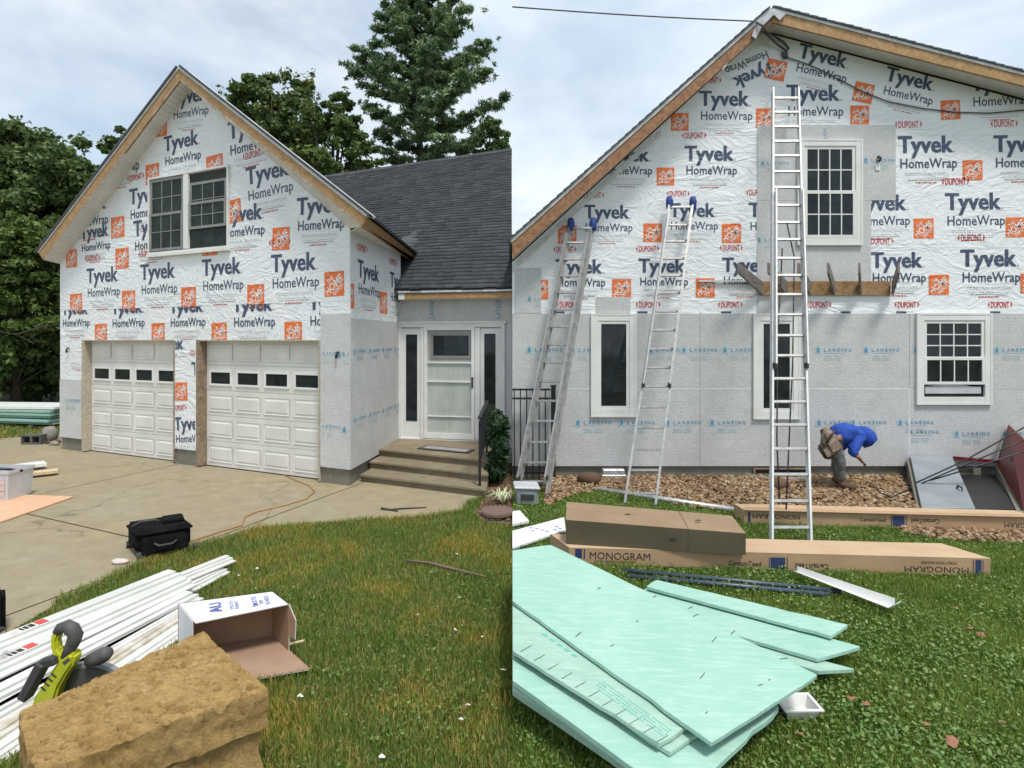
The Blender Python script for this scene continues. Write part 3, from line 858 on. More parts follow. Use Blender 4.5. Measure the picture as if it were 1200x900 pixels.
# garage doors
def garage_door(a0, a1, lastdx):
    o = -0.13
    d = MB().rect(FL, a0, 0.015, a1, DT - 0.005, o - 0.04, o).build("garage_door", M['doorpaint'], house)
    h = (DT - 0.02) / 5
    for r in range(5):
        z0 = 0.018 + r * h
        MB().rect(FL, a0 + .004, z0 + .004, a1 - .004, z0 + h - .006, o, o + 0.012).build("door_section", M['doorpaint'], d)
        n = 4; m = 0.075; g = 0.085
        wd = ((a1 - a0) - 2*m - (n-1)*g) / n
        for c in range(n):
            x0 = a0 + m + c * (wd + g); x1 = x0 + wd
            y0, y1 = z0 + .075, z0 + h - .085
            if r == 3:
                MB().frame(FL, x0 + .01, y0 + .005, x1 - .01, y1 - .005, .035, o + .012, o + .03).build("pane_frame", M['white'], d)
                MB().rect(FL, x0 + .04, y0 + .035, x1 - .04, y1 - .035, o + .0125, o + .018).build("pane", M['glass'], d)
            else:
                s = MB()
                vs = []
                for k, (ins, off) in enumerate(((0, .0125), (.014, .008), (.028, .008), (.05, .0155))):
                    vs += [FL.pt(x0+ins, y0+ins, o+off), FL.pt(x1-ins, y0+ins, o+off), FL.pt(x1-ins, y1-ins, o+off), FL.pt(x0+ins, y1-ins, o+off)]
                fs = [(4*k+i, 4*k+(i+1) % 4, 4*k+4+(i+1) % 4, 4*k+4+i) for k in range(3) for i in range(4)] + [(12, 13, 14, 15)]
                # raised field sits on a flat collar 13 mm proud of the section
                s.add([p + FL.n * 0.010 for p in vs], fs)
                s.build("panel", M['doorpaint'], d)
    return d
garage_door(d1a + .07, d1b - .005, 0)
garage_door(d2a + .065, d2b - .01, 0)
tr = MB()
for a, b, m in ((d1a, d1a + .068, 'jamb'), (d2a - .02, d2a + .063, 'jamb_brown')):
    MB().rect(FL, a, 0.02, b, DT - .002, -0.12, 0.022).build("door_jamb", M[m], house)
MB().rect(FL, d1a + .07, DT - .025, d1b, DT - .003, -0.13, 0.02).build("door_header", M['jamb'], house)
MB().rect(FL, d2a + .065, DT - .025, d2b, DT - .003, -0.13, 0.02).build("door_header", M['jamb'], house)
MB().rect(FL, d2b - .012, 0.02, d2b + .004, DT - .026, -0.13, 0.018).build("door_jamb", M['jamb'], house)
MB().rect(FL, d1b - .006, 0.02, d1b + .006, DT - .026, -0.13, 0.018).build("door_jamb", M['jamb_brown'], house)

# upper twin window
a0, z1 = FL.az(176, 209.5); a1, _ = FL.az(270, 194); _, z0 = FL.az(175, 299)
win = MB().frame(FL, a0, z0, a1, z1, 0.035, 0.006, 0.05).rect(FL, a0 - .02, z0 - .05, a1 + .02, z0 - .001, 0.006, 0.07).build("window", M['vinyl'], house)
am = FL.az(220.5, 250)[0]
MB().rect(FL, am - .06, z0 + .046, am + .06, z1 - .046, 0.006, 0.052).build("mullion", M['vinyl'], win)
zm = (z0 + z1) / 2
MB().rect(FL, a0 + .046, z0 + .046, a1 - .046, z1 - .046, 0.004, 0.012).build("screen", M['glass_green'], win)
for x0, x1, up_, gap in ((a0 + .05, am - .08, 0, 0), (am + .08, a1 - .05, 0.16, 0.32)):
    sash(win, FL, x0, zm - .03 - up_ * .6, x1, z1 - .05 - up_, 3, 2, 0.045, 0.013, 0.014, M['greyframe'], M['glass_green'])
    sash(win, FL, x0, z0 + .05 + gap, x1, zm + .03 + (gap * .35), 3, 2, 0.045, 0.013, 0.03, M['greyframe'], M['glass_green'])

# lamp wires left of the doors
def wire_stub(pl, u, v, off, nm, parent):
    p = pl.hit(u, v, off)
    MB().tube([p, p + pl.n * .03, p + pl.n * .05 + V((0.01, 0, -.04)), p + pl.n * .03 + V((-.01, 0, -.09)), p + pl.n * .045 + V((.012, 0, -.06))], 0.018, 6).build(nm, M['black'], parent, smooth=True)
wire_stub(FL, 80.5, 408, .012, "lamp_wire", house)
wire_stub(FL, 396, 413, .018, "lamp_wire", house)

# ---- entry wing
EN = Plane((-2.13, 10.9, 0), (2.13, -0.43, 0), (-0.43, -2.13, 0))
E = EN.az
el = MB().prism([EN.pt(-.05, -.1, 0), EN.pt(E(600, 398)[0] - .004, -.1, 0), EN.pt(E(600, 398)[0] - .004, 3.02, 0), EN.pt(-.05, 3.02, 0)], -EN.n * 0.2).build("entry_wall", M['board_pale'], house)
xe = E(600, 398)[0] - .004
MB().prism([(-0.15, 10.68, 0), (-0.006, 10.66, 0), (-0.006, 20.5, 0), (-0.15, 20.5, 0)], (0, 0, 3.0)).build("end_wall", M['tyvek'], house)
MB().prism([(-0.15, 10.3, 3.02), (-0.15, 15.4, 7.1), (-0.15, 20.4, 3.02)], (0.144, 0, 0)).build("end_wall", M['tyvek'], house)
ink = Ink(EN, 0.004)
for u, v in ((509, 373), (587, 373)):
    a, z = E(u, v)
    ink.text('teal', "LANSING", a, z, .46, .11, math.pi / 2, -0.005)
ink.build(el)
# roof of the wing: individual shingle tabs laid in courses
e0, e1 = V((-0.004, 10.17, 3.13)), V((-3.4, 10.86, 3.13))
r0, r1 = V((-0.004, 15.4, 7.28)), V((-5.9, 18.0, 7.28))
vs, lp, npf = [], [], []
NC = 50
nrm = (r0 - e0).cross(e1 - e0).normalized(); nrm = nrm if nrm.z > 0 else -nrm
def rp_(s, t): return e0.lerp(e1, s).lerp(r0.lerp(r1, s), t)
for c in range(NC):
    t0, t1 = c / NC, (c + 1.08) / NC
    s = -random.uniform(0, .03)
    while s < 1:
        wdt = random.uniform(.03, .062)
        sa, sb = max(s, 0) + .0006, min(s + wdt, 1)
        if sb > sa:
            lift = random.uniform(.008, .017)
            tt = t0 - random.choice((0, 0, 0.003))
            q = [rp_(sa, tt) + nrm * lift, rp_(sb, tt) + nrm * lift, rp_(sb, min(t1, 1)) + nrm * .001, rp_(sa, min(t1, 1)) + nrm * .001, rp_(sa, tt) - nrm * .002, rp_(sb, tt) - nrm * .002]
            b = len(vs); vs += [tuple(x) for x in q]
            lp += [b, b+3, b+2, b+1, b, b+1, b+5, b+4]; npf += [4, 4]
        s += wdt
tag(fastmesh("shingles", vs, lp, npf, M['shingle'], house), kind="stuff")
MB().prism([e0 - V((0, 0, .03)), e1 - V((0, 0, .03)), r1 - V((0, 0, .4)), r0 - V((0, 0, .4))], (0, 0, -0.06)).build("roof_deck", M['roofdark'], house)
b0, b1 = V((-0.004, 20.6, 3.1)), V((-8.3, 24.2, 3.1))
MB().prism([r0, r1, b1, b0], (0, 0, -0.06)).build("roof_slope", M['roofdark'], house)
rc = MB()
for i in range(30):
    p, q = r0.lerp(r1, i / 30), r0.lerp(r1, (i + 1.05) / 30)
    rc.prism([p + V((0, -.13, -.075)), q + V((0, -.13, -.075)), q + V((0, 0, .03)), p + V((0, 0, .03))], (0, 0.02, 0.012))
rc.build("ridge_cap", M['shingle'], house)
# fascia under the wing's eave
FE = Plane(EN.pt(0, 0, .28), EN.ex, EN.n)
a_l, zt = FE.az(474, 344.5); a_r = FE.az(600, 340)[0] - .004
MB().rect(FE, a_l, zt - .095, a_r, zt + .02, -.03, 0).build("eave_board", M['fascia'], house)
MB().rect(FE, a_l - .12, zt - .10, a_l - .002, zt + .02, -.03, 0).build("eave_return", M['white'], house)
MB().rect(FE, a_l - .12, zt + .021, a_r, zt + .05, -.04, 0.015).build("drip_edge", M['drip'], house)
MB().prism([FE.pt(a_l - .12, zt - .098, -.031), FE.pt(a_r, zt - .098, -.031), EN.pt(E(599.6, 398)[0], zt - .098, 0), EN.pt(a_l - .12, zt - .098, 0)], (0, 0, .012)).build("soffit", M['soffit'], house)

# entry door with sidelights
def er(mb, u0, v0, u1, v1, o0, o1):
    a0 = E(u0, 398)[0]; a1 = E(u1, 398)[0]
    um = (u0 + u1) / 2
    zt_ = E(um, v0)[1]; zb_ = E(um, v1)[1]
    return mb.rect(EN, a0, zb_, a1, zt_, o0, o1)
zd0 = 0.335; zd1 = E(530, 379)[1]
door = MB()
a0, a1 = E(467, 398)[0], E(592, 398)[0]
door.frame(EN, a0, zd0, a1, zd1, 0.07, 0, 0.05, 0.02)
for u0, u1 in ((494, 497.5), (557.5, 563)):
    er(door, u0, 384, u1, 515, 0, .048)
door.rect(EN, a0 - .03, zd1 + .001, a1 + .03, zd1 + .04, 0, .06)
door = door.build("entry_door", M['white'], house)
sl = MB(); er(sl, 471, 385, 493.7, 514, 0.0, .025); sl.build("sidelight", M['white'], door); sl = MB(); er(sl, 563.3, 385, 588.5, 516.5, 0.0, .024); sl.build("sidelight", M['white'], door)
gp = MB(); er(gp, 476.5, 392, 489.5, 493, .0255, .031); gp.build("pane", M['glass'], door)
gp = MB(); er(gp, 568, 391, 581, 497, .0255, .031); gp.build("pane", M['glass'], door)
sb = MB()
a0, a1 = E(498, 398)[0], E(557, 398)[0]
sb.frame(EN, a0, zd0 + .03, a1, zd1 - .06, .062, .02, .055, .10)
za, zb2 = E(527, 425)[1], E(527, 447)[1]
sb.rect(EN, a0 + .063, za - .012, a1 - .063, za + .018, .02, .05)
sb.rect(EN, a0 + .063, zb2 - .014, a1 - .063, zb2 + .010, .02, .049)
zb3 = E(527, 488)[1]
sb.rect(EN, a0 + .063, zb3 - .006, a1 - .063, zb3 + .008, .02, .047)
sb.build("storm_door", M['white'], door)
inn = MB().rect(EN, a0 + .05, zd0 + .05, a1 - .05, za, .0, .015)
inn.build("inner_door", M['doorpaint'], door)
m_, t_, b_ = nodes("storm door glazing")
b_.inputs["Roughness"].default_value = 0.06; b_.inputs["Coat Weight"].default_value = 0.6; b_.inputs["Coat Roughness"].default_value = 0.03
gq = t_.nodes.new("ShaderNodeNewGeometry")
vb = noise(t_, 3.0, 2, 0.5, 0.0, stretch=(5.0, 5.0, 0.25))
t_.links.new(mixc(t_, 0.6, ramp(t_, vb, [(0.4, (0.40, 0.44, 0.41)), (0.6, (0.50, 0.54, 0.50))]), ramp(t_, noise(t_, 2.5, 3), [(0.3, (0.38, 0.42, 0.39)), (0.7, (0.55, 0.58, 0.55))])), b_.inputs["Base Color"])
MB().rect(EN, a0 + .064, zd0 + .131, a1 - .064, za - .013, .0155, .024).build("glazing", m_, door)
g2 = MB(); g2.rect(EN, a0 + .05, za, a1 - .05, zd1 - .1, .0, .016); g2.build("upper_panel", mat("grey door panel", (0.36, 0.36, 0.35), (0.31, 0.31, 0.30), 4, 0.4), door)
g2 = MB(); er(g2, 508, 393, 550, 417, .0165, .024); g2.build("pane", M['glass'], door)
g2 = MB(); er(g2, 505.5, 390.5, 552, 393.2, .0165, .03); er(g2, 505.5, 416.8, 552, 420, .0165, .03); er(g2, 505.5, 393.4, 508.2, 416.6, .0165, .029); er(g2, 549.8, 393.4, 552, 416.6, .0165, .029)
g2.build("pane_frame", M['greyframe'], door)
hd = MB(); p = EN.hit(553.5, 442, .056); hd.beam(p, p + V((0, 0, -.2)), .03, .02, (0, 1, 0)); hd.beam(p + EN.n * .02, p + EN.n * .02 + V((0, 0, -.07)), .022, .03, (0, 1, 0))
hd.build("handle", M['black'], door)

# entry steps
steps = thing("entry_steps", "three aggregate concrete steps in front of the white entry door", "steps", (-1.3, 9.2, 0))
ES = [(-2.36, 8.93, -0.36, 8.02, .11), (-2.33, 9.38, -0.35, 8.44, .22), (-2.30, 9.83, -0.34, 8.88, .333)]
for i, (x0, y0, x1, y1, z) in enumerate(ES):
    bk0, bk1 = V((-2.12, 10.86, 0)), V((-.33, 10.5, 0))
    d = (V((x1, y1, 0)) - V((x0, y0, 0))).normalized(); n = V((d.y, -d.x, 0)); n = n if n.y < 0 else -n
    st = MB().prism([V((x0, y0, z - .038)), V((x1, y1, z - .038)), bk1 + V((0, 0, z - .038)), bk0 + V((0, 0, z - .038))], (0, 0, .038)).build("tread", M['stepstone'], steps, bevel=.012, seg=2)
    MB().prism([V((x0, y0, -.02 if i == 0 else z - .11)) - n * .03, V((x1, y1, -.02 if i == 0 else z - .11)) - n * .03 + V((-.02, 0, 0)), bk1 + V((-.02, 0, -.02 if i == 0 else z - .11)), bk0 + V((0, 0, -.02 if i == 0 else z - .11))],
               (0, 0, (z - .039) - (-.02 if i == 0 else z - .11))).build("riser", M['riser'], steps)
dm = MB().prism([P(484, 523, 9.9) * 0 + V((-1.62, 9.83, .337)), V((-.72, 9.42, .337)), V((-.62, 9.72, .337)), V((-1.5, 10.12, .337))], (0, 0, .012)).build("door_mat", M['black'])
tag(dm, "grey and black door mat on the top entry step", "door mat")
MB().prism([V((-1.53, 9.85, .3495)), V((-.77, 9.5, .3495)), V((-.70, 9.69, .3495)), V((-1.46, 10.04, .3495))], (0, 0, .004)).build("mat_field", M['mat'], dm)

# stair railing
rl = thing("stair_railing", "black iron stair railing beside the entry steps", "railing", (-.45, 8.3, .11))
p0 = V((-.46, 8.25, .11)); p1 = V((-.42, 9.6, .333))
t0 = V((p0.x, p0.y, H - (489 - HOR) * 8.25 / F)); t1 = V((p1.x, p1.y, H - (471 - HOR) * 9.6 / F))
MB().beam(p0, t0, .035, .035, (0, 1, 0)).build("post", M['black'], rl)
MB().beam(p1, t1, .035, .035, (0, 1, 0)).build("post", M['black'], rl)
MB().beam(t0 - (t1 - t0) * .05, t1 + (t1 - t0) * .05, .05, .03).build("handrail", M['black'], rl)
dn = V((0, 0, -.62))
MB().beam(t0 + dn, t1 + dn, .025, .02).build("bottom_rail", M['black'], rl)
for k in range(1, 7):
    q = t0.lerp(t1, k / 7)
    MB().beam(q + dn, q, .016, .016, (0, 1, 0)).build("baluster", M['black'], rl)
MB().tube([t0 + V((0, 0, .0)), t0 + V((0, -.06, -.01)), t0 + V((0, -.09, -.06)), t0 + V((0, -.06, -.11)), t0 + V((0, 0, -.12))], .015, 6).build("scroll", M['black'], rl, smooth=True)

# ------------------------------------------------------------------ gable house on the right
WY = 9.3
RW = Plane((0, WY, 0), (1, 0, 0), (0, -1, 0))
S_ = WY / F
ra = lambda u: (u - 600) * S_
rz = lambda v: H - (v - HOR) * S_
FY = WY - 0.42
RF = Plane((0, FY, 0), (1, 0, 0), (0, -1, 0))
gh = thing("gable_house", "tall gabled house wall covered in printed wrap and grey foam board", "house", (0, WY, 0))
fx = lambda u: (u - 600) * FY / F
fz = lambda v: H - (v - HOR) * FY / F
# rake lines (underside of the rake boards, carried back to the wall)
RE = 13.0
apx = (fx(905), fz(22)); lft = (0.0, fz(303)); 
slR = (fz(98) - fz(26)) / (fx(1200) - fx(923))
rgt = (RE, fz(26) + slR * (RE - fx(923)))
apx = (fx(908), fz(26) + slR * (fx(908) - fx(923)) + .02)
gpoly = [(0.003, 0.16), (RE - .3, 0.16), (RE - .3, rgt[1] - slR * .3 - .02), (apx[0], apx[1] + .0), (0.003, lft[1] + .0)]
rw = MB().prism([RW.pt(a, z) for a, z in gpoly], (0, .25, 0))
rw.prism([(0.003, WY + .26, .16), (0.2, WY + .26, .16), (.2, WY + 9, .16), (.003, WY + 9, .16)], (0, 0, lft[1] - .2))
rw.prism([(RE - .5, WY + .26, .16), (RE - .3, WY + .26, .16), (RE - .3, WY + 9, .16), (RE - .5, WY + 9, .16)], (0, 0, rgt[1] - .4))
rw.prism([(a, WY + 9.0, z) for a, z in gpoly], (0, .2, 0))
rw = rw.build("gable_wall", M['tyvek'], gh)
MB().rect(RW, 0.003, -.1, RE - .3, .159, -.2, -.03).build("foundation", M['foundation'], gh)
# wrap sheets, lapped, and foam board below
LOW = rz(367.5)
rs = [LOW + .003, rz(289), rz(223), rz(157), rz(95), 9]
for i in range(5):
    sheet(RW, clip_poly(gpoly, 0, rs[i] - (.02 if i else 0), RE, rs[i+1]), 0.0, .004 + .003 * (i % 2), "wrap_sheet", M['tyvek'], rw)
SE = rz(456)
vj = [0.003, ra(820), ra(1065), ra(1330), RE - .3]
for i in range(4):
    sheet(RW, [(vj[i] + .003, SE + .003), (vj[i+1] - .003, SE + .003), (vj[i+1] - .003, LOW), (vj[i] + .003, LOW)], 0, .015, "foam_panel", M['board'], rw)
    sheet(RW, [(vj[i] + .003, .165), (vj[i+1] - .003, .165), (vj[i+1] - .003, SE), (vj[i] + .003, SE)], 0, .0145, "foam_panel", M['board'], rw)
patches = [(603, 314, 634, 367), (698.5, 348, 738.5, 366.8), (887, 147, 1049, 235), (887, 235.3, 1020, 332), (887, 332.3, 940, 367), (820, 240, 886.5, 240.5)]
for u0, v0, u1, v1 in patches[:5]:
    sheet(RW, clip_poly(gpoly, ra(u0), rz(v1), ra(u1), rz(v0)), 0, .016, "foam_panel", M['board'], rw)
def seamtape(a0, z0, a1, z1):
    MB().rect(RW, a0, z0, a1, z1, .0148, .0165).build("seam_tape", M['tape'], rw)
seamtape(.01, SE - .012, ra(692), SE + .012); seamtape(ra(746), SE - .012, ra(880), SE + .012); seamtape(ra(937), SE - .012, ra(1063), SE + .012)
seamtape(ra(1063.5), rz(547), ra(1066), SE + .012)

clipR = [(V((apx[0], WY, apx[1])), V((-(apx[1] - lft[1]), 0, apx[0]))), (V((apx[0], WY, apx[1])), V((apx[1] - rgt[1], 0, RE - apx[0])))]
ink = Ink(RW, 0.0095)
UP = [(819, 124, 877, 124), (706, 189, 760, 189), (802, 188, 859, 188), (684, 256, 737, 256), (784, 254, 837, 254), (877, 254, 932, 254),
      (651, 320, 705, 320), (748, 319, 802, 319), (846, 318, 900, 318),
      (934, 67, 990, 80), (1036, 94, 1091, 106.5), (1137, 107, 1200, 104), (921, 118, 983, 118),
      (1052, 179, 1116, 178), (1164, 178, 1228, 177), (1000, 247, 1061, 246), (1107, 246, 1172, 245), (1020, 313.5, 1080, 313), (1125, 312, 1190, 311.5), (1215, 245, 1280, 245), (1232, 311, 1296, 311)]
for t in UP:
    ink.unit(*t, parts="DTHOS" if t[0] != 921 else "THOS")
# cut-off row under the lowest wrap edge shows only its red badges
for u in (652, 745, 841, 945, 1048, 1157):
    a, z = RW.az(u, 360.5); ink.dupont(a, z, 0, 0, .4)
ink.unit(905, 72, 858, 92, "TH")                                        # upside down roll end below the peak
for u, v, k in ((996, 146, 22),):
    a, z = RW.az(u, v); ink.depot(a, z, 0, 0, k * S_, 0)
for u in (747, 845, 905, 985, 1050, 1160, 650):
    ink.quad('inkdash', *RW.az(u, 367), 0, 0, .16, .03)
M['inkdash'] = M['navy']
ink.build(rw, clip=clipR)
ink = Ink(RW, .0172)
def lrow(v, us, w_=36):
    for u in us:
        ink.lansing(u, v, w_)
wins = [(692, 745.5), (881, 937), (1072, 1160)]
lrow(412, [616, 667, 758, 797, 845, 954, 1010, 1068 - 110 + 110])
lrow(412, [1163])
lrow(497, [673, 724, 778, 830, 955, 995, 1050])
for u in (1116, 1172): ink.lansing(u, 510, 36)
ink.lansing(1056, 508, 36, house=False)
ink.lansing(617, 352, 30, lim=(ra(604), rz(366), ra(633), rz(315)))
ink.lansing(890, 193, 28, lim=(ra(888), rz(230), ra(931), rz(150)))
ink.lansing(1010, 190, 34, lim=(ra(1010), rz(230), ra(1048), rz(150)))
ink.lansing(885, 283, 34, lim=(ra(888), rz(330), ra(931), rz(240)))
a, z = RW.az(968, 163); ink.text('teal', "LAN", a, z, .16, .06, math.pi / 2)
ink.build(rw)
# wire stub and tag beside the upper window
wire_stub(RW, 1029, 184, .017, "lamp_wire", gh)
MB().rect(RW, ra(1025), rz(200), ra(1030), rz(193), .017, .03).build("wire_tag", M['white'], gh)

# windows of the gable wall
def casement(u0, v0, u1, v1):
    a0, z0, a1, z1 = ra(u0), rz(v1), ra(u1), rz(v0)
    wn = MB().frame(RW, a0, z0, a1, z1, .115, .012, .05, .125).frame(RW, a0 - .0, z0 - .0, a1, z1, .03, .049, .056).build("window", M['vinyl'], gh)
    MB().frame(RW, a0 + .116, z0 + .126, a1 - .116, z1 - .116, .05, .012, .04).build("sash", M['vinyl'], wn)
    MB().rect(RW, a0 + .15, z0 + .16, a1 - .15, z1 - .15, .013, .02).build("pane", M['glass'], wn)
casement(692, 367.6, 745.5, 488.4)
casement(881.5, 367.5, 936.5, 491)
def dhung(u0, v0, u1, v1, vm, cols, rows, gap, trim):
    a0, z0, a1, z1 = ra(u0), rz(v1), ra(u1), rz(v0)
    wn = MB().frame(RW, a0, z0, a1, z1, trim, .012, .052, trim + .01).frame(RW, a0, z0, a1, z1, .03, .051, .058).build("window", M['vinyl'], gh)
    i = trim + .002; zm = rz(vm)
    MB().rect(RW, a0 + i, z0 + i + .01, a1 - i, z1 - i, .010, .016).build("screen", M['glass_green'], wn)
    sash(wn, RW, a0 + i, zm - .02, a1 - i, z1 - i, cols, rows, .05, .018, .0165, M['vinyl'])
    sash(wn, RW, a0 + i, z0 + i + .01 + gap, a1 - i, zm + .02, cols, rows if not gap else 1, .045, .018, .03, M['vinyl'])
    return wn
dhung(933, 164, 1009, 288, 226, 4, 2, 0, .11)
w3 = dhung(1072, 367, 1160, 474, 420, 4, 3, .20, .115)
MB().rect(RW, ra(1083), rz(461), ra(1148), rz(453), .017, .028).prism([RW.pt(ra(1084), rz(452), .02), RW.pt(ra(1146), rz(455), .02), RW.pt(ra(1120), rz(449), .02)], (0, -.004, 0)).build("sill_board", M['tubplastic'], w3)

# ledger with rafter tails under the upper window
lg = MB().rect(RW, ra(890), rz(346), ra(1041), rz(330), .018, .056).build("ledger_board", M['ledger'], gh)
for u_w, u_o in ((890, 864), (919, 899), (946, 934), (974, 969), (1004.5, 1005.5), (1042, 1052)):
    q0 = RW.pt(ra(u_w), rz(331), .057); q1 = RW.pt(ra(u_w), rz(346), .057)
    oy = WY - .42
    o1 = V(((u_o - 600) * oy / F, oy, H - (308 - HOR) * oy / F)); o0 = V((o1.x, o1.y, H - (320 - HOR) * oy / F))
    MB().prism([q0, q1, o0, o1], (.036, 0, 0)).build("rafter_tail", M['greywood'], gh)
MB().rect(RW, ra(818), rz(330.6), ra(888), rz(328.6), .018, .05).build("flashing_strip", M['drip'], gh)

# rakes and roof
LT, LB = V((0.003, FY, fz(284))), V((0.003, FY, fz(302.5)))
AT, AB = V((fx(904), FY, fz(12.5))), V((fx(906), FY, fz(26)))
RT, RB = V((RE, FY, fz(14) + slR * (RE - fx(915)))), V((RE, FY, fz(26) + slR * (RE - fx(923))))
MB().prism([LT, LB, AB, AT], (0, .038, 0)).build("rake_board", M['fascia_red'], gh)
MB().prism([AT, AB, RB, RT], (0, .0375, 0)).build("rake_board", M['fascia'], gh)
for p, q in ((LT, AT), (AT, RT)):
    d = (q - p).normalized(); nn = V((-d.z, 0, d.x)); nn = nn if nn.z > 0 else -nn
    MB().prism([p + V((0, -.014, 0)) + nn * .001, q + V((0, -.014, 0)) + nn * .001, q + V((0, -.014, 0)) + nn * .045, p + V((0, -.014, 0)) + nn * .045], (0, .2, 0)).build("drip_edge", M['drip'], gh)
    n = int((q - p).length / .14)
    rsd = random.Random(5)
    sh = MB()
    for i in range(n):
        a, b = p.lerp(q, i / n), p.lerp(q, (i + 1) / n)
        o = -.03 - rsd.uniform(0, .012)
        # course ends step up the rake
        s0 = [a + V((0, o, 0)) + nn * .046, b + V((0, o, 0)) + nn * .046, b + V((0, o, 0)) + nn * .066, a + V((0, o, 0)) + nn * .078]
        if (q.x - p.x) * (q.z - p.z) < 0: s0 = [a + V((0, o, 0)) + nn * .046, b + V((0, o, 0)) + nn * .046, b + V((0, o, 0)) + nn * .078, a + V((0, o, 0)) + nn * .066]
        sh.prism(s0, (0, 10.0, 0))
    tag(sh.build("roof_shingles", M['roofdark'], gh), kind="stuff")
# underside
MB().prism([LB + V((0, .04, .03)), AB + V((0, .04, .02)), V((apx[0], WY, apx[1] + .03)), V((0.003, WY, lft[1] + .03))], (0, 0, .012)).build("soffit", M['soffit'], gh)
MB().prism([AB + V((0, .04, .02)), RB + V((0, .04, .02)), V((RE, WY, rgt[1] + .03)), V((apx[0], WY, apx[1] + .03))], (0, 0, .012)).build("soffit", M['soffit'], gh)
# frieze strip at the wall top on the low side
d = (V((apx[0], 0, apx[1])) - V((0, 0, lft[1]))).normalized()
MB().prism([V((0.003, WY - .017, lft[1] - .16)), V((2.4, WY - .017, lft[1] - .16 + 2.4 * d.z / d.x)), V((2.4, WY - .017, lft[1] - .05 + 2.4 * d.z / d.x)), V((0.003, WY - .017, lft[1] - .05))], (0, .008, 0)).build("frieze_board", M['drip'], gh)
# bent aluminium at the peak, service drop mast and cable
pk = MB().prism([P(881, 42, FY - .045), P(886, 29, FY - .045), P(906, 10, FY - .045), P(921, 16, FY - .045), P(914, 23.5, FY - .045), P(907, 17, FY - .045), P(892, 32, FY - .045), P(886, 45, FY - .045)], (0, .03, 0)).build("peak_wrap", M['alum'], gh)
mst = MB().tube([P(886, 26, FY - .06), P(893, 30, FY - .1), P(897, 36, FY - .05), P(905, 41, WY - .1), P(918, 49, WY - .06), P(924, 57, WY - .05), P(920, 63, WY - .04)], .018, 7)
mst.tube([P(893, 36, FY - .05), P(900, 42, WY - .2), P(912, 53, WY - .08), P(922, 60, WY - .06)], .016, 7)
mst.tube([P(919, 61, WY - .05), P(921, 68, WY - .05)], [.05, .035], 8)
mst.build("service_mast", M['cable'], gh, smooth=True)
cb = MB().tube([P(u, v, WY - .035) for u, v in ((921, 67), (940, 73), (960, 81), (985, 94), (1010, 107), (1040, 119), (1080, 127), (1120, 131.5), (1160, 132.5), (1200, 129), (1290, 122))], .010, 7)
cb.build("wall_cable", M['cable'], gh, smooth=True)
pl_ = MB().tube([P(884, 25, FY - .08)] + [V((0.004 + (fx(884) - .004) * t, FY - .08 - .3 * (1 - t), P(884, 25, FY - .08).z + (H - (8 - HOR) * (FY - .38) / F - P(884, 25, FY - .08).z) * (1 - t) - .02 * math.sin(math.pi * t))) for t in (.9, .75, .6, .45, .3, .15, 0)], .010, 7).build("overhead_cable", M['cable'], smooth=True)
tag(pl_, "thin dark overhead cable running from the roof peak across the sky", "cable")

# basement window with metal well
bw = MB().rect(RW, ra(884), rz(556.5), ra(946), rz(549), -.029, -.01).build("basement_window", M['glass'], gh)
MB().frame(RW, ra(883), rz(557.5), ra(947), rz(548), .03, -.0095, .005).build("window_frame", M['jamb_brown'], bw)
ww = MB()
c0 = V((ra(911), WY - .02, 0)); n = 18
pts_o = [c0 + V((math.cos(math.pi * k / n) * -.52, -math.sin(math.pi * k / n) * .34, 0)) for k in range(n + 1)]
for k in range(n):
    p, q = pts_o[k], pts_o[k + 1]
    ww.prism([p + V((0, 0, -.05)), q + V((0, 0, -.05)), q + V((0, 0, .055)), p + V((0, 0, .055))], (c0 - p).normalized() * .02)
tag(ww.build("window_well", M['alum'], loc=c0), "curved galvanised window well on the gravel below the middle casement", "window well")
#@@OBJECTS
# ------------------------------------------------------------------ ladders
FOOT = []                                                                # ground outlines under which no grass grows
def copy_thing(root, loc):
    r = root.copy(); COL.objects.link(r); r.location = loc
    for ch in list(root.children):
        c = ch.copy(); COL.objects.link(c); c.parent = r
        for g in ch.children:
            d = g.copy(); COL.objects.link(d); d.parent = c
    return r

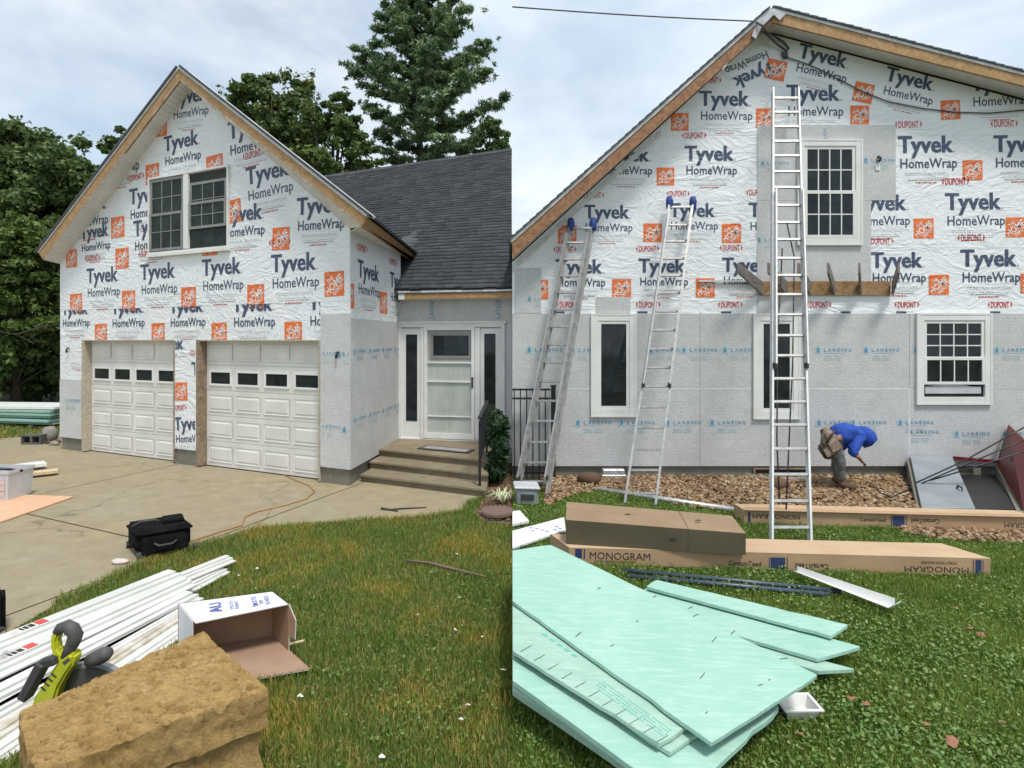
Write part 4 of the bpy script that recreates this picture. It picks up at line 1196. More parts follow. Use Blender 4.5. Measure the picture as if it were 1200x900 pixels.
def ladder(label, lb_, rb_, lt_, rt_, topY, rung_v, m, mr, mitts=False, section=None, railw=.03):
    b0, b1 = G(*lb_), G(*rb_)
    t0, t1 = P(*lt_, topY), P(*rt_, topY)
    th = thing("extension_ladder", label, "ladder", (b0 + b1) / 2, group="ladders leaning on the gable wall")
    nrm = (b1 - b0).cross(t0 - b0).normalized()
    nrm = nrm if nrm.y < 0 else -nrm
    for p, q in ((b0, t0), (b1, t1)):
        r = MB()
        d = (q - p).normalized(); sx = d.cross(nrm).normalized()
        for o in (-1, 1):                                              # channel section: two flanges and a web
            r.beam(p + nrm * o * .034, q + nrm * o * .034, railw, .007, nrm)
        s_ = 1 if p is b0 else -1
        r.beam(p + sx * 0, q + sx * 0, .006, .062, nrm)
        r.build("rail", m, th)
        MB().box(p + V((-.035, -.05, 0)), p + V((.035, .05, .03))).build("foot", M['rubber'], th)
    if section:
        vs0, vs1 = section
        inn = (b1 - b0).normalized() * .014
        for p, q, sg in ((b0, t0, 1), (b1, t1, -1)):
            a_, b_ = at_v(p, q, vs1), at_v(p, q, vs0)
            r = MB()
            for o in (-1, 1):
                r.beam(a_ + inn * sg + nrm * (.085 + o * .025), b_ + inn * sg + nrm * (.085 + o * .025), railw * .8, .006, nrm)
            r.beam(a_ + inn * sg + nrm * .085, b_ + inn * sg + nrm * .085, .006, .046, nrm)
            r.build("fly_rail", m, th)
            MB().box(a_ + inn * sg + nrm * .06 - V((.02, .02, .04)), a_ + inn * sg + nrm * .06 + V((.02, .02, .03))).build("rung_lock", M['rubber'], th)
    for v in rung_v:
        p, q = at_v(b0, t0, v), at_v(b1, t1, v)
        MB().beam(p + nrm * .006, q + nrm * .006, .030, .03, nrm).build("rung", mr, th)
    if mitts:
        for t in (t0, t1):
            MB().tube([t - V((0, 0, .09)), t - V((0, 0, .06)), t + V((0, -.01, .03)), t + V((0, 0, .09)), t + V((0, .01, .105))], [.045, .055, .06, .045, .015], 8).build("rail_mitt", M['blue'], th, smooth=True)
    return th, (b0, b1, t0, t1, nrm)
ladder("aluminium ladder with blue mitts leaning in front of the black fence", (607.5, 574), (641, 581), (669, 263), (695, 263), 9.17,
       [267.5, 284.5, 304, 323.5, 343, 363, 383, 404, 425, 447, 470, 493.5, 518, 542, 564], M['ladder'], M['rung_dark'], True, (275, 560))
ladder("aluminium ladder with blue mitts standing between the two narrow casement windows", (732, 591), (768, 593), (784.5, 238), (812, 238), 9.15,
       [243, 264, 283, 303, 323, 343.5, 365, 387, 409, 431, 453, 477, 501, 526.5, 551, 578], M['ladder'], M['rung_dark'], True, (248, 452))
lc, (b0, b1, t0, t1, nr) = ladder("bright tall ladder reaching past the upper window, nearest of the three", (904, 638), (949.5, 638), (905.5, 104), (935, 102), 9.2,
       [115.5, 132, 149, 166, 183, 201.6, 220, 241, 261, 281, 303, 323, 345.5, 369, 393.5, 417, 444, 471, 498, 526, 556, 587, 618], M['ladder_white'], M['ladder'], False, (226, 430), .022)
def along(v, f): return at_v(b0, t0, v).lerp(at_v(b1, t1, v), f)
for pts in ([along(290, .45) + V((0, .1, 0)), along(400, .35) + V((0, .16, 0)), along(520, .30) + V((0, .14, 0)), along(592, .28) + V((0, .06, 0))],
            [along(262, .5), along(300, .85) + V((0, .1, 0)), along(430, .78) + V((0, .14, 0)), along(540, .62) + V((0, .14, 0)), along(600, .5) + V((0, .1, 0))]):
    MB().tube(pts, .009, 6).build("rope", M['black'], lc, smooth=True)

# ------------------------------------------------------------------ black fence
fn = thing("metal_fence", "black metal picket fence behind the leftmost ladder", "fence", G(625, 563))
FNY = 9.08
ft, fb = P(600, 455, FNY).z, P(600, 557, FNY).z
xa, xb = .005, P(651, 400, FNY).x
for z in (ft - .02, ft - .16, fb + .04):
    MB().box((xa, FNY - .012, z - .015), (xb - .08, FNY + .012, z + .015)).build("rail", M['black'], fn)
k = xa + .03
while k < xb - .1:
    MB().box((k - .009, FNY - .009, 0), (k + .009, FNY + .009, ft)).build("picket", M['black'], fn); k += .098
MB().box((xb - .07, FNY - .035, -.05), (xb, FNY + .035, ft + .03)).box((xb - .08, FNY - .045, ft + .03), (xb + .01, FNY + .045, ft + .05)).build("post", M['black'], fn)

# ------------------------------------------------------------------ cellar bulkhead
bk = thing("cellar_bulkhead", "cellar hatch with one grey steel leaf shut and one dark red leaf folded open", "cellar door", (6.9, 8.6, 0))
yb, yf = WY - .035, 7.35
zb_, zf_ = .52, .16
Lx = lambda u, Y: (u - 600) * Y / F
# left leaf: near edge low, far edge high against the wall
zt = lambda v, Y: H - (v - HOR) * Y / F
l00, l01 = V((Lx(1080, yf), yf, zt(597, yf))), V((Lx(1143, yf), yf, zt(597.5, yf)))
l10, l11 = V((Lx(1066.5, yb), yb, zt(535.5, yb))), V((Lx(1116, yb), yb, zt(537, yb)))
leaf = MB().prism([l00, l01, l11, l10], (0, 0, .025)).build("closed_leaf", M['steel'], bk, bevel=.006)
pth = l00.lerp(l10, .30).lerp(l01.lerp(l11, .30), .86)
MB().tube([pth + V((-.02, -.06, .03)), pth + V((-.02, -.05, .07)), pth + V((.0, .05, .07)), pth + V((.0, .06, .03))], .014, 6).build("handle", M['black'], leaf, smooth=True)
# curbs
r10 = V((Lx(1166, yb), yb, zt(541, yb))); r00 = V((Lx(1192, yf), yf, l01.z))
cu_ = MB()
cu_.prism([l00 + V((-.05, 0, -.03)), l10 + V((-.05, 0, -.03)), V((l10.x - .05, yb, -.1)), V((l00.x - .05, yf, -.1))], (.09, 0, 0))
cu_.prism([r00 + V((0, 0, -.03)), r10 + V((0, 0, -.03)), V((r10.x, yb, -.1)), V((r00.x, yf, -.1))], (.10, 0, 0))
cu_.box((l00.x - .05, yf - .1, -.1), (r00.x + .1, yf, .02))
cu_.build("curb", M['foundation'], bk)
hdr = MB().prism([l11 + V((.01, -.03, -.02)), r10 + V((0, -.03, -.02)), r10 + V((0, -.03, .03)), l11 + V((.01, -.03, .035))], (0, .028, 0)).build("header", M['maroon'], bk)
# stairwell plate under the open half, flat black painted in for shade
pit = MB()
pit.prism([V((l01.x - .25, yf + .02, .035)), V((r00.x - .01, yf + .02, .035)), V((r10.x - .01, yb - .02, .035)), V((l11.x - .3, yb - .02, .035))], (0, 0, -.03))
pit.build("stairwell_shade", M['black'], bk)
MB().prism([V((l11.x + .30, yb - .05, .04)), V((l11.x + .42, yb - .05, .04)), V((l11.x + .42, yb - .05, zt(548, yb))), V((l11.x + .30, yb - .05, zt(548, yb)))], (0, .02, 0)).build("stair_post", M['foundation'], bk)
# open red leaf: hinged on the right curb, thrown back past upright
k0, k1 = V((Lx(1166.5, yb), yb - .02, zt(541, yb))), V((Lx(1199, yf), yf, zt(597, yf)))
tipf = V((Lx(1176.5, yb), yb - .02, zt(497.5, yb)))
o = tipf - k0
top2 = k1 + V((.42, 0, .5))
tl = MB().prism([k0, k1, top2, tipf + V((.05, 0, 0))], (.025, .012, 0)).build("open_leaf", M['maroon'], bk)
MB().prism([k0 + V((0, 0, -.005)), k1 + V((0, 0, -.005)), k1 + V((0, 0, -.09)), k0 + V((-.0, 0, -.26))], (.012, 0, 0)).build("hinge_skirt", M['maroon'], bk)
nl = (k1 - k0).cross(tipf - k0).normalized()
nl = nl if nl.x < 0 else -nl
c = k0.lerp(k1, .42).lerp(tipf.lerp(top2, .42), .42)
MB().tube([c + nl * .01, c + nl * .03 + V((0, 0, .05)), c + nl * .03 + V((.03, .05, .07)), c + nl * .01 + V((.05, .1, .06))], .008, 6).build("latch_rod", M['black'], tl, smooth=True)
c = k0.lerp(k1, .78).lerp(tipf.lerp(top2, .78), .12)
d1 = (k1 - k0).normalized(); d2 = nl.cross(d1)
MB().prism([c + nl * .004 + d1 * .05, c + nl * .004 + d2 * .06, c + nl * .004 - d1 * .05, c + nl * .004 - d2 * .06], nl * .003).build("sticker", M['litter'], tl)
for i, (q0, q1, q2) in enumerate((((1073, 566), (1130, 540), (1205, 498)), ((1074, 569), (1128, 546), (1208, 512)), ((1090, 563), (1140, 548), (1210, 526)))):
    ys = (7.9, 7.7, 7.6)
    pts = [P(*q0, 8.15), P(*q1, 8.0), P(*q2, 7.9)]
    pts = [pts[0].lerp(pts[1], t) for t in (0, .35, .7)] + [pts[1].lerp(pts[2], t) for t in (.05, .4, .7, 1)]
    o_ = MB().tube(pts, .010, 6).build("power_cord", M['black'], smooth=True)
    tag(o_, ("topmost of the three black cords strung over the cellar hatch", "middle of the three black cords strung over the cellar hatch", "lowest of the three black cords strung over the cellar hatch")[i], "cord", "black cords over the cellar hatch")

# ------------------------------------------------------------------ long cartons
def carton(label, pts, top, m_front, m_top, group="long cartons on the lawn", base=None):
    """pts: ground corners front-left, front-right, back-right, back-left; top: four heights; separate front, top, ends"""
    b = [V(p) for p in pts]
    z0 = base or [0.0] * 4
    b = [V((p.x, p.y, z)) for p, z in zip(b, z0)]
    t = [V((p.x, p.y, z)) for p, z in zip(b, top)]
    cen = sum(b, V()) / 4
    if base is None: FOOT.append(b)
    th = thing("long_carton", label, "carton", V((cen.x, cen.y, min(z0))), group=group)
    def panel(nm, q, m):
        n = (q[1] - q[0]).cross(q[3] - q[0]).normalized()
        if n.dot(sum(q, V()) / 4 - (sum(b + t, V()) / 8)) < 0: n = -n
        MB().prism(q, -n * .005).build(nm, m, th)
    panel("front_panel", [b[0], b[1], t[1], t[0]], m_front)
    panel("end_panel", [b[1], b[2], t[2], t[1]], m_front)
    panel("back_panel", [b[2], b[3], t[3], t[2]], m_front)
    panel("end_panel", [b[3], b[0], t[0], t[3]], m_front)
    # top: closing flaps meet at a taped seam a little off the middle
    m0, m1 = t[0].lerp(t[3], .55), t[1].lerp(t[2], .55)
    up = V((0, 0, .002))
    MB().prism([t[0] + up, t[1] + up, m1 + up, m0 + up], (0, 0, .005)).build("top_flap", m_top, th)
    MB().prism([m0 + up * 1.5, m1 + up * 1.5, t[2] + up * .5, t[3] + up * .5], (0, 0, .005)).build("top_flap", m_top, th)
    fp = Plane(V((b[0].x, b[0].y, 0)), V((b[1].x - b[0].x, b[1].y - b[0].y, 0)), V((b[1].y - b[0].y, -(b[1].x - b[0].x), 0)))
    return th, fp, b, t
def ink_done(ink, th):
    names = {'inkblack': 'lettering', 'inkblue': 'ink_block'}
    for c, mb in ink.m.items(): tag(mb.build(names.get(c, 'lettering'), M[c], th, recalc=False), kind='stuff')
def word(ink, body, u0, u1, v0, v1, flip=False, c='inkblack', bold=.01):
    """word between pixel columns u0..u1, rows v0 (top) .. v1 (foot) on the ink's plane"""
    a0, zt_ = ink.pl.az(u0, v0); a1, _ = ink.pl.az(u1, v0); _, zb_ = ink.pl.az((u0 + u1) / 2, v1)
    _, zt_ = ink.pl.az((u0 + u1) / 2, v0)
    if flip: ink.text(c, body, a1, zt_, abs(a1 - a0), abs(zt_ - zb_), math.pi, bold)
    else: ink.text(c, body, a0, zb_, abs(a1 - a0), abs(zt_ - zb_), 0, bold)
def block(ink, u0, u1, v0, v1, c='inkblue'):
    a0, z1 = ink.pl.az(u0, v0); a1, z0 = ink.pl.az(u1, v1)
    ink.quad(c, a0, min(z0, z1), 0, 0, a1 - a0, abs(z1 - z0))

# carton at the back, along the gravel
fl, fr = G(872, 613.5), G(1215, 625)
dp = V((-.02, .27, 0))
th, fp, b, t = carton("long flat carton lying along the gravel in front of the cellar hatch", [fl, fr, fr + dp, fl + dp], [.155, .175, .175, .155], M['cardboard'], M['cardboard_lit'])
MB().prism([t[0] + V((-.02, -.03, .012)), t[1] + V((0, -.03, .012)), t[1] + V((0, .06, .016)), t[0] + V((.02, .06, .016))], (0, 0, .004)).build("loose_flap", M['cardboard'], th)
ink = Ink(fp, .002)
word(ink, "MONOGRAM", 882, 937, 602.5, 608.5, True, bold=0)
block(ink, 876.5, 879.5, 600, 612)
word(ink, "CertainTeed", 1008, 1038, 606.5, 611, bold=.012); block(ink, 1046, 1060, 604, 617); block(ink, 1044, 1045, 604, 617); block(ink, 1061.5, 1062.5, 604, 617)
word(ink, "CertainTeed", 1068, 1101, 608, 613.5, True, bold=.012); word(ink, "MONOGRAM", 1177, 1230, 613, 619, True, bold=0)
ink_done(ink, th)
# carton in front, the long one
fl, fr = G(667, 661), G(1161, 675.5)
dp = V((-.16, .40, 0))
th, fp, b, t = carton("long carton with upside down black lettering lying on the lawn under the bigger brown one", [fl, fr, fr + dp, fl + dp], [.155, .16, .16, .155], M['cardboard'], M['cardboard_lit'])
ink = Ink(fp, .002)
block(ink, 674, 682, 643, 654); block(ink, 684, 685.5, 643, 655)
word(ink, "MONOGRAM", 691, 762, 647, 656, bold=0)
word(ink, "DOUBLE 4\" ROUGH CEDAR FINISH", 697, 745, 656.5, 659.5, bold=0)
word(ink, "CertainTeed", 854, 892, 657, 663, bold=.012)
block(ink, 903, 920, 653, 670); block(ink, 901, 902, 653, 670); block(ink, 922, 923, 653, 670)
word(ink, "CertainTeed", 932, 971, 660.5, 667, True, bold=.012)
word(ink, "DOUBLE 4\" ROUGH CEDAR FINISH", 1079, 1121, 658, 661.5, True, bold=0)
word(ink, "MONOGRAM", 1060, 1135, 664, 671, True, bold=0)
block(ink, 1143, 1150, 656, 674); block(ink, 1140, 1141, 656, 674); block(ink, 1151.5, 1152.3, 656, 674)
ink_done(ink, th)
# bigger carton stacked on it
zq = [.168, .166, .166, .168]
fl, fr = G(663.5, 637, .168), G(874, 650.5, .166)
fl, fr = V((fl.x, fl.y, 0)) , V((fr.x, fr.y, 0))
dp = V((.08, .56, 0))
dp0 = V((.06, .60, 0))
th, fp, b, t = carton("big brown carton with a folded top lying on the left end of the lettered carton", [fl, fr, fr + dp, fl + dp0], [.40, .365, .36, .41], M['cardboard_dk_shade'], M['cardboard_md_lit'], base=zq)
ink = Ink(fp, .002)
a, z = fp.az(783, 634); ink.quad('inkblack', a, z, 0, 0, .08, .006); ink.quad('inkblack', a, z, .0, .03, .08, .034); ink.quad('inkblack', a, z, 0.02, .012, .06, .024)
ink_done(ink, th)
MB().prism([t[0].lerp(t[1], .69) + V((0, -.003, -.2)), t[0].lerp(t[1], .69) + V((0, -.003, .008)), t[3].lerp(t[2], .69) + V((0, 0, .008))], (.006, 0, .001)).build("crease", M['cardboard_dk_shade'], th)
for i, (u, v) in enumerate(((735, 603), (756, 594.5), (818, 610))):
    p = G(u, v, .398)
    tag(MB().prism([p + V((-.03, -.01, .0)), p + V((.03, -.015, 0)), p + V((.02, .02, 0)), p + V((-.02, .012, 0))], (0, 0, .006)).build("torn_patch", M['cardboard_dk_shade'], th), None)

# ------------------------------------------------------------------ mint foam boards on the right lawn
pa, pb, pc = P(645, 638, 5.07), P(959, 791, 3.32), P(834, 870, 2.721)
NB = (pb - pa).cross(pc - pa).normalized(); NB = NB if NB.z > 0 else -NB
def onb(u, v, drop=0.0):
    d = V(((u - 600) / F, 1, -(v - HOR) / F)); o = V((0, 0, H))
    t_ = (pa - NB * drop - o).dot(NB) / d.dot(NB)
    p = o + d * t_
    return p
FG = "mint foam boards fanned out on the right lawn"
def fboard(label, uvs, drop, m, thick=.024, flat=None, name="foam_board"):
    pts = [onb(u, v, drop) if flat is None else G(u, v, flat) for u, v in uvs]
    pts = [V((max(p.x, .004), p.y, p.z)) for p in pts]
    # cut edges: slightly ragged, corners knocked in
    rg = random.Random(int(uvs[1][0]))
    poly = []
    for i in range(len(pts)):
        a, b = pts[i], pts[(i + 1) % len(pts)]
        cut = a.x < .01 and b.x < .01
        n = 1 if cut else max(2, int((b - a).length / .09))
        dd = (b - a).normalized(); sd = dd.cross(V((0, 0, 1)))
        for k in range(n):
            p = a.lerp(b, k / n)
            if a.x > .01 and k == 0: p = p + (sum(pts, V()) / len(pts) - p).normalized() * rg.uniform(.0, .012)
            elif k > 0:
                j_ = rg.uniform(-.002, .002) - (rg.uniform(.004, .012) if rg.random() < .07 else 0)
                p = p + (sd if sd.dot(p - sum(pts, V()) / len(pts)) > 0 else -sd) * j_
            poly.append(p)
    o = MB().prism(poly, (NB if flat is None else V((0, 0, 1))) * -thick).build(name, m, bevel=.0025)
    return tag(o, label, "foam board", FG), pts
top, tp = fboard("largest mint foam board on top of the fanned stack", [(600.5, 645), (645, 638), (959, 791), (834, 870), (600.5, 704)], 0, M['mint'])
b2, p2 = fboard("mint foam board with faint green print just under the topmost board", [(600.5, 712), (600.5, 762), (773, 871), (803, 854), (860, 820), (640, 690), (600.5, 690)], .034, M['mint2'])
b3, p3 = fboard("short mint foam board peeking out below the printed board's corner", [(735, 848), (785, 883), (815, 864), (840, 845), (770, 810)], .064, M['mint2'])
b4, p4 = fboard("wide mint foam board at the bottom of the stack nearest the camera", [(600.5, 797), (757, 910), (800, 935), (914, 829), (900, 810), (660, 700), (600.5, 705)], .094, M['mint'], .03)
for i, dr in enumerate((.130, .160, .19)):
    e = 4 + i * 3
    fboard(("upper hidden mint foam board under the wide bottom board", "middle hidden mint foam board under the wide bottom board", "lowest mint foam board of the fanned stack")[i],
           [(600.5, 800 + e), (755, 906 + e), (806 - e, 912), (912 - e, 834 + e), (880, 800), (660, 700), (600.5, 715)], dr, M['mint2'], .026)
def r_board(label, uvs, z, m, t_=.026): return fboard(label, uvs, 0, m, t_, flat=z)
r_board("narrow mint foam board pointing right, farthest one of the fan", [(768, 679), (994, 732), (974, 745), (757, 687)], .175, M['mint'])
r_board("mint foam board in the middle of the right hand fan", [(757, 689), (1009, 757.5), (959, 772), (800, 726), (742, 700)], .135, M['mint'])
r_board("lowest mint foam board of the right hand fan, lying on the grass", [(865, 748), (1003, 784), (960, 786.5), (930, 778), (850, 755)], .10, M['mint2'])
# print on the second board, scuffs on the first
def on_plane_quads(parent, name, m, quads, lift):
    mb = MB()
    for q in quads:
        mb.add([onb(u, v, 0) + NB * lift for u, v in q], [tuple(range(len(q)))])
    tag(mb.build(name, m, parent, recalc=False), kind="stuff")
qs = []
for k, (du, dv) in enumerate(((0, 0), (2.2, -2.6), (4.4, -5.2), (6.6, -7.8))):
    u0, v0, u1, v1 = 697 + du, 798 + dv, 781 + du, 857 + dv
    n = 26
    for i in range(n):
        if (i * 7 + k * 3) % 9 == 0: continue
        ua, va = u0 + (u1 - u0) * i / n, v0 + (v1 - v0) * i / n
        ub, vb = u0 + (u1 - u0) * (i + .75) / n, v0 + (v1 - v0) * (i + .75) / n
        qs.append([(ua, va), (ub, vb), (ub + .7, vb - .9), (ua + .7, va - .9)])
for k in range(5):
    u0, v0 = 635 + k * 8.5, 737 + k * 5.8
    qs.append([(u0, v0), (u0 + 5, v0 + 3.2), (u0 + 8.5, v0 + 2.5), (u0 + 3.5, v0 - .8)])
on_plane_quads(b2, "board_print", M['mintprint'], qs, -.0325)
r_ = random.Random(3); qs = []
for k in range(11):
    u, v = 610 + k * 16, 757 + k * 10.4
    qs.append([(u, v), (u + 13, v - 7), (u + 13.4, v - 6.5), (u + .6, v + .6)])
on_plane_quads(b2, "scratch", M['scuff'], qs[::1], -.0326)
qs = []
for u, v, l in ((674, 746, 9), (715, 757, 5), (765, 700, 4), (806, 713, 6), (812, 722, 7), (834, 752, 8), (820, 795, 9), (888, 803, 6), (826, 836, 4), (856, 743, 7), (913, 772, 10), (700, 690, 4), (745, 728, 3), (900, 797, 3)):
    a_ = r_.uniform(-.9, -.1)
    dx, dy = math.cos(a_) * l, math.sin(a_) * l
    qs.append([(u, v), (u + dx, v + dy), (u + dx + .6, v + dy + .9), (u + .7, v + 1.0)])
on_plane_quads(top, "scuff_mark", M['scuff'], qs, .0008)
# timber bearers that hold the stack off the grass
for (q, zz0), lab in ((((660, 712), .17), "weathered timber bearer under the far end of the foam board stack"), (((770, 830), .08), "weathered timber bearer under the near end of the foam board stack")):
    p = onb(*q, .216 + .03)
    o = MB().box((max(p.x - .55, .02), p.y - .05, 0), (p.x + .4, p.y + .05, max(p.z - .02, .04))).build("timber_bearer", M['greywood'])
    tag(o, lab, "timber", "bearers under the foam boards")

# dark tubing and bent trim on the lawn
for (u0, v0, u1, v1, z), lab in (((728, 668, 985, 693, .035), "upper of the two dark tubes lying behind the fanned boards"), ((735, 675, 972, 697, .03), "lower of the two dark tubes lying behind the fanned boards")):
    tag(MB().tube([G(u0, v0, z), G((u0 + u1) / 2, (v0 + v1) / 2 - .6, z), G(u1, v1, z)], .022, 8).build("metal_tube", M['rod'], smooth=True), lab, "tube", "dark tubes on the lawn")
p, q = G(934, 670, .06), G(1048, 712, .06)
d = (q - p).normalized(); s_ = d.cross(V((0, 0, 1)))
tb = MB().prism([p, q, q + s_ * .10 + V((0, 0, .02)), p + s_ * .06 + V((0, 0, .02))], (0, 0, .004)).prism([p, q, q + V((0, 0, .07)) - s_ * .01, p + V((0, 0, .05))], s_ * -.004)
tb.prism([q + V((0, 0, .002)), q + s_ * .10 + V((0, 0, .022)), q + d * .07 + s_ * .09 + V((0, 0, .085)), q + d * .05 + V((0, 0, .075))], d * .004)
tag(tb.build("metal_trim", M['white']), "bent white metal trim lying on the grass by the long carton", "trim")

# white tray
c = G(934, 836, 0)
FOOT.append([c + V((-.11, -.08, 0)), c + V((.11, -.08, 0)), c + V((.11, .08, 0)), c + V((-.11, .08, 0))])
tray = MB(); w0, w1, dd, hh = .105, .085, .075, .06
ex, ey = V((1, .02, 0)).normalized(), V((-.02, 1, 0)).normalized()
def ring(wx, wy, z): return [c + ex * sx * wx + ey * sy * wy + V((0, 0, z)) for sx, sy in ((-1, -1), (1, -1), (1, 1), (-1, 1))]
rgs = [ring(.075, .05, .004), ring(.098, .07, .07), ring(.115, .086, .07), ring(.115, .086, .062), ring(.10, .072, .062), ring(.079, .053, .0)]
inner = ring(.075, .05, .006)
vs = [p for r in rgs for p in r]
fs = [(4*k+i, 4*k+(i+1) % 4, 4*k+4+(i+1) % 4, 4*k+4+i) for k in range(5) for i in range(4)] + [(0, 1, 2, 3), (20, 21, 22, 23)]
o = tray.add(vs, fs).build("plastic_tray", M['white'])
tag(o, "small empty white plastic tray on the grass beside the boards", "tray")

# white printed sheet, small white piece, grey box, pipe, block, rock
def flatpiece(name, label, cat, uvs, z, th_, m):
    pts = [G(u, v, z) for u, v in uvs]
    FOOT.append(pts)
    pts = [V((max(p.x, .004) if uvs[0][0] >= 600 else p.x, p.y, p.z)) for p in pts]
    return tag(MB().prism(pts, (0, 0, -th_)).build(name, m), label, cat)
ws = flatpiece("printed_sheet", "white sheet with faint blue print lying beside the big carton", "sheet", [(600.5, 622), (661, 606), (663, 621), (600.5, 642)], .05, .02, M['cartonwhite'])
wp_ = Plane(G(600.5, 630, .051), (1, 0, 0), (0, 0, 1))
mb = MB()
for i, (u, v) in enumerate(((622, 618.5), (629, 619.5), (635, 621), (641, 622.5), (652, 617), (656, 619), (624, 622), (650, 620.5))):
    p = G(u, v, .0515); mb.add([p + V((-.02, -.012, 0)), p + V((.025, -.016, 0)), p + V((.02, .012, 0)), p + V((-.018, .012, 0))], [(0, 1, 2, 3)])
tag(mb.build("faint_print", M['inkpen'], ws, recalc=False), kind="stuff")
flatpiece("white_board", "small white board offcut lying near the fence corner", "offcut", [(600.5, 599), (609, 598), (620, 610), (600.5, 614)], .06, .03, M['white'])
gb_ = thing("plastic_box", "grey plastic box standing at the foot of the leftmost ladder", "box", G(618, 590))
c0, c1 = G(605, 592), G(631, 593)
MB().prism([c0, c1, c1 + V((-.02, .3, 0)), c0 + V((-.02, .3, 0))], (0, 0, .21)).build("box_body", M['toolgrey'], gb_, bevel=.02)
MB().prism([c0 + V((-.025, -.02, .212)), c1 + V((.025, -.02, .212)), c1 + V((0, .32, .212)), c0 + V((-.045, .32, .212))], (0, 0, .035)).build("box_lid", M['tubplastic'], gb_, bevel=.012)
MB().prism([c0.lerp(c1, .2) + V((0, -.012, .07)), c0.lerp(c1, .8) + V((0, -.012, .07)), c0.lerp(c1, .8) + V((0, -.012, .15)), c0.lerp(c1, .2) + V((0, -.012, .15))], (0, .011, 0)).build("drawer_front", M['rubber'], gb_)
o = MB().tube([G(700, 573, .03), G(770, 584, .03), G(862, 597.5, .03)], .035, 8).build("drain_pipe", M['alum'], smooth=True)
tag(o, "grey metal pipe lying along the edge of the gravel", "pipe")
c = G(719, 561)
o = MB().box((c.x - .19, c.y - .05, 0), (c.x + .19, c.y + .1, .07)).box((c.x - .17, c.y - .04, .071), (c.x + .17, c.y + .09, .15)).build("splash_block", M['alum'], bevel=.01)
tag(o, "pale metal vent block on the gravel between two ladders", "vent")

def rock(name, label, cat, c, r, m, sz=(1, .8, .7), seed=1, group=None, sub=2):
    bm = bmesh.new(); bmesh.ops.create_icosphere(bm, subdivisions=sub, radius=1)
    for v in bm.verts:
        n_ = 1 + .28 * mnoise.noise(v.co * 1.4 + V((seed * 3.1, seed, 0)))
        v.co = V((v.co.x * sz[0], v.co.y * sz[1], v.co.z * sz[2])) * r * n_
    me = bpy.data.meshes.new(name); bm.to_mesh(me); bm.free()
    for p in me.polygons: p.use_smooth = True
    o = link(name, me, m, None, Matrix.Translation(V(c) + V((0, 0, r * sz[2] * .7))))
    return tag(o, label, cat, group)
rock("rock", "dark brown rock on the gravel behind the middle ladder", "rock", G(691, 567), .14, M['rock'], (1.3, .8, .8), 2)
rock("rock", "brown rock lying by the curved window well", "rock", G(912, 574), .12, M['rock'], (1.2, .8, .9), 4)

# ------------------------------------------------------------------ left yard: tan foam block
FA, FB, FC, FD = G(237, 738, .445), G(314, 803, .445), G(40, 905, .445), G(21, 833, .445)
def foam_slab(parent, corners, zt_, zb2, name, seed, amp, nx=56, ny=40):
    bm = bmesh.new()
    a, b, c, d = corners
    grid = {}
    for i in range(nx + 1):
        for j in range(ny + 1):
            s, t = i / nx, j / ny
            p = d.lerp(a, s).lerp(c.lerp(b, s), t)                     # t: far to near
            e = min(s, 1 - s, t, 1 - t)
            wob = .018 * mnoise.noise(V((p.x * 5, p.y * 5, seed)))
            hz = amp * (.5 * mnoise.noise(V((p.x * 6, p.y * 9, seed))) + .75 * mnoise.noise(V((p.x * 15, p.y * 22, seed + 3))) + 1.1 * (.5 - abs(mnoise.noise(V((p.x * 30, p.y * 44, seed + 5))))) + .5 * mnoise.noise(V((p.x * 70, p.y * 90, seed + 6))))
            pit_ = mnoise.noise(V((p.x * 11, p.y * 14, seed + 9)))
            if pit_ > .34: hz -= (pit_ - .34) * .16
            hz -= .006 * max(0, 1 - e * 60) ** 2
            p3 = mnoise.noise(V((p.x * 26, p.y * 34, seed + 12)))
            if p3 > .38 and seed < 5: hz -= (p3 - .38) * .09
            sp_ = V((mnoise.noise(V((p.x * 7, p.y * 7, seed + 1))), mnoise.noise(V((p.x * 7, p.y * 7, seed + 2))), 0)) * .022 * (1 if e == 0 else 0)
            grid[i, j] = bm.verts.new(V((p.x, p.y, zt_ + hz)) + sp_)
    for i in range(nx):
        for j in range(ny):
            bm.faces.new((grid[i, j], grid[i, j+1], grid[i+1, j+1], grid[i+1, j]))
    ringv = [grid[i, 0] for i in range(nx + 1)] + [grid[nx, j] for j in range(1, ny + 1)] + [grid[i, ny] for i in range(nx - 1, -1, -1)] + [grid[0, j] for j in range(ny - 1, 0, -1)]
    cen = (a + b + c + d) / 4
    prev = ringv; m_ = 9
    for k in range(1, m_ + 1):
        cur = []
        for v0_ in ringv:
            z = v0_.co.z + (zb2 - v0_.co.z) * k / m_
            q = V((v0_.co.x, v0_.co.y, 0))
            o_ = (V((q.x - cen.x, q.y - cen.y, 0))).normalized() * (.014 * mnoise.noise(V((q.x * 6, q.y * 6, z * 9 + seed))) + .012 * mnoise.noise(V((q.x * 22, q.y * 22, z * 22 + seed))) )
            cur.append(bm.verts.new(V((q.x, q.y, z)) + o_))
        for i in range(len(prev)):
            bm.faces.new((prev[i], prev[(i+1) % len(prev)], cur[(i+1) % len(cur)], cur[i]))
        prev = cur
    bm.faces.new(prev)
    bmesh.ops.recalc_face_normals(bm, faces=bm.faces[:])
    me = bpy.data.meshes.new(name)
    bm.transform(WM[parent].inverted()); bm.to_mesh(me); bm.free()
    for p in me.polygons: p.use_smooth = True
    me.set_sharp_from_angle(angle=math.radians(28))
    return link(name, me, M['foam'], parent)
cen = (FA + FB + FC + FD) / 4
FOOT.append([FA, FB, FC, FD])
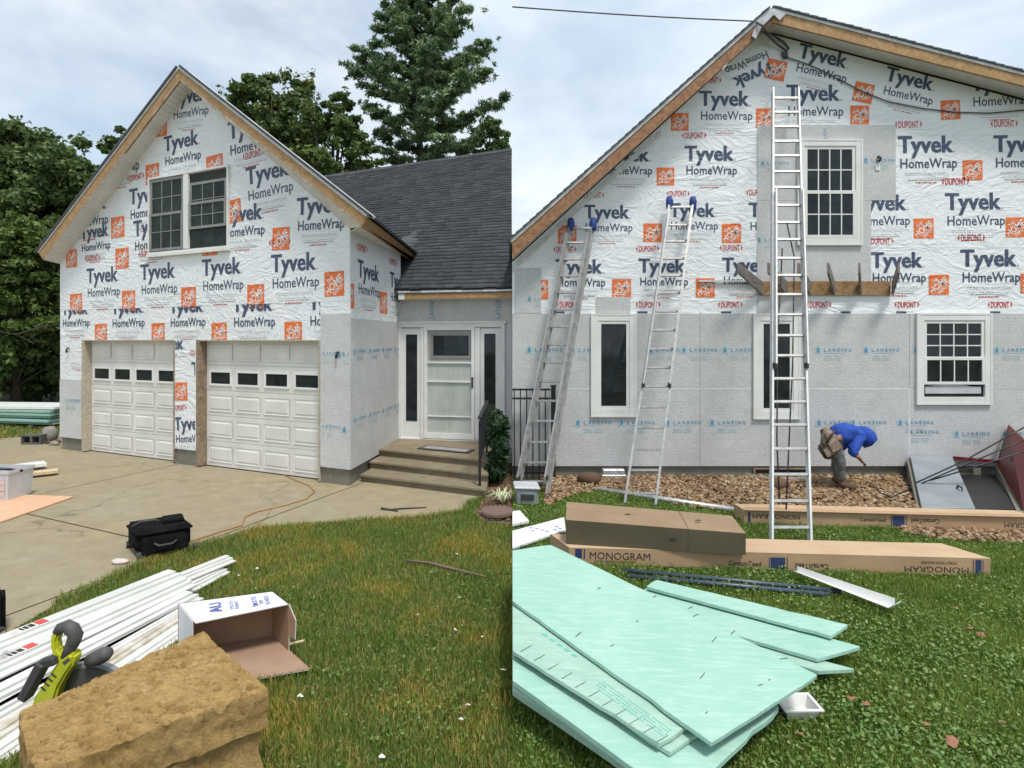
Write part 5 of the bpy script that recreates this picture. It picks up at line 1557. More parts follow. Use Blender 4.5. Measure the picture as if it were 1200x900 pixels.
fbk = thing("foam_block", "thick tan weathered foam block of two slabs lying on the grass", "foam block", V((cen.x, cen.y, 0)))
foam_slab(fbk, [FA, FB, FC, FD], .435, .235, "upper_slab", 1.0, .013, 120, 90)
ins = [p.lerp(cen, .05) for p in (FA, FB, FC, FD)]
foam_slab(fbk, [p + V((-.01, .01, 0)) for p in ins], .228, -.02, "lower_slab", 8.0, .004, 24, 18)

# white trim boards
def trim_board(label, end, left, z, wd, m, h=.04, sticker=None, ext=.6):
    p = G(*end, z); q = G(*left, z)
    d = (q - p).normalized(); q = q + d * ext
    s = d.cross(V((0, 0, 1))); s = s if s.x > 0 else -s                 # towards the right, down the picture
    pr = [(0, 0), (wd * .42, 0), (wd * .42, -h * .45), (wd * .5, -h * .45), (wd * .5, -h * .2), (wd * .72, -h * .2), (wd * .72, -h * .7), (wd, -h * .7), (wd, -h), (0, -h)]
    th = thing("trim_board", label, "trim board", V((p.x, p.y, max(z - h, 0))), group="white trim boards piled beside the driveway")
    pts = [p + s * a + V((0, 0, b)) for a, b in pr]
    n = len(pts)
    FOOT.append([p, q, q + s * wd, p + s * wd])
    mb = MB()
    vs = pts + [x + (q - p) for x in pts]
    fs = [(i, (i+1) % n, n + (i+1) % n, n + i) for i in range(n)]
    # the end caps split into convex boxes
    fs += [(0, 1, 2, 9), (2, 3, 8, 9), (3, 4, 5, 6), (3, 6, 7, 8)]
    fs += [tuple(n + i for i in f[::-1]) for f in fs[-4:]]
    mb.add(vs, fs).build("profile", m, th, bevel=.002)
    if sticker is not None:
        u, v = sticker
        c = G(u, v, z + .001); t_ = (c - p).dot(d)
        L0 = .23
        bp = lambda x, y, k=0: p + d * (t_ + x * L0) + s * (wd * .42 * y) + V((0, 0, .0012 + k))
        st = MB().add([bp(0, .12), bp(1, .12), bp(1, .9), bp(0, .9)], [(0, 1, 2, 3)]).build("sticker", M['litter'], th, recalc=False)
        MB().add([bp(0, .12, .001), bp(.28, .12, .001), bp(.28, .9, .001), bp(0, .9, .001)], [(0, 1, 2, 3)]).build("red_band", M['red'], st, recalc=False)
        mb = MB()
        for x0, x1 in ((.33, .47), (.5, .6), (.63, .7)):
            mb.add([bp(x0, .2, .001), bp(x1, .2, .001), bp(x1, .8, .001), bp(x0, .8, .001)], [(0, 1, 2, 3)])
        mb.build("dark_print", M['inkblack'], st, recalc=False)
        MB().add([bp(.75, .3, .001), bp(.95, .3, .001), bp(.95, .75, .001), bp(.75, .75, .001)], [(0, 1, 2, 3)]).build("pink_print", M['paper'], st, recalc=False)
    return th
trim_board("white trim board reaching farthest toward the house, on top of its twin", (264, 650), (205, 673), .105, .15, M['pvc'], .045, None, 1.0)
trim_board("white trim board under the farthest one, its end set back a little", (257, 664), (208, 689), .05, .13, M['pvc'], .045, None, 1.0)
trim_board("white trim board with a red sticker, nearest the driveway", (197, 667), (0, 744), .15, .24, M['pvc'], .045, (53, 726))
trim_board("white trim board with a red sticker, second from the driveway", (210, 676), (0, 769), .125, .21, M['pvc'], .05, (45, 755))
trim_board("white trim board with a stepped profile, third from the driveway", (217, 692), (0, 800), .085, .2, M['pvc'], .05)
trim_board("short ended white trim board, fourth from the driveway", (222, 700), (0, 823), .05, .17, M['pvc'], .045)
trim_board("gritty stained white trim board lying flat beside the pile", (207, 716), (0, 846), .03, .17, M['pvc_dirty'], .03)
trim_board("white trim board running under the tan foam block", (212, 728), (0, 868), .028, .15, M['pvc'], .03)

# cut-off saw behind the foam block
SY = 3.14
saw = thing("cutoff_saw", "lime green and black handheld saw standing behind the foam block", "saw", (P(75, 800, SY).x, SY, 0))
q = lambda u, v, dy=0: P(u, v, SY + dy)
def flatbar(pts, w_, dpt): 
    mb = MB()
    for a, b in zip(pts[:-1], pts[1:]): mb.beam(a, b, dpt, w_, (0, 0, 1)) if abs((b - a).normalized().z) < .95 else mb.beam(a, b, w_, dpt, (0, 1, 0))
    return mb
def slabpoly(uvs, dy, dpt): return MB().prism([q(u, v, dy) for u, v in uvs], (0, dpt, 0))
bdy = slabpoly([(33, 838), (39, 818), (52, 800), (60, 786), (71, 771), (79, 766), (86, 769), (85, 779), (76, 792), (68, 806), (58, 838)], -.035, .075).build("body", M['lime'], saw, bevel=.012, seg=2)
for k in range(4):
    u_, v_ = 47 + k * 4.2, 806 - k * 5.2
    slabpoly([(u_, v_), (u_ + 5.5, v_ + 4), (u_ + 6.6, v_ + 2.6), (u_ + 1.1, v_ - 1.4)], -.0375, .003).build("vent_slot", M['rubber'], bdy)
slabpoly([(73, 776), (80, 771), (82, 774), (75, 779.5)], -.0375, .003).build("badge", M['gripgrey'], bdy)
slabpoly([(71, 779), (76, 771), (67, 762), (65.5, 752), (68.5, 743), (63.5, 738), (58.5, 747), (58, 760), (62, 771)], -.022, .05).build("handle_loop", M['lime'], saw, bevel=.010, seg=2)
slabpoly([(75, 757), (78, 751), (81, 753), (78.5, 760)], -.014, .03).build("trigger", M['black'], saw, bevel=.004)
MB().tube([q(67, 741), q(71, 736), q(78, 733.5), q(85, 737), q(88.5, 744), q(86, 752), q(82, 760), q(78, 770)], [.024, .03, .034, .036, .037, .035, .032, .028], 9).build("grip", M['gripgrey'], saw, smooth=True)
MB().tube([q(76, 744), q(79, 740), q(81, 737)], .006, 5).build("grip_thread", M['lime'], saw, smooth=True)
MB().beam(q(29, 818, -.03), q(52, 775, -.03), .05, .07, (0, 1, 0)).beam(q(50, 777, -.03), q(67, 773, -.03), .05, .045).build("battery_bracket", M['rubber'], saw, bevel=.008)
gd = MB()
cg = q(104, 834, .05); R0 = .27
n = 26
for dy0, r0_, r1_, m_ in ((0, .18, R0, 0),):
    for k in range(n):
        a_, b_ = math.pi * (k) / n, math.pi * (k + 1) / n
        pts = [cg + V((math.cos(t_) * r, 0, math.sin(t_) * r)) for t_, r in ((a_, r1_), (b_, r1_), (b_, r0_), (a_, r0_))]
        gd.prism(pts, (0, .03, 0))
gd.build("blade_guard", M['toolgrey'], saw)
gd = MB()
for k in range(n):
    a_, b_ = math.pi * k / n, math.pi * (k + 1) / n
    gd.prism([cg + V((math.cos(t_) * r, -.012, math.sin(t_) * r)) for t_, r in ((a_, .245), (b_, .245), (b_, .02), (a_, .02))], (0, .011, 0))
gd.build("guard_plate", M['gripgrey'], saw)
MB().tube([q(104, 775, .03), q(116, 770, .03), q(124, 766, .03), q(129, 764, .03)], [.034, .042, .04, .026], 12).build("motor", M['gripgrey'], saw, smooth=True)

# white carton tipped on its side
BR_, BL_, BBR, BBL = V((-1.57, 4.07, 0)), V((-2.117, 3.82, 0)), V((-1.77, 4.275, 0)), V((-2.36, 4.078, 0))
hz = .336
cx = thing("open_carton", "white carton tipped open on the grass showing its brown inside", "carton", (BR_ + BL_ + BBR + BBL) / 4)
def wallpair(nm, q4, n, mo=M['cartonwhite'], mi=M['cardboard_in']):
    n = V(n).normalized()
    a = MB().prism(q4, -n * .004).build(nm, mo, cx)
    MB().prism([p - n * .0045 for p in q4], -n * .004).build("lining", mi, a)
    return a
U_ = V((0, 0, hz))
FOOT += [[BR_, BL_, BBL, BBR], [BL_, BR_, G(363.6, 785, .015), G(300, 797, .012), BL_ + V((.1, -.28, 0))]]
cm = (BR_ + BL_ + BBR + BBL) / 4
def outw(p, q_): 
    n = (q_ - p).cross(V((0, 0, 1))); return n if n.dot((p + q_) / 2 - cm) > 0 else -n
tpn = wallpair("top_panel", [BL_ + U_ + V((.02, 0, -.012)), BR_ + U_, BBR + U_, BBL + U_], (0, 0, 1))
wallpair("back_panel", [BBL, BBR, BBR + U_, BBL + U_], outw(BBL, BBR))
wallpair("side_panel", [BL_, BBL, BBL + U_, BL_ + U_], outw(BL_, BBL))
wallpair("side_panel", [BR_, BBR, BBR + U_, BR_ + U_], outw(BR_, BBR))
wallpair("bottom_panel", [BL_, BR_, BBR, BBL], (0, 0, -1))
fdir = (outw(BL_, BR_)).normalized()
wallpair("front_flap", [BL_ + V((0, 0, .002)), BR_ + V((0, 0, .002)), G(363.6, 785, .015), G(304, 796, .012), BL_ + fdir * .28 + V((0, 0, .01))], (0, 0, -1))
r1 = BR_ + U_
wallpair("end_flap", [BR_ + V((.0, 0, .12)), BR_ + U_, r1 + V((.06, -.03, -.10)), BR_ + V((.055, -.03, .10))], (1, .4, 0))
MB().prism([BR_ + V((.005, -.01, .05)), BR_ + V((.005, -.01, .06)), BR_ + V((.10, 0, .075)), BR_ + V((.10, 0, .068))], (0, .02, 0)).build("tape_strip", M['palewood'], cx)
txp = MB(); 
exc = (BR_ - BL_).normalized(); eyc = V((-exc.y, exc.x, 0))
def ctext(body, s0, t0, wd, hh, rot, bold=.0, c='inkpen'):
    vs, fs = tmesh(body, bold)
    base = (BL_ + U_).lerp(BR_ + U_, s0).lerp((BBL + U_).lerp(BBR + U_, s0), t0) + V((0, 0, .0015))
    o_ = []
    for x, y in vs:
        px, py = x * wd, y * hh
        o_.append(base + exc * (px * math.cos(rot) - py * math.sin(rot)) + eyc * (px * math.sin(rot) + py * math.cos(rot)))
    txp.add(o_, fs)
ctext("AU", .33, .25, .16, .075, math.radians(95), .03)
ctext("SMOOTH", .46, .25, .15, .028, math.radians(95)); ctext("RABBET", .51, .25, .14, .026, math.radians(95))
ctext("SMOOTH", .70, .2, .17, .035, math.radians(95), .02); ctext("TRIM", .77, .25, .08, .03, math.radians(95)); ctext("BOARDS", .83, .2, .15, .032, math.radians(95), .01)
tag(txp.build("lettering", M['inkpen'], tpn, recalc=False), kind="stuff")

# black tool bag
bg_ = thing("tool_bag", "black canvas tool bag with wheels standing on the driveway", "tool bag", G(186, 648))
f0, f1, f3 = G(160, 657), G(226, 645), G(148, 643)
f2 = f1 + (f3 - f0)
def bagbox(ins, z0, z1, m, nm, bv, sg=3):
    c4 = (f0 + f1 + f2 + f3) / 4
    pts = [p.lerp(c4, ins) + V((0, 0, z0)) for p in (f0, f1, f2, f3)]
    return MB().prism(pts, (0, 0, z1 - z0)).build(nm, m, bg_, bevel=bv, seg=sg, smooth=True)
bagbox(.03, .025, .265, M['blackcloth'], "body", .05)
bagbox(-.02, .205, .285, M['blackcloth'], "lid", .03)
dr = (f1 - f0).normalized(); nf = V((dr.y, -dr.x, 0)); nf = nf if nf.y < 0 else -nf
MB().prism([f0.lerp(f1, .08) + V((0, 0, .05)), f0.lerp(f1, .92) + V((0, 0, .05)), f0.lerp(f1, .92) + V((0, 0, .19)), f0.lerp(f1, .08) + V((0, 0, .19))], nf * .035).build("front_pocket", M['blackcloth'], bg_, bevel=.012, seg=2)
MB().tube([f0.lerp(f1, .3) + nf * .03 + V((0, 0, .15)), f0.lerp(f1, .38) + nf * .07 + V((0, 0, .13)), f0.lerp(f1, .62) + nf * .07 + V((0, 0, .13)), f0.lerp(f1, .7) + nf * .03 + V((0, 0, .15))], .012, 6).build("handle", M['rubber'], bg_, smooth=True)
c4 = (f0 + f1 + f2 + f3) / 4 + V((0, 0, .29))
MB().prism([c4 + dr * .02 + nf * .1, c4 + dr * .22 + nf * .1, c4 + dr * .22 - nf * .12, c4 + dr * .02 - nf * .12], (0, 0, .03)).build("top_pocket", M['blackcloth'], bg_, bevel=.012, seg=2)
MB().tube([c4 - dr * .24 + V((0, 0, -.01)), c4 - dr * .16 + V((0, 0, .03)), c4 - dr * .04 + V((0, 0, .03)), c4 + V((0, 0, 0))], .014, 6).build("handle", M['rubber'], bg_, smooth=True)
for p in (f0, f1, f3):
    MB().tube([p + nf * -.02 - dr * .0, p + nf * -.02 + dr * .05], .035, 10).build("wheel", M['rubber'], bg_)
    
for pp in [o for o in bg_.children if o.name.startswith("wheel")]:
    pp.location = pp.location + V((0, 0, .036))

# plastic tub on plywood, boards behind
pw = [V((-8.2, 8.3, 0)), G(86, 583.5), G(0, 613.5), V((-6.9, 6.6, 0))]
tag(MB().prism([p + V((0, 0, .004)) for p in pw], (0, 0, .016)).build("plywood_sheet", M['plywood']), "salmon coloured plywood sheet lying flat on the driveway", "plywood")
tb_ = thing("plastic_tub", "cloudy plastic tub with a printed label standing on the plywood", "tub", G(-5, 585, .02))
c = G(2, 582, .02)
def rect_ring(c, w_, d_, z): return [c + V((sx * w_, sy * d_, z)) for sx, sy in ((-1, -1), (1, -1), (1, 1), (-1, 1))]
vs = rect_ring(c, .25, .19, 0) + rect_ring(c, .275, .21, .36) + rect_ring(c, .285, .22, .36) + rect_ring(c, .285, .22, .40) + rect_ring(c, .27, .205, .40) + rect_ring(c, .245, .185, .02)
fs = [(4*k+i, 4*k+(i+1) % 4, 4*k+4+(i+1) % 4, 4*k+4+i) for k in range(5) for i in range(4)] + [(3, 2, 1, 0), (20, 21, 22, 23)]
MB().add(vs, fs).build("tub_body", M['tubplastic'], tb_)
MB().tube([c + V((-.29, 0, .36)), c + V((-.2, -.16, .42)), c + V((0, -.2, .435)), c + V((.2, -.16, .42)), c + V((.29, 0, .36))], .018, 6).build("handle", M['black'], tb_, smooth=True)
lbp = Plane(c + V((-.25, -.192, 0)), (1, 0, 0), (0, -1, 0.07))
lb2 = MB().prism([c + V((-.22, -.196, .05)), c + V((.21, -.196, .05)), c + V((.22, -.212, .30)), c + V((-.23, -.212, .30))], (0, -.004, 0)).build("label", M['paper'], tb_)
mb = MB()
r_ = random.Random(11)
for zz_ in (.27, .24, .21, .18, .15, .12):
    x = -.2
    while x < .17:
        l = r_.uniform(.02, .07)
        y = -.2005 - (zz_ - .05) / .25 * .016
        hh = .022 if zz_ == .27 else .006
        mb.add([c + V((x, y - .001, zz_)), c + V((x + l, y - .001, zz_)), c + V((x + l, y - .0015, zz_ + hh)), c + V((x, y - .0015, zz_ + hh))], [(0, 1, 2, 3)]); x += l + .015
tag(mb.build("label_print", M['inkblack'], lb2, recalc=False), kind="stuff")
p, q2 = G(53, 543, .08), V((-8.5, 9.3, .08))
tag(MB().beam(p, q2, .26, .06).build("white_plank", M['white'], bevel=.004), "white plank lying on the driveway behind the plastic tub", "plank")
p, q2 = G(68, 551.5, .06), V((-8.3, 8.75, .06))
tag(MB().beam(p, q2, .2, .05).build("wood_plank", M['palewood'], bevel=.004), "bare wood plank lying on the driveway in front of the white plank", "plank")

# cinder block, rock, stones by the corner
c = G(36, 521)
cbk = MB()
X0, X1, Y0, Y1, Z1 = c.x - .21, c.x + .21, c.y, c.y + .2, .2
for x in (X0, (X0 + X1) / 2 - .018, X1 - .036): cbk.box((x, Y0, 0.002), (x + .036, Y1, Z1))
for z in (0.0, Z1 - .034): cbk.box((X0 + .0365, Y0 + .002, z), ((X0 + X1) / 2 - .0185, Y1 - .002, z + .032)).box(((X0 + X1) / 2 + .0185, Y0 + .002, z), (X1 - .0365, Y1 - .002, z + .032))
cbk.box((X0 + .04, Y1 - .03, .035), (X1 - .04, Y1 - .01, Z1 - .04))
tag(cbk.build("cinder_block", M['block']), "grey cinder block with two hollows at the driveway edge", "cinder block")
rock("boulder", "rounded pale rock beside the cinder block", "rock", G(54, 519) + V((0, .1, 0)), .22, M['stone'], (.75, .7, .95), 6)
for i, (u, v) in enumerate(((58, 520), (61, 518), (64, 520), (67, 519), (62, 521.5), (66, 522))):
    rock("pebble", "small tan stone heaped beside the garage corner", "stone", G(u, v), .07, M['stone'] if i % 3 else M['rock'], (1.2, .8, .6), i + 10, "tan stones by the garage corner", 1)

# mint foam stack at the far left
stk = G(35, 500)
for i in range(6):
    sx = random.Random(i).uniform(-.1, .1)
    m_ = M['white'] if i == 5 else (M['mint'] if i % 2 else M['mint2'])
    o = MB().prism([V((-16.4 + sx, 15.5, .05 + i * .065)), V((-11.35 - abs(sx) * 2, 14.35 + sx, .07 + i * .078)), V((-11.3 - abs(sx), 15.4, .07 + i * .078)), V((-16.4, 16.6, .05 + i * .065))], (0, 0, .055)).build("stacked_board", m_)
    tag(o, ("lowest board of the low pile beyond the garage", "second board up in the low pile beyond the garage", "third board up in the low pile beyond the garage", "fourth board up in the low pile beyond the garage", "mint board second from the top of the low pile beyond the garage", "white board on top of the low pile beyond the garage")[i], "foam board", "boards piled beyond the garage corner")
for x, y in ((-12.1, 15.1), (-15.4, 15.8)):
    tag(MB().box((x - .06, y - .6, -.03), (x + .06, y + .6, .06)).build("timber_bearer", M['greywood']), ("timber bearer under the near end of the pile beyond the garage" if x > -13 else "timber bearer under the far end of the pile beyond the garage"), "timber", "bearers under the pile beyond the garage")

# cord, stick, rag, cover, plant details
pts = [G(u, v, .008) for u, v in ((205, 646), (225, 634), (255, 624), (283, 616), (287, 606), (300, 600), (335, 592), (358, 585), (369, 576), (362, 569), (340, 560), (322, 551))]
tag(MB().tube([pts[i].lerp(pts[i+1], t) for i in range(len(pts) - 1) for t in (0, .5)], .008, 6).build("orange_cord", M['cord'], smooth=True), "thin orange extension cord snaking over the driveway", "cord")
pts = [G(u, v, .012) for u, v in ((447, 596), (458, 597.5), (470, 596), (500, 594.5))]
tag(MB().tube(pts, [.018, .014, .012, .006], 6).tube([pts[1], G(466, 599, .012)], .008, 5).build("stick", M['bark'], smooth=True), "thin dark stick lying on the concrete before the steps", "stick")
pts = [G(u, v, .03) for u, v in ((476, 657), (500, 659), (520, 664), (545, 670), (570, 676))]
tag(MB().tube(pts, [.012, .012, .014, .012, .008], 6).build("stick", M['rust'], smooth=True), "long reddish stick lying across the left lawn", "stick")
rock("rag", "crumpled pale rag lying on the driveway near the tool bag", "rag", G(141, 660), .075, M['paper'], (1.2, .7, .35), 3)
c = G(583, 602, 0.02)
o = MB()
n = 22
o.prism([c + V((math.cos(2*math.pi*k/n) * .21, math.sin(2*math.pi*k/n) * .21, 0)) for k in range(n)], (0, 0, .045))
tag(o.build("round_cover", M['rust'], bevel=.01, seg=2), "round rusty brown cover set in the soil by the steps", "cover")
bp = thing("tool_case", "dark object standing at the left edge of the driveway", "tool case", G(-4, 742))
MB().prism([G(-22, 745), G(7, 742), G(6, 730), G(-22, 733)], (0, 0, .30)).build("case_body", M['blackcloth'], bp, bevel=.03, seg=2)
MB().tube([G(-16, 738, .3), G(-16, 738, .36), G(2, 737, .36), G(2, 737, .3)], .014, 6).build("handle", M['rubber'], bp, smooth=True)

# ------------------------------------------------------------------ the worker
def skin(name, joints, edges, root, m, parent, sub=2, smooth=0, crumple=0.0):
    me = bpy.data.meshes.new(name)
    keys = list(joints)
    Mi = WM[parent].inverted()
    me.from_pydata([Mi @ joints[k][0] for k in keys], [(keys.index(a), keys.index(b)) for a, b in edges], [])
    o = bpy.data.objects.new(name + "_tmp", me); COL.objects.link(o)
    md = o.modifiers.new("s", 'SKIN'); md.use_smooth_shade = True
    lay = me.skin_vertices[0] if me.skin_vertices else None
    if lay is None:
        bm = bmesh.new(); bm.from_mesh(me); bm.verts.layers.skin.verify(); bm.to_mesh(me); bm.free(); lay = me.skin_vertices[0]
    for i, k in enumerate(keys):
        r = joints[k][1]
        lay.data[i].radius = r if isinstance(r, tuple) else (r, r)
        lay.data[i].use_root = (k == root)
    sb_ = o.modifiers.new("u", 'SUBSURF'); sb_.levels = sub; sb_.render_levels = sub
    sm_ = o.modifiers.new("v", 'SMOOTH'); sm_.factor = .5; sm_.iterations = smooth
    dg = bpy.context.evaluated_depsgraph_get()
    nm = bpy.data.meshes.new_from_object(o.evaluated_get(dg))
    bpy.data.objects.remove(o)
    nm.name = name
    if crumple:
        for v_ in nm.vertices:
            w3 = V((v_.co.x * 11, v_.co.y * 11, v_.co.z * 15))
            v_.co += v_.normal * crumple * (mnoise.noise(w3) + .6 * (0.5 - abs(mnoise.noise(w3 * 2.1))))
    for p in nm.polygons: p.use_smooth = True
    nm.materials.clear()
    return link(name, nm, m, parent)
PY = 8.45
J = lambda u, v, dy=0.0: P(u, v, PY) + V((0, dy, 0))
pr = thing("person", "person in a blue hooded sweatshirt and tool belt bending over beside the wall", "person", (J(985, 576).x, PY, 0))
hip = J(973, 516)
# body: one continuous skinned figure
body = {
 'pelvis': (J(974, 516), .105), 'waist': (J(984, 510, .03), .105), 'chest': (J(1000, 508, .09), .115), 'neckb': (J(1009, 509, .12), .06), 'neck': (J(1012, 511.5, .13), .05), 'head': (J(1019.5, 516.5, .13), .080), 'chin': (J(1022.5, 522, .12), .052),
 'hipN': (J(972, 520, -.08), .088), 'kneeN': (J(980, 538, -.10), .062), 'calfN': (J(981, 548, -.08), .055), 'ankN': (J(984.5, 566, -.06), .042), 'toeN': (J(996, 571.5, -.08), .034),
 'hipF': (J(977, 520, .08), .088), 'kneeF': (J(986, 537, .14), .062), 'ankF': (J(988, 564, .18), .042), 'toeF': (J(1000, 568.5, .2), .034),
 'shN': (J(1005, 512, -.06), .056), 'elbN': (J(991.5, 528, -.13), .045), 'wrN': (J(998, 533, -.17), .031),
 'shF': (J(1009, 512, .25), .056), 'elbF': (J(999, 527, .28), .045), 'wrF': (J(990, 535, .22), .031)}
bed = [('pelvis', 'waist'), ('waist', 'chest'), ('chest', 'neckb'), ('neckb', 'neck'), ('neck', 'head'), ('head', 'chin'), ('pelvis', 'hipN'), ('hipN', 'kneeN'), ('kneeN', 'calfN'), ('calfN', 'ankN'), ('ankN', 'toeN'),
       ('pelvis', 'hipF'), ('hipF', 'kneeF'), ('kneeF', 'ankF'), ('ankF', 'toeF'), ('chest', 'shN'), ('shN', 'elbN'), ('elbN', 'wrN'), ('chest', 'shF'), ('shF', 'elbF'), ('elbF', 'wrF')]
# hands: palm and five fingers each, grown from the wrists
for s, w_, tip in (('N', 'wrN', (1003.5, 540)), ('F', 'wrF', (987, 542.5))):
    w0_ = body[w_][0]; dv = (J(*tip, (w0_.y - PY)) - w0_).normalized()
    sd_ = dv.cross(V((0, 1, 0))).normalized(); dn_ = V((0, 1, 0))
    pm = w0_ + dv * .07
    body['palm' + s] = (pm, (.028, .018)); bed.append((w_, 'palm' + s))
    for k, (off, ln) in enumerate(((-.030, .055), (-.011, .072), (.009, .078), (.028, .068))):
        a_ = pm + dn_ * off + dv * .03; b_ = a_ + dv * ln * .5 + sd_ * .008; c_ = b_ + dv * ln * .38 + sd_ * -.016
        for nm_, p_, r__ in (('a', a_, .0095), ('b', b_, .0088), ('c', c_, .0075)): body[f'{s}f{k}{nm_}'] = (p_, r__)
        bed += [('palm' + s, f'{s}f{k}a'), (f'{s}f{k}a', f'{s}f{k}b'), (f'{s}f{k}b', f'{s}f{k}c')]
    a_ = w0_ + dv * .035 - dn_ * .03; b_ = a_ + dv * .03 - dn_ * .018 - sd_ * .01; c_ = b_ + dv * .032 - sd_ * .012
    for nm_, p_, r__ in (('a', a_, .012), ('b', b_, .0105), ('c', c_, .009)): body[f'{s}t{nm_}'] = (p_, r__)
    bed += [(w_, f'{s}ta'), (f'{s}ta', f'{s}tb'), (f'{s}tb', f'{s}tc')]
bd = skin("body", body, bed, 'pelvis', M['skin'], pr)
# face on the underside of the hood opening
fd = (V((.75, -.1, -.65))).normalized(); hc = body['head'][0] + fd * .012
sidev = V((0, 1, 0)); upv = fd.cross(sidev).normalized(); upv = upv if upv.x > 0 else -upv
MB().tube([hc + fd * .075 + upv * .02, hc + fd * .098 - upv * .008, hc + fd * .085 - upv * .018], [.010, .016, .010], 7).build("nose", M['skin'], bd, smooth=True)
for sg in (-1, 1):
    MB().tube([hc + fd * .073 + upv * .03 + sidev * (sg * .03 - .008), hc + fd * .077 + upv * .03 + sidev * sg * .03, hc + fd * .073 + upv * .03 + sidev * (sg * .03 + .008)], [.004, .009, .004], 6).build("eye", M['black'], bd, smooth=True)
MB().tube([hc + fd * .075 - upv * .045 - sidev * .022, hc + fd * .082 - upv * .045, hc + fd * .075 - upv * .045 + sidev * .022], [.003, .007, .003], 6).build("mouth", M['rock'], bd, smooth=True)
MB().tube([hc + fd * .045 - upv * .07 - sidev * .03, hc + fd * .06 - upv * .075, hc + fd * .045 - upv * .07 + sidev * .03], [.02, .03, .02], 7).build("beard", M['leather'], bd, smooth=True)
def sub(ks, dr_):
    o_ = {}
    for k in ks:
        p_, r__ = body[k]; rr = r__[0] if isinstance(r__, tuple) else r__
        o_[k] = (p_, rr + dr_.get(k, dr_['*']))
    return o_
jk = sub(['chest', 'shN', 'elbN', 'wrN', 'shF', 'elbF', 'wrF', 'neckb'], {'*': .026, 'waist': .07, 'chest': .07, 'shN': .042, 'shF': .042, 'elbN': .036, 'elbF': .036, 'wrN': .014, 'wrF': .014, 'neckb': .05})
jk['hem'] = (J(974, 513, .01), .165)
jk['back'] = (J(991, 507.5, .05), .175)
skin("sweatshirt", jk, [('hem', 'back'), ('back', 'chest'), ('chest', 'neckb'), ('chest', 'shN'), ('shN', 'elbN'), ('elbN', 'wrN'), ('chest', 'shF'), ('shF', 'elbF'), ('elbF', 'wrF')], 'chest', M['hoodie'], pr, sub=3, smooth=9, crumple=.014)
bm = bmesh.new(); bmesh.ops.create_icosphere(bm, subdivisions=3, radius=1)
hq = fd.to_track_quat('X', 'Z').to_matrix().to_4x4()
hcen = body['head'][0] + V((.035, -.02, .012)) - fd * .015
bmesh.ops.delete(bm, geom=[v for v in bm.verts if v.co.x > .80], context='VERTS')
for v in bm.verts:
    k = 1 + .06 * mnoise.noise(v.co * 3)
    v.co = V((v.co.x * .135, v.co.y * .125, v.co.z * .135)) * k
    if v.co.x < -.02: v.co += V((v.co.x * .35, 0, .02 * -v.co.x / .1))
bm.transform(WM[pr].inverted() @ Matrix.Translation(hcen) @ hq)
me = bpy.data.meshes.new("hood"); bm.to_mesh(me); bm.free()
for p in me.polygons: p.use_smooth = True
link("hood", me, M['hoodie'], pr)
skin("hood_collar", {'a': (J(1005, 509.5, .11), .10), 'b': (J(1010, 511.5, .13), .10), 'c': (J(1016, 513.5, .14), .10)}, [('a', 'b'), ('b', 'c')], 'b', M['hoodie'], pr, smooth=3)
tj = sub(['hipN', 'kneeN', 'calfN', 'hipF', 'kneeF'], {'*': .018, 'hipN': .03, 'hipF': .03})
tj['pelvis'] = (body['pelvis'][0], .135)
tj['cuffN'] = (body['calfN'][0].lerp(body['ankN'][0], .8), .056); tj['cuffF'] = (body['kneeF'][0].lerp(body['ankF'][0], .86), .056)
skin("trousers", tj, [('pelvis', 'hipN'), ('hipN', 'kneeN'), ('kneeN', 'calfN'), ('calfN', 'cuffN'), ('pelvis', 'hipF'), ('hipF', 'kneeF'), ('kneeF', 'cuffF')], 'pelvis', M['jeans'], pr, sub=3, smooth=4, crumple=.012)
for s in 'NF':
    a_, t_ = body['ank' + s][0], body['toe' + s][0]
    bj = {'top': (a_ + V((0, 0, .05)), .052), 'ank': (a_ + V((0, 0, -.015)), .055), 'heel': (V((a_.x - .035, a_.y, .062)), .048), 'ball': (V((t_.x - .03, t_.y, .058)), .054), 'toe': (V((t_.x + .045, t_.y, .052)), .046)}
    skin("boot", bj, [('top', 'ank'), ('ank', 'heel'), ('ank', 'ball'), ('ball', 'toe')], 'ank', M['boot'], pr)
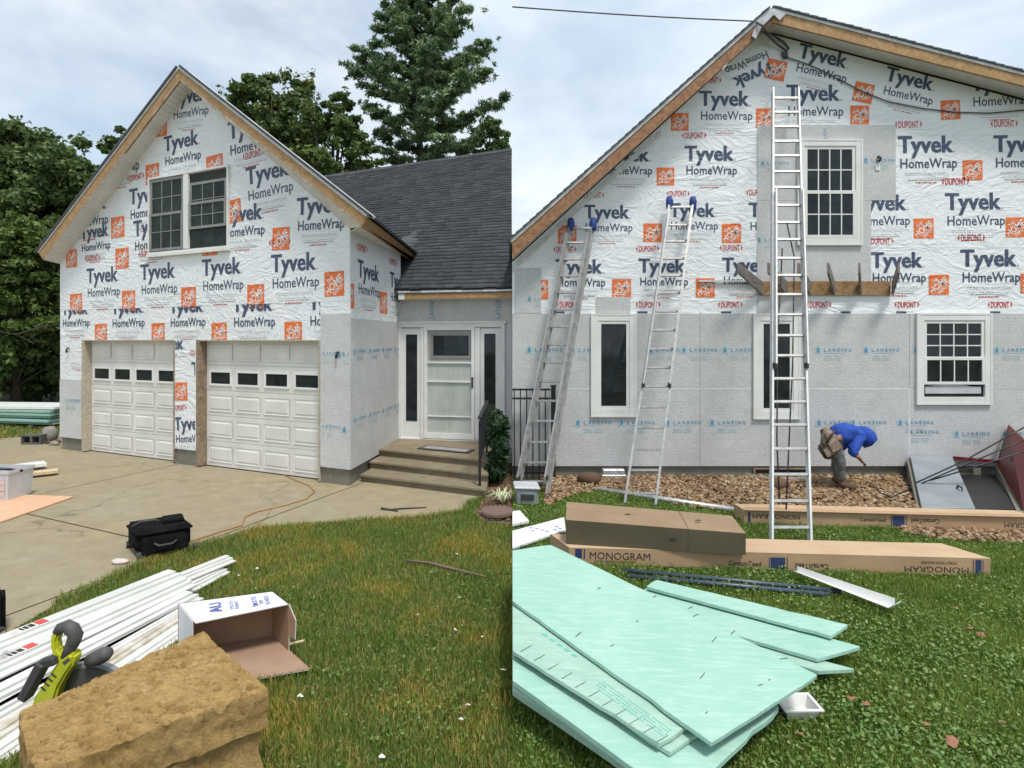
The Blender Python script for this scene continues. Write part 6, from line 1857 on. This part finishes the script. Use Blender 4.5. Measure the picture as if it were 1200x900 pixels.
# tool belt with pouches and hammer
bl = MB()
n = 14; c = J(972.5, 513); ax = (J(986, 508) - J(966, 519)).normalized()
b1_ = ax.cross(V((0, 1, 0))).normalized(); b2_ = V((0, 1, 0))
rr = [c + b1_ * math.cos(2*math.pi*k/n) * .15 + b2_ * math.sin(2*math.pi*k/n) * .165 for k in range(n)]
for k in range(n):
    p, q2 = rr[k], rr[(k+1) % n]
    bl.prism([p - ax * .03, q2 - ax * .03, q2 + ax * .03, p + ax * .03], ((p - c).normalized()) * .008)
belt = bl.build("tool_belt", M['leather'], pr)
for (u, v, dy, sx, sz_, rot) in ((970, 519, -.19, .10, .13, .5), (964, 526, -.17, .085, .12, .55), (966, 510, -.16, .07, .1, .5)):
    pc = J(u, v, dy)
    dx = V((math.cos(rot), 0, math.sin(rot))); dz = V((-math.sin(rot), 0, math.cos(rot)))
    pch = MB().prism([pc - dx * sx - dz * sz_, pc + dx * sx * .9 - dz * sz_, pc + dx * sx + dz * sz_, pc - dx * sx * 1.1 + dz * sz_], (0, .11, 0))  .build("pouch", M['pouchdark' if u == 964 else 'leather'], pr, bevel=.03, seg=2, smooth=True)
    MB().prism([pc - dx * sx * .8 + V((0, -.012, 0)) - dz * sz_ * .6, pc + dx * sx * .7 + V((0, -.012, 0)) - dz * sz_ * .6, pc + dx * sx * .7 + V((0, -.012, 0)) + dz * sz_ * .5, pc - dx * sx * .8 + V((0, -.012, 0)) + dz * sz_ * .5], (0, .01, 0)).build("pocket", M['leather'], pch, bevel=.004)
tag(MB().tube([J(959.5, 516.5, -.2), J(966, 508, -.18), J(973.5, 499, -.16)], [.016, .013, .012], 7).build("hammer", M['black'], smooth=True), "black handled hammer hanging in the worker's tool belt", "hammer")
# small white wrapper and cord on the gravel
rock("rag", "small white wrapper lying on the gravel right of the worker", "wrapper", G(1033, 580), .05, M['cartonwhite'], (1.2, .8, .5), 7, None, 1)
pts = [G(u, v, .05) for u, v in ((1027, 572), (1033, 578), (1045, 583), (1052, 579), (1068, 573), (1074, 568))]
tag(MB().tube(pts, .010, 6).build("power_cord", M['black'], smooth=True), "black cord lying on the gravel between the worker and the hatch", "cord")
#@@PLANTS
# ------------------------------------------------------------------ foliage
def leaf_quads(centers, radii, n, size, rng, flat=0.35, aspect=1.7, jitter=.5):
    """many small leaf-shaped quads spread through ellipsoidal clumps"""
    C_ = np.repeat(np.asarray(centers), n, axis=0); R_ = np.repeat(np.asarray(radii), n, axis=0)
    N = len(C_)
    d = rng.normal(size=(N, 3)); d /= np.linalg.norm(d, axis=1)[:, None]
    r = rng.uniform(0, 1, N) ** .5
    pos = C_ + d * R_ * r[:, None]
    nrm = d * .6 + rng.normal(size=(N, 3)) * .8 + np.array([0, 0, flat]); nrm /= np.linalg.norm(nrm, axis=1)[:, None]
    t = np.cross(nrm, rng.normal(size=(N, 3))); t /= np.linalg.norm(t, axis=1)[:, None]
    b = np.cross(nrm, t)
    s = size * rng.uniform(1 - jitter, 1 + jitter, N)[:, None]
    v = np.stack([pos - t * s * aspect * .5, pos + b * s * .5 - t * s * .1, pos + t * s * aspect * .5, pos - b * s * .5 - t * s * .1], axis=1)
    return v.reshape(-1, 3)

def foliage(name, v, m, parent):
    n = len(v) // 4
    return fastmesh(name, v, np.arange(n * 4), np.full(n, 4), m, parent)

def broadleaf(label, base, height, rx, z0, m, seed, nclump=90, nleaf=420, size=.13, group="trees around the houses", xmax=None, squash=1.0, name="broadleaf_tree"):
    """trunk, limbs and a crown of many overlapping leaf sprays around a lobed envelope"""
    rng = np.random.default_rng(seed); rd = random.Random(seed)
    base = V(base)
    th = thing(name, label, "tree" if name != "shrub" else "shrub", base, group=group)
    cz = z0 + (height - z0) * .56; up_ = height - cz; dn_ = cz - z0
    def env(d):
        lob = 1 + .24 * mnoise.noise(V((d[0] * 1.9 + seed * 1.7, d[1] * 1.9, d[2] * 1.9))) + .13 * mnoise.noise(V((d[0] * 4.3, d[1] * 4.3 + seed, d[2] * 4.3)))
        return lob * np.array([d[0] * rx, d[1] * rx * squash, d[2] * (up_ if d[2] > 0 else dn_)])
    pts, rad = [], []
    n = int(nclump * 2.6)
    for i in range(n * 3):
        if len(pts) >= n: break
        d = rng.normal(size=3); d /= np.linalg.norm(d)
        if d[2] < -.3 and rng.uniform() < .3: continue
        r = rng.uniform(.12, 1.0) ** .42
        p = env(d) * r * .93
        rr_ = rng.uniform(.10, .21) * rx * (1.35 - .65 * r)
        q = base.x + p[0]
        if xmax is not None and q + rr_ > xmax: continue
        pts.append((q, base.y + p[1], cz + p[2])); rad.append((rr_ * rng.uniform(.9, 1.5), rr_ * rng.uniform(.9, 1.3), rr_ * rng.uniform(.55, .8)))
    P_ = np.array(pts); R_ = np.array(rad)
    tk = MB()
    hgt = z0 + (height - z0) * .72
    spine = [base + V((0, 0, -.1))] + [base + V((.12 * rx * mnoise.noise(V((seed, k, 0))), .1 * rx * mnoise.noise(V((k, seed, 0))), hgt * k / 6)) for k in range(1, 7)]
    r0 = max(.10, height * .019)
    tk.tube(spine, [r0 * (1.25 - .17 * k) for k in range(7)], 9)
    for i in rd.sample(range(len(pts)), min(46, len(pts))):
        q = V(P_[i]); k = min(5, max(1, int(6 * (q.z - base.z) / hgt * .65)))
        s = spine[k]; e = s.lerp(q, .92)
        tk.tube([s, s.lerp(e, .5) + V((0, 0, .06 * rx)), e], [r0 * .34, r0 * .18, r0 * .04], 5)
    tk.build("trunk", M['bark'], th, smooth=True)
    nl = max(60, int(nleaf * nclump * 1.35 / len(pts))); size = size * .78
    v = leaf_quads(P_, R_, nl, size, rng)
    k = rng.integers(0, len(P_), len(P_) * 2)
    o = P_[k] + rng.normal(size=(len(k), 3)) * R_[k] * .95
    if xmax is not None: o[:, 0] = np.minimum(o[:, 0], xmax - .25)
    v2 = leaf_quads(o, np.full((len(o), 3), .09 * rx + .06), 14, size, rng)
    foliage("crown", np.concatenate([v, v2]), m, th)
    return th

def at(u, Y): return ((u - 600) * Y / F, Y, 0)
def hz_(v, Y): return H - (v - HOR) * Y / F
broadleaf("tall dark green tree at the left edge behind the garage", at(40, 22), hz_(132, 22), 3.1, 1.0, M['leaf_dark'], 3, 110, 520, .15)
broadleaf("dark green tree peeking over the left garage eave", at(-60, 25), hz_(140, 25), 4.2, .5, M['leaf_dark'], 4, 90, 420, .18)
broadleaf("olive green bushy tree low at the left edge in front of the dark tree", at(18, 17), hz_(238, 17), 1.75, .3, M['leaf_olive'], 5, 80, 420, .11)
broadleaf("small slim tree top showing left of the garage peak", at(143, 33), hz_(135, 33), 1.6, 5, M['leaf_dark'], 6, 34, 260, .17)
broadleaf("dark tree filling the gap above the left eave", at(112, 26), hz_(195, 26), 2.6, .5, M['leaf_dark'], 16, 70, 420, .16)
broadleaf("large oak with a few orange leaves behind the garage roof", at(322, 29), hz_(78, 29), 2.9, 5, M['leaf_oak'], 7, 100, 520, .16)
broadleaf("oak with yellowing leaves between the big oak and the pine", at(390, 27), hz_(92, 27), 2.0, 4, M['leaf_oak'], 8, 70, 480, .15)
broadleaf("rounded dark tree just behind the garage's right rake", at(278, 31), hz_(100, 31), 2.0, 6, M['leaf_dark'], 9, 44, 420, .16)
broadleaf("dark bushy tree low behind the left end of the shingle roof", at(430, 28), hz_(165, 28), 1.5, 4, M['leaf_oak'], 19, 36, 420, .15)
broadleaf("small dark tree at the end of the shingle roof", at(580, 29), hz_(128, 29), 1.15, 6, M['leaf_dark'], 10, 40, 420, .15, xmax=-.05)
broadleaf("pale small tree far off beside the gable rake", at(606, 45), hz_(262, 45), .9, 5.5, M['leaf_olive'], 12, 16, 200, .2)
for i, (u, Y, v, rx) in enumerate(((-30, 18, 330, 2.4), (45, 19, 350, 1.9), (90, 21, 330, 1.8), (-160, 21, 200, 4.0), (-290, 24, 190, 4.5))):
    broadleaf(("wide dark shrub at the far left beyond the foam pile", "dark shrub behind the low foam pile", "dark shrub close behind the garage corner", "big dark tree left of the driveway out past the shrubs", "farthest left dark tree beyond the lawn")[i],
              at(u, Y), hz_(v, Y), rx, .1, M['leaf_dark'], 30 + i, 60, 420, .14, name="shrub" if i < 3 else "broadleaf_tree", group="shrubs beyond the garage" if i < 3 else "trees around the houses")
# bare branch reaching out of the left trees
tag(MB().tube([V(P(-20, 385, 16)), V(P(20, 392, 15.8)), V(P(45, 384, 15.6)), V(P(68, 380, 15.5))], [.03, .025, .02, .01], 6).tube([P(20, 392, 15.8), P(40, 403, 15.7)], .012, 5).build("bare_branch", M['bark'], smooth=True), "bare grey branch sticking out of the left trees", "branch")

# white pine: trunk, whorls of limbs, needle tufts
def pine(label, base, height, seed):
    rng = np.random.default_rng(seed); rd = random.Random(seed)
    base = V(base); th = thing("pine_tree", label, "tree", base, group="trees around the houses")
    tk = MB()
    spine = [base + V((.25 * math.sin(k * 1.1), 0, height * k / 12 - .1)) for k in range(13)]
    tk.tube(spine, [.34 * (1 - k / 13.5) + .02 for k in range(13)], 9)
    cen, rad = [], []
    # (height fraction, reach left, reach right)
    prof = [(.55, 2.0, 3.2), (.60, 2.3, 4.5), (.665, 2.7, 4.4), (.725, 3.5, 4.7), (.77, 3.3, 3.2), (.81, 2.8, 4.1), (.855, 2.6, 2.2), (.90, 2.3, 1.9), (.936, 1.7, 2.0), (.965, 1.3, 1.2), (.99, .8, .8)]
    for f, rl, rr_ in prof:
        z = height * f
        c = spine[0].lerp(spine[-1], f)
        nb = 6
        for k in range(nb):
            a = 2 * math.pi * (k + rd.uniform(-.3, .3)) / nb
            reach = (rr_ if math.cos(a) > 0 else rl) * rd.uniform(.75, 1.08) * (.62 + .38 * abs(math.cos(a)))
            dr_ = V((math.cos(a), math.sin(a), 0))
            tip = c + dr_ * reach + V((0, 0, rd.uniform(.1, .5) + reach * .24))
            mid = c + dr_ * reach * .5 + V((0, 0, -.05))
            if tip.x > -.45: tip.x = -.45
            tk.tube([c, mid, tip], [.075, .05, .015], 5)
            n = max(3, int(reach / .5))
            for j in range(1, n + 1):
                t = .25 + .75 * j / n
                p = (c.lerp(mid, t * 2) if t < .5 else mid.lerp(tip, t * 2 - 1))
                for _ in range(1 if reach < 1.6 else 2):
                    cen.append((p.x + rd.uniform(-.25, .25), p.y + rd.uniform(-.45, .45), p.z + rd.uniform(.0, .28)))
                    s = rd.uniform(.24, .46) * (1.1 - .25 * t)
                    rad.append((s * 1.25, s * 1.25, s * .42))
    tk.build("trunk", M['bark'], th, smooth=True)
    v = leaf_quads(np.array(cen), np.array(rad), 125, .062, rng, flat=.6, aspect=5.0)
    k = rng.integers(0, len(cen), len(cen) * 2)
    o = np.array(cen)[k] + rng.normal(size=(len(k), 3)) * np.array([.32, .32, .16]); o[:, 0] = np.minimum(o[:, 0], -.2)
    v = np.concatenate([v, leaf_quads(o, np.full((len(o), 3), .13), 14, .06, rng, flat=.6, aspect=5.0)])
    foliage("crown", v, M['needle'], th)
    return th
pine("tall white pine with layered limbs behind the shingle roof", at(487, 30), hz_(-12, 30), 21)

# evergreen shrub and striped plant by the steps
sh = thing("shrub", "dark evergreen shrub squeezed beside the entry railing", "shrub", (-.14, 9.0, 0))
rng = np.random.default_rng(5)
cs = np.array([(-.15 + rng.uniform(-.12, .04), 8.95 + rng.uniform(-.3, .3), z) for z in np.linspace(.12, .98, 26)])
cs[:, 0] -= np.linspace(.06, 0, 26)
v = leaf_quads(cs, np.full((26, 3), (.13, .2, .12)), 260, .03, rng, flat=.3, aspect=3.2)
v[:, 0] = np.minimum(v[:, 0], -.005)
foliage("crown", v, M['shrubleaf'], sh)
MB().tube([(-.14, 9.0, -.05), (-.14, 9.0, .6)], .03, 6).build("stem", M['bark'], sh)
sp_ = thing("striped_plant", "striped spiky plant beside the round cover", "plant", G(590, 590))
c = G(589, 590)
for k in range(26):
    a = 2 * math.pi * k / 26 + random.uniform(-.1, .1); l = random.uniform(.2, .34)
    d = V((math.cos(a), math.sin(a), 0)); s = V((-d.y, d.x, 0)) * .009
    p0, p1, p2 = c + d * .01, c + d * l * .5 + V((0, 0, l * .62)), c + d * l + V((0, 0, l * .45))
    for p in (p0, p1, p2): p.x = min(p.x, -.012)
    MB().add([p0 - s, p0 + s, p1 + s, p1 - s, p2], [(0, 1, 2, 3), (3, 2, 4)]).build("leaf", M['striped'], sp_, recalc=False)
# soil bed
bedp = [G(u, v, -.01) for u, v in ((571, 580), (560, 592), (556, 602), (566, 611), (599.6, 614))] + [V((-.004, 9.9, -.01)), V((-.34, 9.9, -.01))]
tag(MB().prism(bedp, (0, 0, -.05)).build("soil_bed", M['soil']), kind="structure")

# ------------------------------------------------------------------ gravel strip
GP = [G(u, v) for u, v in ((640, 596), (668, 582), (700, 575.5), (750, 582), (812, 595), (870, 601), (955, 604), (1045, 612), (1056, 626), (1120, 634), (1230, 640))] + [V((9.5, 6.3, 0)), V((11, 9.26, 0)), V((.45, 9.26, 0))]
def inside(poly, x, y):
    c = np.zeros(len(x), dtype=bool); n = len(poly); j = n - 1
    for i in range(n):
        xi, yi, xj, yj = poly[i].x, poly[i].y, poly[j].x, poly[j].y
        cr = ((yi > y) != (yj > y)) & (x < (xj - xi) * (y - yi) / (yj - yi + 1e-12) + xi)
        c ^= cr; j = i
    return c
tag(MB().prism([p + V((0, 0, -.012)) for p in GP], (0, 0, -.02)).build("gravel_bed", M['soil']), kind="structure")
bm = bmesh.new(); bmesh.ops.create_icosphere(bm, subdivisions=1, radius=1)
iv = np.array([v.co[:] for v in bm.verts]); ifc = np.array([[v.index for v in f.verts] for f in bm.faces]); bm.free()
rng = np.random.default_rng(9)
N = 26000
x = rng.uniform(.4, 9.5, N); y = rng.uniform(6.1, 9.28, N)
k = inside(GP, x, y); x, y = x[k], y[k]
hat = inside([l00 + V((-.05, -.12, 0)), r00 + V((.4, -.12, 0)), r10 + V((.4, .2, 0)), l10 + V((-.05, .2, 0))], x, y)
x, y = x[~hat], y[~hat]
N = len(x)
sc = rng.uniform(.018, .038, N)[:, None] * np.stack([rng.uniform(.8, 1.5, N), rng.uniform(.7, 1.1, N), rng.uniform(.45, .8, N)], 1)
an = rng.uniform(0, 6.28, N)
pv = iv[None] * sc[:, None, :] * (1 + .18 * rng.normal(size=(N, len(iv), 1)))
ca, sa = np.cos(an)[:, None], np.sin(an)[:, None]
px = pv[:, :, 0] * ca - pv[:, :, 1] * sa; py = pv[:, :, 0] * sa + pv[:, :, 1] * ca
pz = pv[:, :, 2] + rng.uniform(.0, .035, N)[:, None]
allv = np.stack([px + x[:, None], py + y[:, None], pz], 2).reshape(-1, 3)
fc = (ifc[None] + (np.arange(N) * len(iv))[:, None, None]).reshape(-1)
tag(fastmesh("gravel", allv, fc, np.full(N * len(ifc), 3), M['gravel']), kind="stuff")
# mulch chips in the bed by the steps
N = 900
x = rng.uniform(-.42, -.02, N); y = rng.uniform(7.0, 9.7, N)
k = inside(bedp, x, y); x, y = x[k], y[k]; N = len(x)
sc = rng.uniform(.012, .03, N)[:, None] * np.array([1.3, .6, .3])
an = rng.uniform(0, 6.28, N); ca, sa = np.cos(an)[:, None], np.sin(an)[:, None]
pv = iv[None] * sc[:, None, :]
allv = np.stack([pv[:, :, 0] * ca - pv[:, :, 1] * sa + x[:, None], pv[:, :, 0] * sa + pv[:, :, 1] * ca + y[:, None], pv[:, :, 2] + .005], 2).reshape(-1, 3)
fc = (ifc[None] + (np.arange(N) * len(iv))[:, None, None]).reshape(-1)
tag(fastmesh("mulch", allv, fc, np.full(N * len(ifc), 3), M['mulch']), kind="stuff")

# ------------------------------------------------------------------ grass
def clear(x, y):
    k = np.ones(len(x), dtype=bool)
    for p in FOOT: k &= ~inside(p, x, y)
    return k
def blades(name, x, y, hmin, hmax, wd, m, rng, lean=.6):
    N = len(x)
    h = hmin + (hmax - hmin) * rng.uniform(0, 1, N) ** 1.5 * rng.choice([1, 1, 1, 1.5], N); a = rng.uniform(0, 2 * np.pi, N); l = rng.uniform(.15, lean, N) * h
    # clumps grow taller together
    h *= .8 + .45 * np.sin(x * 5.1 + 1.3 * np.sin(y * 4.0)) * np.sin(y * 4.3 + 1.1 * np.sin(x * 3.1)) 
    f = rng.uniform(0, 2 * np.pi, N); wx, wy = np.cos(f) * wd, np.sin(f) * wd
    dx, dy = np.cos(a) * l, np.sin(a) * l
    z0 = np.full(N, -.035)
    v = np.stack([np.stack([x - wx, y - wy, z0], 1), np.stack([x + wx, y + wy, z0], 1),
                  np.stack([x + wx * .8 + dx * .35, y + wy * .8 + dy * .35, h * .6], 1), np.stack([x - wx * .8 + dx * .35, y - wy * .8 + dy * .35, h * .6], 1),
                  np.stack([x + dx, y + dy, h], 1)], 1).reshape(-1, 3)
    b = (np.arange(N) * 5)[:, None]
    lp = np.concatenate([b + np.array([0, 1, 2, 3]), b + np.array([3, 2, 4])], 1).ravel()
    npf = np.tile([4, 3], N)
    return tag(fastmesh(name, v, lp, npf, m), kind="stuff")
def scatter(n, x0, x1, y0, y1, rng, near=None):
    y = y0 + (y1 - y0) * rng.uniform(0, 1, n) ** 1.45
    x = rng.uniform(x0, x1, n)
    return x, y
rng = np.random.default_rng(12)
# left lawn
LP = edge_w + [V((-.34, 8.0, 0)), G(556, 600), G(566, 612), G(600, 614.5), V((0, 7.0, 0)), V((0, 2.2, 0)), V((-3.2, 2.2, 0))]
x, y = scatter(210000, -4.2, 0, 2.5, 8.4, rng)
k = inside(LP, x, y) & (x < -.001) & clear(x, y)
# ragged concrete edge
blades("lawn_grass", x[k], y[k], .015, .05, .0028, M['grass_dry'], rng, .9)
# grass spilling over the driveway edge
ex_, ey_ = [], []
for i in range(3, len(edge_w) - 1):
    p, q2 = edge_w[i], edge_w[i + 1]
    n = int((q2 - p).length * 900); t = rng.uniform(0, 1, n); o = rng.normal(0, .035, n)
    d = (q2 - p).normalized()
    ex_.append(p.x + (q2.x - p.x) * t - d.y * o); ey_.append(p.y + (q2.y - p.y) * t + d.x * o)
blades("edge_grass", np.concatenate(ex_), np.concatenate(ey_), .03, .085, .003, M['grass_dry'], rng, .9)
# right lawn
x, y = scatter(420000, 0.001, 8.2, 2.4, 8.6, rng)
k = ~inside(GP, x, y) & (y < 8.7) & (x < (y + 1.2) * .95)
k &= clear(x, y)
blades("clover_lawn_grass", x[k], y[k], .016, .055, .003, M['grass_lush'], rng, .8)
# broad little leaves among the grass
def clover(name, x, y, m, rng, s0, s1):
    N = len(x); s = rng.uniform(s0, s1, N); z = rng.uniform(.015, .055, N)
    a = rng.uniform(0, 2 * np.pi, N); tx, ty = rng.normal(0, .4, N), rng.normal(0, .4, N)
    vs = []
    for kx, ky in ((-1, 0), (-.45, .62), (.5, .55), (1, 0), (.5, -.55), (-.45, -.62)):
        px, py = kx * s, ky * s
        qx, qy = px * np.cos(a) - py * np.sin(a), px * np.sin(a) + py * np.cos(a)
        vs.append(np.stack([x + qx, y + qy, z + qx * tx + qy * ty - .3 * np.abs(ky) * s], 1))
    v = np.stack(vs, 1).reshape(-1, 3)
    return tag(fastmesh(name, v, np.arange(N * 6), np.full(N, 6), m), kind="stuff")
x, y = scatter(95000, .02, 8.2, 2.4, 8.3, rng)
w_ = np.sin(x * 2.3 + 1.2 * np.sin(y * 1.9)) * np.sin(y * 2.7 + x) 
k = ~inside(GP, x, y) & (x < (y + 1.2) * .95) & (w_ + rng.uniform(-.9, .9, len(x)) > -.15) & clear(x, y)
clover("clover_leaves", x[k], y[k], M['clover'], rng, .006, .0145)
x, y = scatter(4000, -2.6, -.02, 2.6, 5.5, rng)
k = inside(LP, x, y) & (np.sin(x * 3 + y) * np.sin(y * 2.1) + rng.uniform(-.8, .8, len(x)) > .5) & clear(x, y)
clover("lawn_weeds", x[k], y[k], M['clover'], rng, .006, .013)
# far lawn at the left
x = rng.uniform(-24, -8.6, 40000); y = rng.uniform(12.0, 18, 40000)
k = ~inside(drive, x, y)
blades("far_grass", x[k], y[k], .03, .075, .009, M['grass_dry'], rng, .9)

# fallen leaves and scraps
def scrap(name, label, cat, u, v, s, m, seed, group):
    r = random.Random(seed); c = G(u, v, .045)
    pts = []
    n = 7
    for k in range(n):
        a = 2 * math.pi * k / n; q_ = s * r.uniform(.55, 1.1)
        pts.append(c + V((math.cos(a) * q_, math.sin(a) * q_ * .7, r.uniform(-.3, .5) * s)))
    mb = MB().add(pts + [c + V((0, 0, .3 * s))], [(i, (i + 1) % n, n) for i in range(n)])
    tag(mb.build(name, m, recalc=False), label, cat, group)
LEAF_AT = ("pair of dry leaves right of the fanned boards, the smaller and farther one", "pair of dry leaves right of the fanned boards, the larger and nearer one", "dry leaf next to the plastic tray, the left one", "dry leaf next to the plastic tray, the right one",
  "dry brown leaf in the middle of the right foreground grass", "largest dry brown leaf near the bottom of the right lawn", "small dry leaf in front of the plastic tray", "dry leaf near the bottom right corner of the lawn", "small dry leaf farther back on the open right lawn", "tiny dry leaf behind the bent white trim")
for i, (u, v, s) in enumerate(((1137, 736, .03), (1149, 743, .04), (997, 818, .026), (1014, 824, .034), (1087, 848, .026), (1115, 870, .045), (936, 860, .026), (1176, 846, .026), (1120, 712, .026), (995, 690, .018))):
    scrap("fallen_leaf", LEAF_AT[i], "leaf", u, v, s, M['dryleaf'], i, "dry leaves on the right lawn")
for i, (u, v, s) in enumerate(((279, 675, .028), (301, 666, .02), (352, 815, .024), (448, 888, .03), (538, 700, .016), (465, 625, .016), (535, 649, .014), (548, 826, .024), (590, 785, .026), (565, 746, .016), (533, 738, .02), (490, 720, .014), (540, 842, .014))):
    scrap("paper_scrap", "small white scrap lying on the left lawn", "scrap", u, v, s, M['litter'], 40 + i, "white scraps on the left lawn")
